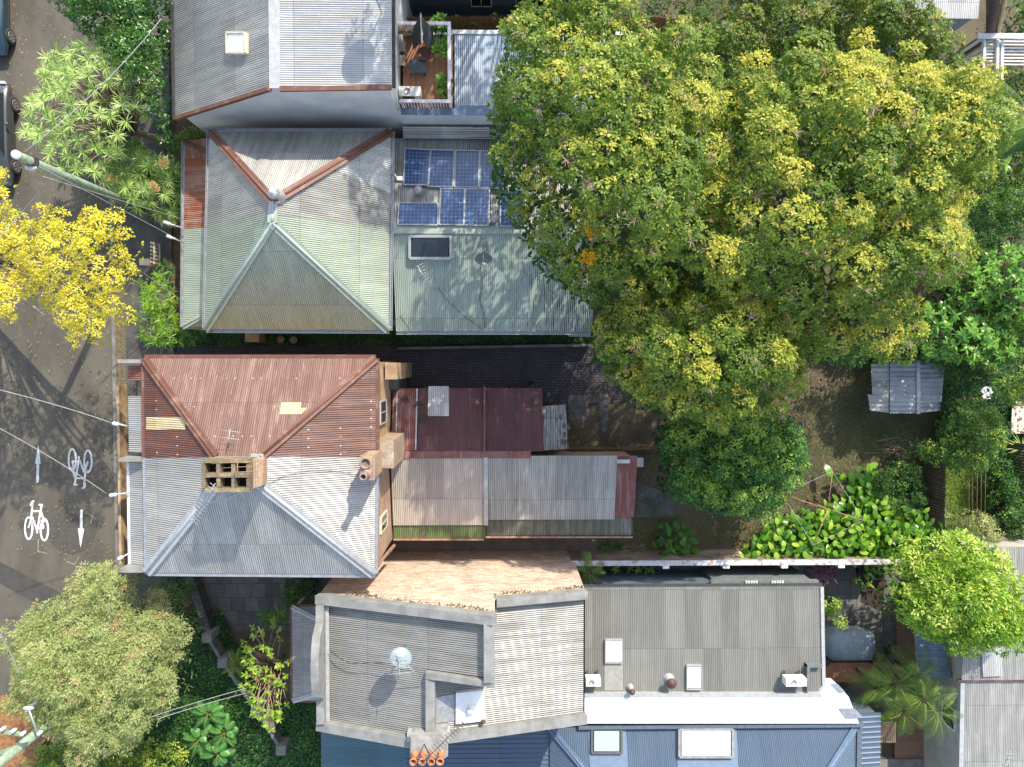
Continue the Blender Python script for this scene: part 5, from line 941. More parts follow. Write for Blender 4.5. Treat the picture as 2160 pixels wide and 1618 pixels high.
bigleaf('single bushy plant with broad matt leaves by the boundary wall', [(1378, 1150), (1390, 1120), (1425, 1112), (1458, 1125), (1462, 1160), (1430, 1175), (1390, 1172)], .4, 1.0, 46, .46, .22, .28)
phil = m_leaf('philodendron_leaf', [(0, (.02, .10, .02)), (.5, (.08, .28, .05)), (1, (.25, .50, .15))], rough=.3)
def palm(name, label, mat, base_px, ztop, nf, L, tint, w=.03, pin=20, PL=.42, droop=1.2, elr=(.1, 1.2), trunk=True, cat='palm', group=None):
    q = P(*base_px, ztop); o = thing(name, label, cat, V(q.x, q.y, 0), group); parts = []; rb = MB()
    for i in range(nf):
        az = 2*PI*i/nf+random.uniform(-.3, .3); el = random.uniform(*elr); LL = L*random.uniform(.75, 1.1); dr = droop*random.uniform(.8, 1.2); p = np.array([q.x, q.y, q.z]); S = []
        h = np.array([math.cos(az), math.sin(az), 0])
        for s_ in range(pin+1):
            e = el-dr*s_/pin; S.append((p.copy(), e)); p = p+(h*math.cos(e)+np.array([0, 0, 1])*math.sin(e))*LL/pin
        rb.tube([Vector(S[k][0]) for k in range(0, pin+1, 6)], .014, 4)
        b = np.array([s[0] for s in S[4:]]); m = len(b); tt = np.linspace(0.12, 1, m); ll = PL*np.sin(PI*np.clip(tt*.92+.06, 0, 1))**.6
        for sd_ in (-1, 1):
            a = az+sd_*(1.15-.55*tt); v, f, k = ribbons(b, a, np.full(m, .15)-.5*tt, ll, np.full(m, w), np.full(m, .9), 3)
            parts.append((v, f, np.repeat(np.clip(tint+random.gauss(0, .1)+RNG.normal(0, .05, m), .02, 1), k)))
    Vv, F4, T = merge(parts); np_mesh('fronds', Vv, F4, mat, o, T, True); rb.build('frond_ribs', m_leaf('rib_green', [(0, (.3, .32, .1))]), o)
    if trunk: tb = MB(); tb.tube([(q.x, q.y, -.05), (q.x+.04, q.y, ztop*.5), (q.x, q.y, ztop)], [.11, .08, .07], 9); tb.build('trunk', bark, o)
    return o
palmm = m_leaf('palm_leaf', [(0, (.012, .05, .01)), (.35, (.05, .13, .02)), (.65, (.16, .30, .03)), (1, (.50, .56, .08))], trans=.35, rough=.35)
for k, (a, b, z, lab) in enumerate([(1890, 1440, 2.6, 'golden cane palm crown nearest the blue roof corner'), (1945, 1470, 3.0, 'golden cane palm crown in the middle of the clump'), (1975, 1500, 2.7, 'golden cane palm crown nearest the beige wall'), (1905, 1500, 2.4, 'lowest golden cane palm crown, bottom of the clump'), (1935, 1420, 2.6, 'golden cane palm crown beside the small dark pergola roof'), (1850, 1450, 2.1, 'short golden cane palm crown at the end of the white flat roof')]):
    palm('cane_palm', lab, palmm, (a, b), z, 14, 1.3, .55, w=.017, pin=17, PL=.42, group='cane palms in the courtyard')
palm('coconut_palm', 'large palm with long yellow ribbed fronds at the right edge', palmm, (2175, 270), 5.2, 16, 3.4, .45, w=.035, pin=50, PL=.62, droop=1.3)
palm('young_palm', 'soft feathery palm beside the orange brick wall corner', palmm, (1240, 1205), 1.9, 10, .95, .55, w=.014, PL=.3, group='young palms')
palm('young_palm', 'second soft feathery palm just behind the wall corner, lower one', palmm, (1225, 1228), 1.5, 9, .8, .5, w=.014, PL=.26, group='young palms')
palm('young_palm', 'small orange tipped palm under the half bare frangipani', palmm, (502, 1400), 1.2, 9, .75, .7, w=.014, PL=.24, group='young palms')
for k, (a, b, lab) in enumerate([(440, 1505, 'philodendron head with split leaves, topmost of its clump'), (475, 1545, 'philodendron head with split leaves, right side of its clump'), (420, 1560, 'philodendron head with split leaves, left side of its clump'), (460, 1590, 'philodendron head with split leaves, lowest of its clump')]):
    palm('philodendron', lab, phil, (a, b), 1.3, 12, .75, .5, w=.04, pin=13, PL=.24, droop=.9, trunk=True, cat='plant', group='philodendron clump')
# ground covers
gr_m = m_leaf('grass_blade', [(0, (.03, .08, .01)), (.5, (.12, .24, .03)), (1, (.34, .44, .08))])
def cover(name, label, cat, px, n, mat, L=.12, W=.03, tint=.5, z=.02, leafy=False, h=.1):
    poly = poly_pts(px, 0); q = RNG.uniform(poly.min(0), poly.max(0), (n*3, 2)); q = q[inside(q, poly)][:n]; m = len(q); hh = h*(.5+.5*np.sin(q[:, 0]*2.1)*np.cos(q[:, 1]*1.7))+RNG.uniform(0, h, m)
    b = np.column_stack([q, z+(hh if leafy else hh*.1)]); el = RNG.uniform(-.2, .6, m) if leafy else RNG.uniform(.5, 1.4, m)
    Vv, F4, k = ribbons(b, RNG.uniform(0, 2*PI, m), el, L*RNG.uniform(.6, 1.3, m), np.full(m, W), RNG.uniform(.2, 1, m), 2, (.5, 1, .1))
    o = np_mesh(name, Vv, F4, mat, None, np.repeat(np.clip(tint+RNG.normal(0, .15, m)+.1*np.sin(q[:, 0]*3)*np.sin(q[:, 1]*2.3), .02, 1), k)); tag(o, label, cat, None, 'stuff')
cover('grass', 'strip of bright green grass between the paling fence and the clothes line', 'grass', [(1988, 955), (2090, 950), (2090, 1150), (1988, 1150)], 22000, gr_m, L=.12, W=.022, tint=.72)
cover('ground_cover', 'dark leafy ground cover filling the front garden at the bottom left', 'ground cover', [(300, 1290), (470, 1290), (560, 1470), (640, 1640), (640, 1800), (200, 1800), (200, 1500)], 30000, dkgreen, L=.12, W=.07, tint=.25, leafy=True, h=.22)
cover('ivy', 'dark leafy ground cover in front of the small verandah', 'ground cover', [(560, 1480), (690, 1480), (690, 1700), (640, 1700)], 6000, dkgreen, L=.12, W=.07, tint=.3, leafy=True, h=.2)
cover('weeds', 'patchy weeds in the shaded gap beside the pale green house', 'weeds', [(330, 700), (1260, 704), (1260, 722), (330, 732)], 9000, dkgreen, L=.1, W=.04, tint=.2, leafy=True, h=.12)
cover('vines', 'tangle of dark creepers over the back fence behind the big trees', 'creepers', [(1700, 720), (2060, 720), (2160, 560), (2200, 1000), (2100, 960), (1960, 960), (1980, 780), (1700, 760)], 26000, dkgreen, L=.12, W=.06, tint=.3, leafy=True, h=.35)
cover('fallen_leaves', 'dry fallen leaves scattered over the back yard soil', 'leaves', [(1180, 800), (2000, 760), (2000, 1160), (1260, 1160), (1200, 950)], 15000, m_leaf('dead_leaf', [(0, (.05, .03, .018)), (.5, (.16, .10, .055)), (1, (.30, .21, .11))], trans=.1), L=.06, W=.035, tint=.4, z=.03, leafy=True, h=.01)
cover('yard_weeds', 'thin patches of weeds and grass dotted over the back yard soil', 'weeds', [(1250, 930), (1400, 1080), (1600, 1100), (1700, 1060), (1950, 900), (2000, 860), (1830, 900), (1700, 980), (1640, 1130), (1260, 1165)], 7000, gr_m, L=.09, W=.018, tint=.45)
cover('yard_grass', 'sparse olive grass in the shade in front of the shed', 'grass', [(1640, 860), (1830, 780), (1990, 880), (1980, 950), (1700, 960)], 6000, shrubm, L=.08, W=.02, tint=.4)
cover('road_litter', 'yellow fallen leaves scattered along the gutter and road', 'leaves', [(20, 0), (262, 0), (262, 1180), (20, 1180)], 900, m_leaf('fallen_yellow', [(0, (.25, .16, .05)), (1, (.6, .45, .15))]), L=.06, W=.04, tint=.5, z=.13, leafy=True, h=.001)

dpt = np.array(DCR); md = len(dpt); v_, f_, k_ = ribbons(dpt, RNG.uniform(0, 2*PI, md), RNG.uniform(-1.2, .3, md), RNG.uniform(.06, .2, md), np.full(md, .035), np.full(md, .8), 2, (.6, 1, .2))
np_mesh('dark_fringe', v_, f_, m_leaf('dark_fringe_leaf', [(0, (.05, .035, .02)), (1, (.22, .14, .08))], trans=.1), E, RNG.uniform(0, 1, len(v_)))  # ragged dark leaf strips added in a band below the parapet
# ------------------------------------------------------------------ solar panels
def m_solar():
    m, t, b, o = nodes_mat('solar_cells'); uv = uvn(t); s = N(t, 'ShaderNodeSeparateXYZ'); t.links.new(uv, s.inputs[0])
    gx = mth(t, 'LESS_THAN', mth(t, 'FRACT', mth(t, 'DIVIDE', s.outputs[0], .157)), .075); gy = mth(t, 'LESS_THAN', mth(t, 'FRACT', mth(t, 'DIVIDE', s.outputs[1], .157)), .075)
    f = mth(t, 'MAXIMUM', gx, gy); n = noise(t, uv, 3, 3); c = mixc(t, n, (.016, .046, .13), (.028, .078, .20)); c = mixc(t, f, c, (.20, .26, .34))
    t.links.new(c, b.inputs['Base Color']); b.inputs['Roughness'].default_value = .12; b.inputs['Specular IOR Level'].default_value = .6; return m
solar = m_solar()
SP = [((855, 315), (909, 318), (905, 392), (852, 391), 'solar panel at the left end of the upper row, slightly askew above the roof ventilator'), ((909, 318), (959, 319), (956, 396), (903, 395), 'second solar panel from the left in the upper row'),
      ((962, 319), (1011, 320), (1009, 397), (959, 396), 'third solar panel from the left in the upper row'), ((1013, 320), (1065, 321), (1064, 399), (1012, 398), 'solar panel half under the leaves at the right end of the upper row'),
      ((842, 429), (925, 430), (924, 476), (840, 475), 'solar panel lying sideways at the left end of the lower row'), ((930, 399), (980, 400), (978, 476), (927, 475), 'upright solar panel beside the sideways one in the lower row'),
      ((982, 400), (1033, 401), (1031, 477), (980, 476), 'solar panel left of the narrow gap and round ventilator in the lower row'), ((1056, 401), (1108, 402), (1107, 478), (1055, 478), 'solar panel half under the leaves at the right end of the lower row')]
for a, b, c, d, lab in SP:
    q = [onplane(*k, SPL)+V(0, 0, .13) for k in (a, b, c, d)]; o = thing('solar_panel', lab, 'solar panel', V(q[3].x, q[3].y, q[3].z-.13), 'solar panels on the stained grey roof')
    u = (q[1]-q[0]); w = (q[3]-q[0]); mb = MB(); e = .03
    ins = [q[0]+u*e/u.length+w*e/w.length, q[1]-u*e/u.length+w*e/w.length, q[2]-u*e/u.length-w*e/w.length, q[3]+u*e/u.length-w*e/w.length]
    mb.add([p+V(0, 0, .004) for p in ins]+[p-V(0, 0, .02) for p in ins], [(3, 2, 1, 0), (4, 5, 6, 7)], [(0, w.length), (u.length, w.length), (u.length, 0), (0, 0)]*2); mb.build('cells', solar, o)
    fr = MB()
    for i in range(4): fr.beam(q[i], q[(i+1) % 4], .035, .04+.002*(i % 2))
    fr.build('frame', steel_lt, o); rl = MB(); m1, m2 = (q[0]+q[3])/2, (q[1]+q[2])/2; rl.beam(q[0].lerp(q[3], .25)-V(0, 0, .06), q[1].lerp(q[2], .25)-V(0, 0, .06), .04, .04); rl.beam(q[0].lerp(q[3], .75)-V(0, 0, .06), q[1].lerp(q[2], .75)-V(0, 0, .06), .04, .04); rl.build('rail', steel, o)
def turbine(px, py, z, r, mat, lab):
    c = P(px, py, z+r*1.2); c.z = z; o = thing('roof_ventilator', lab, 'roof vent', c, 'spinning roof ventilators'); b = MB(); b.lathe(c-V(0, 0, .25), [(r*1.3, -.05), (r*1.25, .12), (r*.6, .2), (r*.6, .32)], 16); b.build('base', steel, o)
    g_ = MB(); pr = [(r*.62, .08)]+[(r*math.sin(PI*(.18+.78*i/8)), .1+r-r*math.cos(PI*(.12+.85*i/8))) for i in range(9)]; g_.lathe(c, pr, 44, star=.10); g_.build('globe', mat, o)
    cp = MB(); cp.lathe(c+V(0, 0, .09+r*1.93), [(r*.35, -.02), (r*.33, .03), (r*.05, .05)], 14); cp.build('cap', mat, o)
turbine(578, 409, 7.15, .2, steel_lt, 'silvery ventilator on the apex of the half grey, half green hip roof'); turbine(883, 402, 3.6, .2, steel, 'dull grey ventilator between the left solar panels'); turbine(1043, 462, 3.75, .18, steel, 'dull grey ventilator in the narrow gap between solar panels')

# ------------------------------------------------------------------ dishes and aerials
def dish(lab, px, py, z, r, aim, mat, roofz, lnb=True, group='satellite dishes', legs=()):
    c = P(px, py, z); o = thing('satellite_dish', lab, 'satellite dish', V(c.x, c.y, roofz), group); q = Vector(aim).normalized().to_track_quat('Z', 'Y').to_matrix()
    b = MB(); b.lathe(c, [(r*(k/6.0)+1e-3, .22*r*(k/6.0)**2) for k in range(7)]+[(r*1.02, .22*r+.004), (r*.98, .22*r-.02)]+[(r*(k/6.0)+1e-3, .22*r*(k/6.0)**2-.015) for k in range(5, -1, -1)], 30, M=q); b.build('reflector', mat, o)
    m_ = MB(); back = c-q@V(0, 0, .1); m_.tube([V(c.x, c.y+.0, roofz), V(back.x, back.y, back.z), c], .025, 6); m_.build('mast', steel, o)
    if lnb: a = MB(); f = c+q@V(0, r*.35, r*1.15); a.tube([c+q@V(0, r*.95, .1), f], .014, 5); ar = a.build('feed_arm', steel, o); l = MB(); l.tube([f-q@V(.06, 0, .02), f+q@V(.08, 0, .05)], .04, 8); l.build('feed_horn', white_pl, ar)
    for e in legs: s = MB(); s.tube([c, e], .014, 5); s.build('stay', steel_lt, o)
zE = 7.3
dish('pale blue grey oval satellite dish above the left slope of the parapet house', 845, 1389, 8.25, .36, (.25, .75, .6), m_plain('blue_grey_enamel', (.20, .26, .28), (.17, .22, .24), rough=.4, bmp=.02), zE-.5, legs=(P(893, 1437, 7.5), P(838, 1430, 7.2)))
dish('dark grey satellite dish seen edge on over the pale green rear roof', 1020, 543, 4.1, .34, (.05, -.75, .45), m_plain('dull_grey_enamel', (.16, .2, .2), rough=.5, bmp=.02), 3.5)
dish('white upturned satellite dish by the top of the clothes line', 2080, 829, 1.6, .27, (0, .15, 1), white_pl, 0.0)
dish('large satellite dish on the bright roof at the top edge, casting an oval shadow', 790, -18, 8.3, .5, (.2, .6, .7), steel_lt, ZA)
def cable(lab, pts, r=.012, mat=None, name='roof_cable', cat='cable', group=None):
    mb = MB(); mb.tube(pts, r, 5); mb.build(name, mat or cable_d, None, lab, cat, group, loc=pts[0])
cable('thin black cable looping behind the edge on satellite dish', [onplane(a, b, GPL)+V(0, 0, .05) for a, b in ((1013, 502), (1028, 512), (1028, 528), (1012, 538), (1003, 528), (1010, 516), (1020, 516), (1018, 540), (1014, 570), (1018, 600), (1012, 630), (1020, 660), (1024, 692))], .012)
cable('thin wire running diagonally down the pale green rear roof', [onplane(a, b, GPL)+V(0, 0, .05) for a, b in ((925, 610), (950, 640), (980, 668), (1018, 695))], .01)
cable('slack cable lying on the left slope of the parapet house', [P(694, 1370, 6.3), P(715, 1388, 6.5), P(740, 1400, 6.7), P(790, 1398, 7.1), P(825, 1400, 7.4)], .012)
cable('thin wire draped over the bright east slope of the grey half', [onplane(a, b, (bE, SE, tSE))+V(0, 0, .06) for a, b in ((560, 1025), (600, 1003), (650, 992), (710, 993), (762, 1003))], .008)
def yagi(lab, a, b, n, l0, l1, mast=None, mat=None, up=V(0, 0, 1), group='television aerials'):
    a = Vector(a); b = Vector(b); o = thing('tv_aerial', lab, 'aerial', V(mast[0].x, mast[0].y, mast[0].z) if mast else a, group); mat = mat or steel_lt
    m_ = MB(); m_.tube([a, b], .016, 5); m_.build('boom', mat, o); d = (b-a).normalized(); s_ = d.cross(up).normalized()
    for k in range(n): c = a.lerp(b, (k+.3)/n); L = (l0+(l1-l0)*k/n)/2; e = MB(); e.tube([c-s_*L, c+s_*L], .009, 4); e.build('element', mat, o)
    if mast: m_ = MB(); m_.tube(mast, .02, 6); m_.build('mast', mat, o)
yagi('long white yagi aerial over the left hip of the grey half, beside the big chimney', P(406, 1100, 8.3), P(454, 1020, 9.6), 12, .42, .3, [P(540, 1028, 8.5), P(505, 1040, 8.8), P(432, 1064, 8.9)])
yagi('small two bar aerial standing on the streaked red slope', P(486, 905, 8.6), P(480, 935, 8.7), 2, .7, .75, [P(484, 950, 8.0), P(484, 915, 8.7)])
yagi('broad old aerial lying across the top of the big mossy chimney', P(500, 972, 9.8), P(502, 1003, 9.8), 3, 1.6, .9, [P(502, 1000, 9.2), P(500, 970, 9.8)], rust_bar)
yagi('aerial with wide bars tangled below the pale oval satellite dish', P(840, 1375, 8.4), P(843, 1428, 8.6), 5, .7, .9, [V(P(838, 1436, 7.1).x, P(838, 1436, 7.1).y, 7.0), P(842, 1400, 8.5)])
yagi('small spidery aerial on the pale green rear roof', P(880, 560, 4.6), P(903, 600, 4.4), 7, .5, .3, [V(P(925, 608, 3.4).x, P(925, 608, 3.4).y, 3.3), P(922, 606, 3.9), P(903, 598, 4.3)], steel)
yagi('long dark yagi aerial rising over the four orange chimney pots', P(978, 1523, 10.2), P(850, 1650, 10.4), 24, .22, .45, [P(895, 1570, 8.0), P(905, 1590, 10.2)], steel_dk)
yagi('leaning aerial at the lower right corner of the grey ribbed roof', P(2120, 1608, 3.9), P(2132, 1585, 4.2), 3, .4, .5, [P(2128, 1618, 2.9), P(2126, 1600, 4.0)])
# ------------------------------------------------------------------ air conditioners, flues
def aircon(lab, px, py, z, sx=.85, sy=.32, h=.55, rot=0):
    c = P(px, py, z+h); c.z = z; o = thing('air_conditioner', lab, 'air conditioner', c, 'outdoor air conditioning units'); b = MB(); b.box(c+V(-sx/2, -sy/2, .08), c+V(sx/2, sy/2, h)); b.build('casing', cream_w, o)
    g_ = MB(); yy = c.y-sy/2-.012; g_.box((c.x-sx*.36, yy, z+.14), (c.x+sx*.2, yy+.01, z+h-.06)); g_.build('grille', steel_dk, o); fl_ = MB(); fl_.lathe(c+V(-sx*.12, 0, h-.0), [(sy*.36, .001), (sy*.36, .012), (sy*.33, .012), (sy*.33, .001)], 20); fl_.build('top_ring', steel, o)
    for s in (-1, 1): f = MB(); f.box(c+V(s*sx*.35-.03, -sy/2-.03, -.02), c+V(s*sx*.35+.03, sy/2+.12, .08)); f.build('foot', steel_dk, o)
cream_w = m_plain('cream_white_enamel', (.66, .65, .60), (.58, .57, .52), rough=.45, bmp=.02)
aircon('white air conditioner standing on the timber deck by the railing', 864, 192, ZD, sx=.82, sy=.36, h=.6)
aircon('cream air conditioner at the right end of the dark grey roof', 1680, 1440, 3.3, h=.5); aircon('cream air conditioner tucked against the parapet house wall', 1252, 1440, 3.3, sx=.6, h=.5)
def flue(lab, px, py, z, r, h):
    c = P(px, py, z+h); c.z = z; o = thing('roof_flue', lab, 'flue', c, 'brown capped flues'); b = MB(); b.lathe(c, [(r*1.4, -.1), (r*1.3, .04), (r*.6, .1), (r*.6, h-.05)], 14); b.build('pipe', steel_lt, o); k = MB(); k.lathe(c+V(0, 0, h-.06), [(r*1.25, 0), (r*1.25, .04), (r*.2, .14)], 18); k.build('cowl', m_plain('brown_cowl', (.10, .045, .035)), o)
flue('larger brown capped flue between the two white skylights', 1417, 1443, 3.2, .17, .5); flue('small brown capped flue beside the flat white roof', 1334, 1461, 3.3, .10, .45); flue('little white capped pipe below the square roof hood', 1019, 1524, 6.5, .07, .3)
# ------------------------------------------------------------------ deck furniture
def stool(lab, px, py):
    c = P(px, py, ZD+.45); o = thing('timber_stool', lab, 'stool', V(c.x, c.y, ZD), 'square stools on the deck'); m_ = m_planks('grey_slats', (.32, .27, .22), (.24, .2, .17), w=.05)
    s = MB()
    for k in range(6): s.box((c.x-.17+k*.058, c.y-.19, ZD+.42), (c.x-.17+k*.058+.045, c.y+.19, ZD+.45))
    s.build('seat', m_, o)
    for a in (-1, 1):
        for b in (-1, 1): l = MB(); l.box((c.x+a*.14-.02, c.y+b*.16-.02, ZD), (c.x+a*.14+.02, c.y+b*.16+.02, ZD+.42)); l.build('leg', m_, o)
stool('square slatted stool nearer the top railing', 846, 97); stool('square slatted stool nearer the air conditioner', 846, 127)
c = P(852, 60, ZD+.45); o = thing('slatted_bench', 'dark slatted bench in the upper left corner of the deck', 'bench', V(c.x, c.y, ZD)); b = MB()
for k in range(6): b.box((c.x-.36, c.y-.2+k*.07, ZD+.4), (c.x+.36, c.y-.2+k*.07+.05, ZD+.44))
b.build('seat', fence_m, o)
for s in (-1, 1): l = MB(); l.box((c.x+s*.3-.03, c.y-.18, ZD), (c.x+s*.3+.03, c.y+.18, ZD+.397)); l.build('leg', fence_m, o)
c = P(880, 140, ZD+.35); o = thing('low_table', 'low dark square table in the middle of the deck', 'table', V(c.x, c.y, ZD)); b = MB(); b.box((c.x-.3, c.y-.24, ZD+.32), (c.x+.34, c.y+.24, ZD+.36)); b.build('tabletop', m_plain('dark_slate_top', (.05, .07, .08), rough=.3), o)
for a in (-1, 1):
    for b_ in (-1, 1): l = MB(); l.box((c.x+a*.27-.02, c.y+b_*.2-.02, ZD), (c.x+a*.27+.02, c.y+b_*.2+.02, ZD+.318)); l.build('leg', steel_dk, o)
c = P(892, 78, ZD+.9); o = thing('hanging_chair', 'charcoal draped canvas hanging chair with a rust red seat on the deck', 'chair', V(c.x, c.y, ZD)); b = MB(); dk = m_plain('charcoal_canvas', (.03, .035, .04), rough=.8)
for s in (-1, 1): b.add([c+V(0, .45, .75), c+V(s*.38, .3, 0), c+V(s*.42, -.35, -.3), c+V(s*.06, -.3, .15)], [(0, 1, 2, 3)])
b.build('canopy', dk, o); s_ = MB(); s_.lathe(c+V(0, -.42, -.55), [(.08, -.08), (.22, 0), (.27, .10), (.2, .08), (.1, .02)], 18); s_.build('seat', m_plain('rust_red_seat', (.13, .045, .03)), o); k = MB(); k.beam(c+V(0, .5, .78), c+V(0, -.35, .3), .05, .04); k.build('spine', cream_p, o); k = MB(); k.tube([V(c.x, c.y+.5, ZD), c+V(0, .5, .8)], .03, 6); k.build('post', steel_dk, o)
def potplant(lab, px, py, n, L, W, z=ZD, el=(.1, 1.3), mat=None, hd=((0, 0),), pr=.17, tint=.5):
    c = P(px, py, z+.5); c.z = z; o = thing('potted_plant', lab, 'potted plant', c, 'pot plants on the deck'); p_ = MB(); p_.lathe(c, [(pr*.7, 0), (pr, .3), (pr*1.08, .33), (pr*.9, .33), (pr*.88, .28)], 16); p_.build('pot', m_plain('dark_pot', (.06, .04, .035)), o)
    rosettes(o, mat or shrubm, [c+V(a, b, .45+.1*abs(a)+.25*abs(b)) for a, b in hd], n, L, W, el=el, droop=.6, tint=tint, name='leaves', tj=.14)
potplant('tall leafy pot plant against the right railing of the deck', 930, 78, 16, .28, .13, hd=[(random.uniform(-.25, .25), random.uniform(-.65, .65)) for _ in range(26)], mat=dkgreen, tint=.62)
potplant('round potted plant with pale oval leaves in the lower right corner of the deck', 938, 188, 9, .24, .12, hd=[(random.uniform(-.2, .2), random.uniform(-.2, .5)) for _ in range(9)], tint=.6)
# ------------------------------------------------------------------ cars
def car(lab, yc, xs, col, L=4.4, Wd=1.8):
    o = thing('parked_car', lab, 'car', V(xs-Wd/2, yc, 0), 'cars parked along the far kerb'); x1 = xs; x0 = xs-Wd; cx = (x0+x1)/2
    pm_ = nodes_mat('car_paint'); pm_[2].inputs['Base Color'].default_value = c4(col); pm_[2].inputs['Metallic'].default_value = .4; pm_[2].inputs['Roughness'].default_value = .28; pm_[2].inputs['Coat Weight'].default_value = 1
    st = [(-.5, .42, .55, .80), (-.47, .62, .80, .92), (-.36, .74, .86, .97), (-.28, .88, .88, .98), (-.2, .92, .9, 1), (.05, .93, .9, 1), (.25, .90, .88, 1), (.42, .84, .85, .97), (.48, .66, .78, .9), (.5, .45, .6, .8)]
    mb = MB(); ring = []
    for s, h, hb, w in st:
        y = yc+s*L; hw = Wd/2*w; ring.append([(cx-hw*.97, y, .22), (cx-hw, y, .45), (cx-hw*.99, y, h*.86), (cx-hw*.88, y, h), (cx+hw*.88, y, h), (cx+hw*.99, y, h*.86), (cx+hw, y, .45), (cx+hw*.97, y, .22)])
    vs = [p for r in ring for p in r]; fs = [(i*8+k, i*8+(k+1) % 8, (i+1)*8+(k+1) % 8, (i+1)*8+k) for i in range(len(ring)-1) for k in range(8)]; fs += [tuple(range(8)), tuple(range(len(vs)-1, len(vs)-9, -1))]
    mb.add(vs, fs, smooth=True); body = mb.build('body', pm_[0], o); sub = body.modifiers.new('s', 'SUBSURF'); sub.levels = sub.render_levels = 1
    def cab(z0, z1, sh, name, mat):
        c_ = MB(); lo = [(-.22, .9), (.36, .9)]; y0, y1 = yc-.24*L, yc+.38*L; a = [(cx-Wd*.42, y0, z0), (cx+Wd*.42, y0, z0), (cx+Wd*.42, y1, z0), (cx-Wd*.42, y1, z0)]; b = [(cx-Wd*.33, y0+.7*sh, z1), (cx+Wd*.33, y0+.7*sh, z1), (cx+Wd*.33, y1-.45*sh, z1), (cx-Wd*.33, y1-.45*sh, z1)]
        c_.add(a+b, [(0, 1, 5, 4), (1, 2, 6, 5), (2, 3, 7, 6), (3, 0, 4, 7), (4, 5, 6, 7)]); return c_.build(name, mat, o)
    cab(.86, 1.42, 1, 'windows', glass_dk); rf_ = MB(); y0, y1 = yc-.24*L+.66, yc+.38*L-.42; rf_.box((cx-Wd*.335, y0, 1.41), (cx+Wd*.335, y1, 1.45)); rf_.build('roof', pm_[0], o)
    for sx in (-1, 1):
        for yy in (-.31, .30):
            w_ = MB(); q = V(cx+sx*(Wd/2-.10), yc+yy*L, .32); M = Matrix.Rotation(PI/2*sx, 3, 'Y'); w_.lathe(q, [(.33, -.10), (.34, -.02), (.34, .09), (.30, .12), (.22, .122)], 24, M=M); wh = w_.build('wheel', rubber, o)
            r_ = MB(); r_.lathe(q, [(.225, .10), (.225, .128), (.19, .124), (.18, .105)], 24, M=M); 
            for k in range(6): a_ = PI*k/3; d_ = M@V(math.cos(a_), math.sin(a_), 0); e_ = M@V(0, 0, .118); r_.beam(q+e_, q+e_+d_*.2, .06, .015, M@V(0, 0, 1))
            r_.build('rim', alloy, wh)
    for sx in (-1, 1): h_ = MB(); h_.box((cx+sx*Wd*.33-.15, yc+L*.475, .60), (cx+sx*Wd*.33+.12, yc+L*.499, .72)); h_.build('headlight', glass_wh, o)
    m_ = MB(); m_.sphere((x1+.06, yc-.14*L+.9, .98), .09, 10, 6, (1, .7, .8)); m_.build('mirror', pm_[0], o)
yq = (P(28, 222, .3).y+P(28, 350, .3).y)/2; xs = P(33, 290, .35).x
car('charcoal car parked at the left edge beside the top of the green pole', yq, xs, (.06, .065, .068)); car('dark teal car parked in the shade at the top left corner', P(28, 75, .3).y+1.3, xs-.12, (.02, .05, .07))
# ------------------------------------------------------------------ poles and wires
pole_g = m_plain('green_grey_timber_pole', (.24, .32, .22), (.16, .21, .14), scale=5, rough=.85)
T1 = P(33, 326, 8.8); o = thing('power_pole', 'tall pale green timber power pole with a street light, its top over the road', 'pole', V(T1.x, T1.y, 0)); mb = MB(); mb.tube([V(T1.x, T1.y, -.1), T1], [.17, .13], 14); mb.build('pole_shaft', pole_g, o)
k = MB(); k.lathe(T1+V(0, 0, 0), [(.14, -.05), (.14, .03), (.05, .07)], 14); k.build('pole_cap', white_pl, o)
k = MB(); q = T1-V(0, 0, .6); k.tube([q, P(58, 350, 8.0)], .03, 6); ar = k.build('lamp_arm', steel, o); k = MB(); k.sphere(P(65, 354, 8.0), .16, 14, 8, (1.3, .6, .4)); k.build('lamp', steel_lt, ar)
k = MB(); k.box(T1-V(.14, .14, .95), T1+V(.14, .14, -.7)); k.build('bracket', steel_dk, o)
T2 = V(-15.9, -13.6, 8.8); T2 = V(P(-40, 1640, 8.8).x, P(-40, 1640, 8.8).y, 8.8); o = thing('power_pole', 'thick pale green pole with cross arms cutting the bottom left corner', 'pole', V(T2.x, T2.y, 0)); mb = MB(); mb.tube([V(T2.x, T2.y, -.1), T2], [.2, .15], 14); mb.build('pole_shaft', pole_g, o)
for (a, b, z) in (((0, 1542), (52, 1550), 7.6), ((-40, 1600), (60, 1568), 7.0)): k = MB(); k.beam(P(*a, z), P(*b, z), .11, .1); k.build('cross_arm', pole_g, o)
for (a, b) in ((8, 1536), (30, 1540), (50, 1546), (85, 1545)): k = MB(); q = P(a, b, 7.7); k.lathe(q, [(.03, -.1), (.07, 0), (.05, .06), (.06, .12), (.01, .14)], 10); k.build('insulator', white_pl, o)
q = P(60, 1494, 7.0); o = thing('street_light', 'grey street light arm poking out of the pale olive tree, bottom left', 'street light', V(q.x, q.y, 0)); k = MB(); k.tube([V(q.x, q.y, 0), V(q.x, q.y, 6.9), q], .05, 8); k.build('post', steel, o); k = MB(); k.tube([q, P(82, 1555, 6.9)], .035, 7); k.build('arm', steel, o); k = MB(); k.sphere(q, .14, 12, 8, (1.5, .6, .35)); k.build('lamp', steel_lt, o)
wire_m = m_plain('weathered_wire', (.30, .31, .30), rough=.6)
def wire(lab, a, b, sag=.25, r=.013, mat=None): 
    a = Vector(a); b = Vector(b); pts = [a.lerp(b, k/12)-V(0, 0, sag*4*(k/12)*(1-k/12)) for k in range(13)]; cable(lab, pts, r, mat or wire_m, 'overhead_wire', 'wire', 'overhead wires crossing the street')
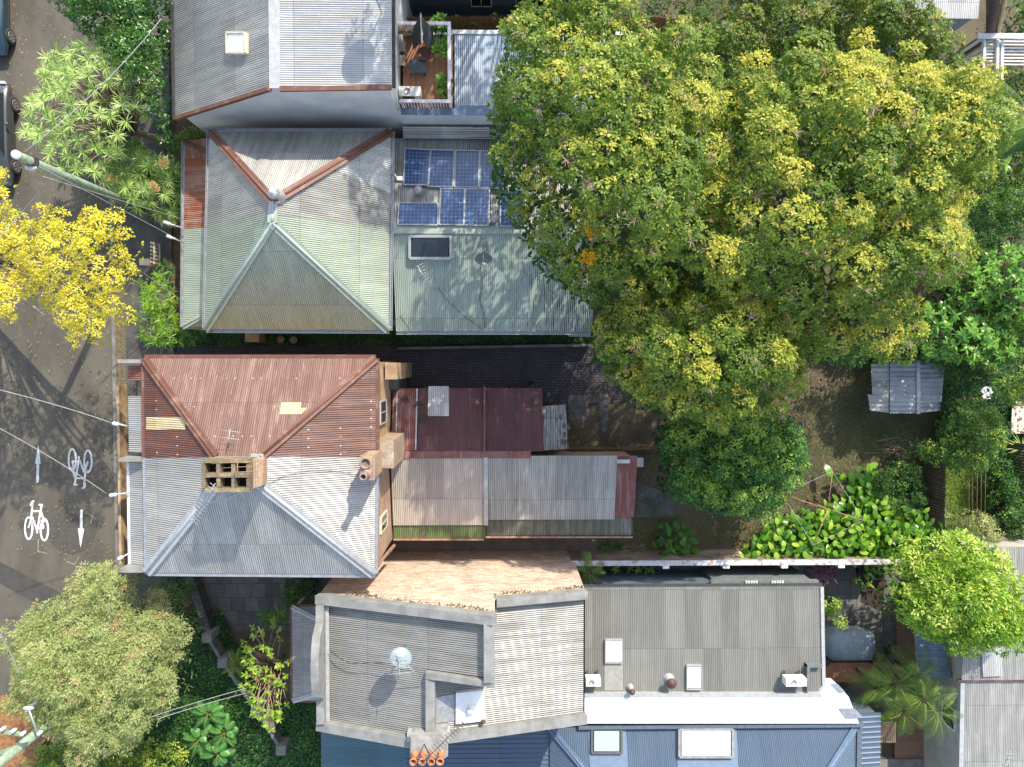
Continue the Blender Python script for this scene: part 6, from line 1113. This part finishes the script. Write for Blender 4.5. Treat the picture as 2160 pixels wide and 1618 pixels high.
wire('thick pale wire from the green pole over the dragon tree', P(50, 322, 8.2), P(340, 40, 6.5), .3, .016); wire('thick pale wire crossing the road behind the yellow tree', P(-60, 560, 8), P(104, 378, 7.0), .1, .018); wire('service wire reaching the bracket of the rusted half of the pair', P(-60, 808, 8.4), P(238, 893, 6.3), .3, .016)
wire('service wire reaching the bracket of the grey half of the pair', P(-60, 872, 8.4), P(226, 1042, 6.3), .2, .014); wire('thin wire from the green pole to the verandah of the hip roofed house', P(90, 372, 8), P(388, 463, 2.7), .2); wire('thin wire from the green pole to the pale green end of the verandah', P(60, 340, 8.2), P(388, 512, 2.7), .3)
wire('thin wire slanting past the picket fence to the pale green verandah corner', P(250, 540, 6), P(388, 638, 2.7), .1, .01); wire('upper of two pale wires crossing the dark garden at the bottom left', P(320, 1512, 6), P(520, 1452, 3.6), .1, .014); wire('lower of two pale wires crossing the dark garden at the bottom left', P(335, 1516, 6), P(520, 1462, 3.5), .1, .014); wire('thin wire passing the pale olive tree at the left edge', P(-30, 1290, 8.5), P(42, 1425, 7.2), .1, .02)
def bracket(lab, tip, root):
    o = thing('wall_bracket', lab, 'bracket', root, 'service wire brackets'); k = MB(); k.tube([root, tip], .035, 7); k.build('arm', steel_lt, o)
    for j in range(3): a = tip.lerp(root, .12+.1*j)+V(.0, 0, .06); i = MB(); i.lathe(a, [(.03, -.03), (.07, .0), (.06, .06), (.02, .08)], 8); i.build('insulator', white_pl, o)
bracket('white bracket holding the service wire of the rusted half', P(240, 892, 6.3), P(268, 899, 6.2)); bracket('white bracket holding the service wire of the grey half', P(232, 1044, 6.3), P(272, 1040, 6.1)); bracket('white bracket at the lower end of the grey balcony roof', P(252, 1178, 6.0), P(272, 1168, 6.0)); bracket('white bracket beside the rusted verandah roof', P(352, 497, 3.0), P(388, 512, 2.6)); bracket('upper white bracket beside the rusted verandah roof', P(345, 468, 3.0), P(388, 482, 2.6))
# ------------------------------------------------------------------ clothes lines
o = thing('rotary_clothes_hoist', 'rusty four armed rotary clothes hoist standing among large leaves', 'clothes line', V(P(1746, 1074, 2.1).x, P(1746, 1074, 2.1).y, 0)); hc = P(1746, 1074, 2.0)
m_ = MB(); m_.tube([V(hc.x, hc.y, 0), hc], .03, 8); m_.build('post', rust_bar, o)
for a in ((1650, 1042), (1756, 995), (1822, 1098), (1716, 1150)): k = MB(); k.tube([hc, P(*a, 2.15)], .018, 6); k.build('arm', rust_bar, o)
k = MB(); ends = [P(*a, 2.15) for a in ((1650, 1042), (1756, 995), (1822, 1098), (1716, 1150))]
for i in range(4): k.tube([ends[i], ends[(i+1) % 4]-V(0, 0, .02)], .005, 4, False)
k.build('line', cable_w, o)
o = thing('parallel_clothes_line', 'five strand clothes line stretched between two rusty frames', 'clothes line', P(2060, 985, 0))
for y, n_ in ((841, 0), (1138, 1)):
    k = MB(); z = 1.9; k.tube([P(2044, y, z), P(2082, y, z)], .022, 6); q = P(2063, y, z); k.tube([V(q.x, q.y, 0), q], .035, 8); k.build('frame', rust_bar, o)
for x0_, x1_ in ((2046, 2043), (2054, 2050), (2063, 2060), (2071, 2069), (2081, 2077)): k = MB(); k.tube([P(x0_, 841, 1.92), P((x0_+x1_)/2, 990, 1.86), P(x1_, 1138, 1.92)], .013, 4); k.build('line', rust_bar, o)
# ------------------------------------------------------------------ shed
o = thing('garden_shed', 'small blue grey corrugated shed sagging under the creepers in the back corner', 'shed', P(1915, 815, 0)); z = 1.5
def shedf(pts, mat, lab=None, zz=(z, z, z, z)): mb = MB(); mb.corr([P(a, b, c) for (a, b), c in zip(pts, zz)], (1, 0, 0), pitch=.2, amp=.012); mb.build('roof', mat, o, lab)
shedf([(1937, 760), (1936, 872), (1877, 872), (1877, 762)], shed_roof, None, (1.7, 1.7, 1.55, 1.55)); shedf([(1939, 760), (1993, 770), (1984, 866), (1938, 872)], shed_roof, None, (1.7, 1.55, 1.5, 1.7)); shedf([(1875, 765), (1837, 768), (1840, 832), (1875, 834)], shed_grey, 'older grey sheets at the left of the shed', (1.52, 1.4, 1.4, 1.52)); shedf([(1875, 835), (1830, 832), (1836, 866), (1875, 871)], shed_grey, None, (1.5, 1.37, 1.37, 1.5))
k = MB(); k.beam(P(1937, 760, 1.73), P(1937, 873, 1.73), .16, .04); k.build('ridge_cap', blue_fl and steel, o); k = MB(); k.prism([P(1890, 780, z), P(1975, 780, z), P(1972, 852, z), P(1890, 852, z)], 0, 1.35); k.build('wall', shed_grey, o)
# ------------------------------------------------------------------ fences and walls
def fence(name, lab, a, b, h, mat, th=.04, post=2.2, cat='fence', group=None, label_posts=True):
    a = V(a[0], a[1], 0); b = V(b[0], b[1], 0); o = thing(name, lab, cat, a, group); d = (b-a); L = d.length; d.normalize(); s = V(-d.y, d.x, 0); m = MB(); n_ = int(L/.125)
    for k in range(n_): q = a+d*(L*(k+.5)/n_); hh = h+random.uniform(-.03, .03); m.beam(q+V(0, 0, 0), q+V(0, 0, hh), .112, th*.5, s)
    m.build('palings', mat, o)
    for z_ in (.4, h-.35): r = MB(); r.beam(a+s*.04+V(0, 0, z_), b+s*.04+V(0, 0, z_), .05, .08); r.build('rail', mat, o)
    for k in range(int(L/post)+1): q = a+d*min(L, k*post)+s*.09; p_ = MB(); p_.box(q+V(-.05, -.05, 0), q+V(.05, .05, h-.05)); p_.build('post', mat, o)
w_ = lambda px, py, z: tuple(P(px, py, z))[:2]
fence('paling_fence', 'warm brown paling fence topped with a creeper along the top edge', w_(850, 36, 2.0), w_(1720, 36, 2.0), 2.0, fence_o)
fence('paling_fence', 'dark weathered paling fence dividing the back yard from the grass strip', w_(1995, 955, 1.8), w_(1993, 1145, 1.8), 1.8, fence_y)
fence('paling_fence', 'dark paling fence behind the climbing hedge at the right edge', w_(2165, 940, 1.8), w_(2165, 1145, 1.8), 1.8, fence_y)
fence('paling_fence', 'timber fence along the beige rendered wall, bottom right', w_(2006, 1440, 1.8), w_(2010, 1700, 1.8), 1.8, fence_y)
fence('paling_fence', 'low brown fence between the two narrow yards behind the rear roofs', w_(1200, 949, .9), w_(1392, 948, .9), .9, fence_o)
def picket(lab, a, b, h=1.0, mat=None):
    a = V(*a, 0); b = V(*b, 0); o = thing('picket_fence', lab, 'fence', a, 'cream picket fences by the footpath'); d = b-a; L = d.length; d.normalize(); s = V(-d.y, d.x, 0)
    n_ = int(L/.16)
    for k in range(n_): q = a+d*(L*(k+.5)/n_); m = MB(); m.beam(q, q+V(0, 0, h), .085, .025, s); m.build('picket', cream_p, o)
    for z_ in (.25, .75): r = MB(); r.beam(a+s*.03+V(0, 0, z_), b+s*.03+V(0, 0, z_), .03, .07); r.build('rail', cream_p, o)
picket('upper cream picket fence beside the front gate', w_(318, 508, 1.0), w_(318, 556, 1.0)); picket('lower cream picket fence in front of the bamboo like clump', w_(312, 655, 1.0), w_(310, 722, 1.0))
def pier(lab, px, py, h, sx, sy, mat, cat='gate pier', grp=None, name='gate_pier'):
    q = P(px, py, h); o = thing(name, lab, cat, V(q.x, q.y, 0), grp); m = MB(); m.box((q.x-sx/2, q.y-sy/2, 0), (q.x+sx/2, q.y+sy/2, h)); m.build('shaft', mat, o); c = MB(); c.box((q.x-sx/2-.04, q.y-sy/2-.04, h), (q.x+sx/2+.04, q.y+sy/2+.04, h+.06)); c.build('cap', concrete, o)
pier('brick pier between the picket fence and the ferns', 306, 553, 1.1, .34, .2, brick_d, grp='front garden piers'); pier('narrow brick pier with letterbox at the top of the lower picket fence', 305, 665, 1.1, .2, .45, brick_d, grp='front garden piers')
piers = [(437, 1345, 'uppermost stone pier of the slanting garden wall'), (470, 1398, 'second stone pier of the slanting garden wall'), (541, 1500, 'third stone pier of the slanting garden wall, beside the half bare frangipani'), (593, 1582, 'lowest stone pier of the slanting garden wall')]
for a, b, lab in piers: pier(lab, a, b, 1.2, .34, .34, stucco, grp='piers of the slanting garden wall')
for k in range(3):
    (a0, b0, _), (a1, b1, _) = piers[k], piers[k+1]; q0, q1 = P(a0, b0, .9), P(a1, b1, .9); mm = MB(); mm.beam(q0+V(0, 0, -.45), q1+V(0, 0, -.45), .14, .9); mm.build('garden_wall', concrete, None, ['upper', 'middle', 'lower'][k]+' length of the slanting low garden wall between stone piers', 'wall', 'lengths of the slanting garden wall')
mm = MB(); q0, q1 = P(400, 1208, .5), P(437, 1345, .9); mm.beam(V(q0.x, q0.y, .35), V(q1.x, q1.y, .35), .35, .7); mm.build('block_wall', m_brick('dark_block', (.07, .06, .055), (.11, .10, .09), (.03, .03, .03), bw=.4, bh=.2, face='flat'), None, 'dark stone block retaining wall below the grey hip roof corner', 'wall')
# boundary wall between the courtyard and the yard
o = thing('boundary_wall', 'long weathered wall with a white coping and short buttresses', 'wall', P(1550, 1186, 0)); zt = 1.8; q0, q1 = P(1205, 1184, zt), P(1905, 1184, zt); m = MB(); m.box((q0.x, q0.y-.16, 0), (q1.x, q0.y-.003, zt-.03)); m.build('wall_face', m_plain('blotchy_render', (.30, .24, .19), (.16, .13, .10), scale=1.4, rough=.9), o)
m = MB(); m.box((q0.x, q0.y-.20, zt-.03), (q1.x, q0.y+.02, zt+.03)); m.build('coping', m_plain('worn_white_coping', (.52, .53, .54), (.30, .24, .22), scale=4, rough=.8, lo=.5, hi=.62), o)
for px in (1405, 1532, 1655, 1775): q = P(px, 1186, zt); m = MB(); m.box((q.x-.14, q0.y-.34, 0), (q.x+.14, q0.y-.203, zt+.02)); m.build('buttress', white_p, o)
m = MB(); qa, qb = P(840, 735, .6), P(1245, 728, .6); m.beam(V(qa.x, qa.y, .3), V(qb.x, qb.y, .3), .12, .6); m.build('low_wall', conc_dk, None, 'low dark wall along the top of the brick paved side yard', 'wall')
m = MB(); q = P(262, 1080, .3); m.box((q.x, P(262, 1200, .3).y, 0), (q.x+.12, P(262, 812, .3).y, .8)); m.build('front_wall', tan_wall, None, 'long low tan front wall under the balconies of the terrace pair', 'wall')
m = MB(); q = P(240, 1000, .1); m.box((q.x+.17, P(240, 1070, .1).y, .1), (q.x+.6, P(240, 1000, .1).y, .14)); m.build('drain_grate', m_brick('grate_iron', (.04, .035, .03), (.07, .06, .05), (.005, .005, .005), bw=.12, bh=.05, face='flat'), None, 'dark iron drain grate in the kerb strip beside the grey balcony', 'drain')
m = MB(); q = P(518+22, 705, .5); m.box((q.x-.3, q.y-.35, 0), (q.x+.3, q.y+.6, 1.0)); m.build('side_step', tan_wall, None, 'pale block standing in the dark gap below the green hip roof', 'step')
# loose things
for k, (a, b, r) in enumerate([(1165, 871, .2), (1174, 886, 0), (1182, 880, .3), (1191, 898, .1), (1191, 917, 0), (1186, 931, .1), (1193, 933, -.2), (1199, 900, .3)]):
    names = ['lone brick nearest the upper left corner of the warped tin roof', 'upper left brick of the touching pair on the warped tin roof', 'upper right brick of the touching pair on the warped tin roof', 'brick at the right rim of the warped tin roof, just below the pair', 'middle brick at the right rim of the warped tin roof', 'lower left brick on the warped tin roof', 'lowest brick at the right rim of the warped tin roof', 'brick just over the right edge of the warped tin roof']
    zz = 2.17 if k < 7 else 1.96; q = P(a, b, zz); d = V(math.cos(r+1.5), math.sin(r+1.5), 0); m = MB(); m.beam(q-d*.11, q+d*.11, .1, .07); m.build('loose_brick', brick_ch, None, names[k], 'brick', 'bricks weighing down the warped tin roof')
q = P(1121, 812, .4); o = thing('round_tub', 'round dark metal tub at the edge of the maroon rear roof', 'tub', V(q.x, q.y, 0)); m = MB(); m.lathe((q.x, q.y, 0), [(.16, 0), (.2, .4), (.21, .42), (.185, .42), (.15, .08)], 22); m.build('tub_body', steel_dk, o)
def debris(lab, pts, z, n_, m_, name='leaf_pile', grp='leaf piles on the maroon roof', L=.08):
    for k, (a, b, rx, ry) in enumerate(pts):
        c = onplane(a, b, CM); n_ = n_ if grp is None else n_*2; d = rnd_dir(n_, 0); bpt = np.array([*c])+np.column_stack([RNG.normal(0, rx, n_), RNG.normal(0, ry, n_), RNG.uniform(.02, .08, n_)]); v, f, kk = ribbons(bpt, RNG.uniform(0, 6.28, n_), RNG.uniform(-.2, .5, n_), L*RNG.uniform(.6, 1.3, n_), np.full(n_, L*.5), np.full(n_, .4), 2, (.4, 1, .2)); o = np_mesh(name, v, f, m_, None, RNG.uniform(0, .7, len(v))); tag(o, lab[k], 'dead leaves', grp)
dl = m_leaf('dry_leaf_pile', [(0, (.03, .022, .018)), (.6, (.14, .10, .08)), (1, (.32, .25, .2))])
debris(['small pile of dead leaves near the upper edge of the maroon roof', 'second pile of dead leaves below the first on the maroon roof', 'third pile of dead leaves by the white flashing on the maroon roof'], [(856, 842, .09, .09), (884, 856, .1, .08), (893, 882, .08, .08)], 3, 40, dl)
debris(['dark clump of leaf litter filling a valley of the maroon roof below the round tub'], [(1122, 842, .06, .26)], 3, 190, dl, grp=None, L=.07)
q = P(1792, 1362, .9); o = thing('covered_table', 'grey tarpaulin stretched over a long outdoor table', 'tarpaulin', V(q.x, q.y, 0)); prof = [(1742, 1345), (1765, 1333), (1820, 1331), (1845, 1340), (1848, 1372), (1838, 1393), (1757, 1394), (1743, 1380)]; top = [P(a, b, .85) for a, b in prof]; cc_ = sum(top, V(0, 0, 0))/8; up_ = [cc_+(p-cc_)*.55+V(0, 0, .13) for p in top]; bt = [cc_+(p-cc_)*1.06-V(0, 0, .6) for p in top]; m = MB(); vs = bt+top+up_+[cc_+V(0, 0, .17)]
fs = [(i, (i+1) % 8, 8+(i+1) % 8, 8+i) for i in range(8)]+[(8+i, 8+(i+1) % 8, 16+(i+1) % 8, 16+i) for i in range(8)]+[(16+i, 16+(i+1) % 8, 24) for i in range(8)]; m.add(vs, fs, smooth=True); m.build('cover', m_plain('grey_tarpaulin', (.22, .27, .29), (.17, .21, .23), scale=3, rough=.45), o)
q = P(1745, 1400, .6); m = MB(); m.sphere((q.x, q.y, .42), .24, 14, 8, (1, .8, .35)); m.build('kettle_lid', steel_dk, None, 'dark rounded cover lying beside the tarpaulin', 'cover')
o = thing('pergola_roof', 'small dark ribbed pergola roof speckled with light under the palms', 'pergola', P(1965, 1375, 0)); PG = [P(1928, 1324, 2.2), P(1986, 1326, 2.2), P(2008, 1428, 2.2), P(1934, 1428, 2.2)]; m = MB(); m.corr(PG, (1, 0, 0), pitch=.1, amp=.012); m.build('roof', m_roof('dark_blue_sheet', (.16, .22, .28), (.10, .14, .18)), o)
for p_ in PG: m = MB(); m.box((p_.x-.05, p_.y-.05, 0), (p_.x+.05, p_.y+.05, 2.15)); m.build('post', fence_m, o)
def slat(lab, name, cat, px, py, z, sx, sy, mat, n_=7):
    q = P(px, py, z); o = thing(name, lab, cat, V(q.x, q.y, 0)); m = MB()
    for k in range(n_): x = q.x-sx/2+k*sx/n_; m.box((x, q.y-sy/2, z-.03), (x+sx/n_*.85, q.y+sy/2, z))
    m.build('top_slats', mat, o)
    for a in (-1, 1): l = MB(); l.box((q.x+a*sx*.42-.03, q.y-sy*.42, 0), (q.x+a*sx*.42+.03, q.y+sy*.42, z-.031)); l.build('leg', mat, o)
slat('weathered slatted bench table under the palms, left one', 'slatted_table', 'table', 1874, 1545, .75, .72, .95, m_planks('bleached_slats', (.22, .15, .09), (.30, .21, .13), w=.08), 9); slat('narrow slatted stool beside the bench table under the palms', 'slatted_stool', 'stool', 1904, 1545, .5, .5, .7, m_planks('bleached_slats_dark', (.16, .11, .07), (.24, .17, .11), w=.06), 6)
q = P(2150, 880, .8); o = thing('peeling_table', 'cream table with peeling rust patches at the right edge', 'table', V(q.x, q.y, 0)); m = MB(); m.prism([P(2136, 848, .8), P(2200, 845, .8), P(2200, 916, .8), P(2132, 914, .8)], .74, .8); m.build('tabletop', m_plain('peeling_cream_paint', (.48, .47, .38), (.16, .07, .04), scale=5, rough=.8, lo=.52, hi=.56), o)
for a, b in ((2140, 854), (2138, 908)): l = MB(); p_ = P(a, b, .7); l.box((p_.x, p_.y-.03, 0), (p_.x+.06, p_.y+.03, .739)); l.build('leg', fence_m, o)
m = MB(); q = P(2130, 858, .3); m.lathe((q.x, q.y, .1), [(.13, 0), (.16, .1), (.09, .14), (.07, .05)], 18); m.build('coiled_hose', steel, None, 'small coiled grey hose on the ground beside the peeling table', 'hose')
o = thing('white_pergola', 'white painted slatted deck frame at the top right corner', 'pergola', P(2120, 110, 0))
for k in range(9): a = P(2066+k*2, 80+k*7, 2.6); l = MB(); l.beam(a, a+V(3.0, 0, 0), .05, .05); l.build('slat', white_p, o)
for (a, b) in ((2075, 75), (2103, 78), (2113, 85)): p_ = P(a, b, 2.75); l = MB(); l.box((p_.x, p_.y-1.6, 2.66), (p_.x+.1, p_.y, 2.76)); l.build('beam', white_p, o); l = MB(); l.box((p_.x, p_.y-.1, 0), (p_.x+.1, p_.y, 2.655)); l.build('post', white_p, o)
l = MB(); a = P(2062, 76, 2.95); l.beam(a, a+V(3.5, 0, 0), .2, .1); l.build('beam', white_p, o)
o = thing('leaning_pole', 'thick bare pale pole leaning in the top right corner', 'pole', P(2140, 60, 0)); m = MB(); m.tube([P(2106, 66, 2.8), P(2118, 0, 5), P(2122, -40, 6)], .09, 9); m.tube([P(2108, 70, 2.8), V(P(2108, 70, 2.8).x, P(2108, 70, 2.8).y, 0)], .08, 8); m.build('pole_shaft', m_plain('bleached_pole', (.45, .36, .22), (.35, .27, .16)), o)
o = thing('palm_trunk', 'hairy dark palm trunk beside the leaning pale pole', 'palm trunk', P(2092, 60, 0)); m = MB(); m.tube([V(P(2090, 70, 2.5).x, P(2090, 70, 2.5).y, 0), P(2090, 70, 2.6), P(2094, 20, 4.4), P(2096, -20, 5.5)], [.16, .18, .22, .26], 12); m.build('trunk_shaft', m_plain('hairy_bark', (.12, .08, .07), (.06, .04, .035), scale=14, rough=.95), o)
m = MB(); q = P(2128, -4, 2); m.box((q.x-.1, q.y-2.8, 0), (q.x+3, q.y+2, .5)); 
c_ = np.array([*P(595, 716, .5)]); 
for k, (a, b) in enumerate(((592, 716), (619, 717))): q = P(a, b, .45); m = MB(); m.lathe((q.x, q.y, 0), [(.12, 0), (.13, .4), (.18, .42), (.18, .45)], 6); m.build('hexagonal_pot', terra_g, None, ['left', 'right'][k]+' of two small hexagonal pots in the dark gap below the green hip roof', 'pot', 'hexagonal pots')
q = P(318, 227, 1.2); m = MB(); m.box((q.x-.22, q.y-.25, 0), (q.x+.2, q.y+.22, 1.1)); m.box((q.x-.26, q.y-.29, 1.103), (q.x+.24, q.y+.26, 1.16)); m.build('meter_cabinet', steel_lt, None, 'small grey cabinet half hidden behind the dragon tree', 'cabinet')

chalk = m_plain('faded_chalk', (.40, .36, .22), (.16, .14, .10), scale=16, rough=.8, lo=.45, hi=.6)
for pts, lab in (([(181, 1083), (196, 1088), (191, 1104)], 'faint angled survey mark right of the downward arrow'), ([(81, 1138), (80, 1163), (101, 1168)], 'faint angled survey mark below the bright bicycle symbol'), ([(140, 1184), (158, 1191), (166, 1174)], 'faint survey tick just above the pale olive tree')):
    m = MB()
    for i in range(2): a, b = P(*pts[i], .016), P(*pts[i+1], .016); m.beam(a, b, .03, .003)
    m.build('survey_mark', chalk, None, lab, 'road marking', 'faint survey marks on the asphalt')
def sticks(lab, px, n_, L):
    poly = poly_pts(px, 0); q = scatter(poly, n_, .04, 60); m = MB()
    for k, p_ in enumerate(q): a = random.gauss(0, .35); z_ = .03+random.uniform(0, .12); d = V(math.cos(a), math.sin(a), random.uniform(-.08, .08))*L*random.uniform(.4, 1); c_ = V(p_[0], p_[1], z_); m.tube([c_-d/2, c_+V(0, 0, .02), c_+d/2], random.uniform(.008, .018), 4)
    m.build('stick_pile', bark_l, None, lab, 'sticks')
sticks('tangle of dry sticks on the low brown fence between the narrow yards', [(1300, 938), (1395, 938), (1395, 952), (1300, 952)], 26, .9)
sticks('heap of dead branches by the dark shrubs at the back of the yard', [(1845, 925), (1935, 925), (1935, 950), (1845, 955)], 34, 1.1)
sticks('pale sticks lying against the boundary wall below the rear roofs', [(1308, 1150), (1365, 1150), (1365, 1166), (1308, 1166)], 22, .8)
shrub('green shrubbery in the top right corner behind the leaning pale pole', [(2128, -20), (2230, -20), (2230, 75), (2130, 72)], 1.4, 2.4, mat=dkgreen, tint=(.45, .12), spacing=.5, rcl=.42, tufts=44)
shrub('leafy undergrowth below the large palm at the right edge', [(2080, 150), (2230, 150), (2230, 430), (2060, 440), (2050, 300)], 1.4, 2.6, tint=(.36, .12), spacing=.55, rcl=.48, tufts=44)
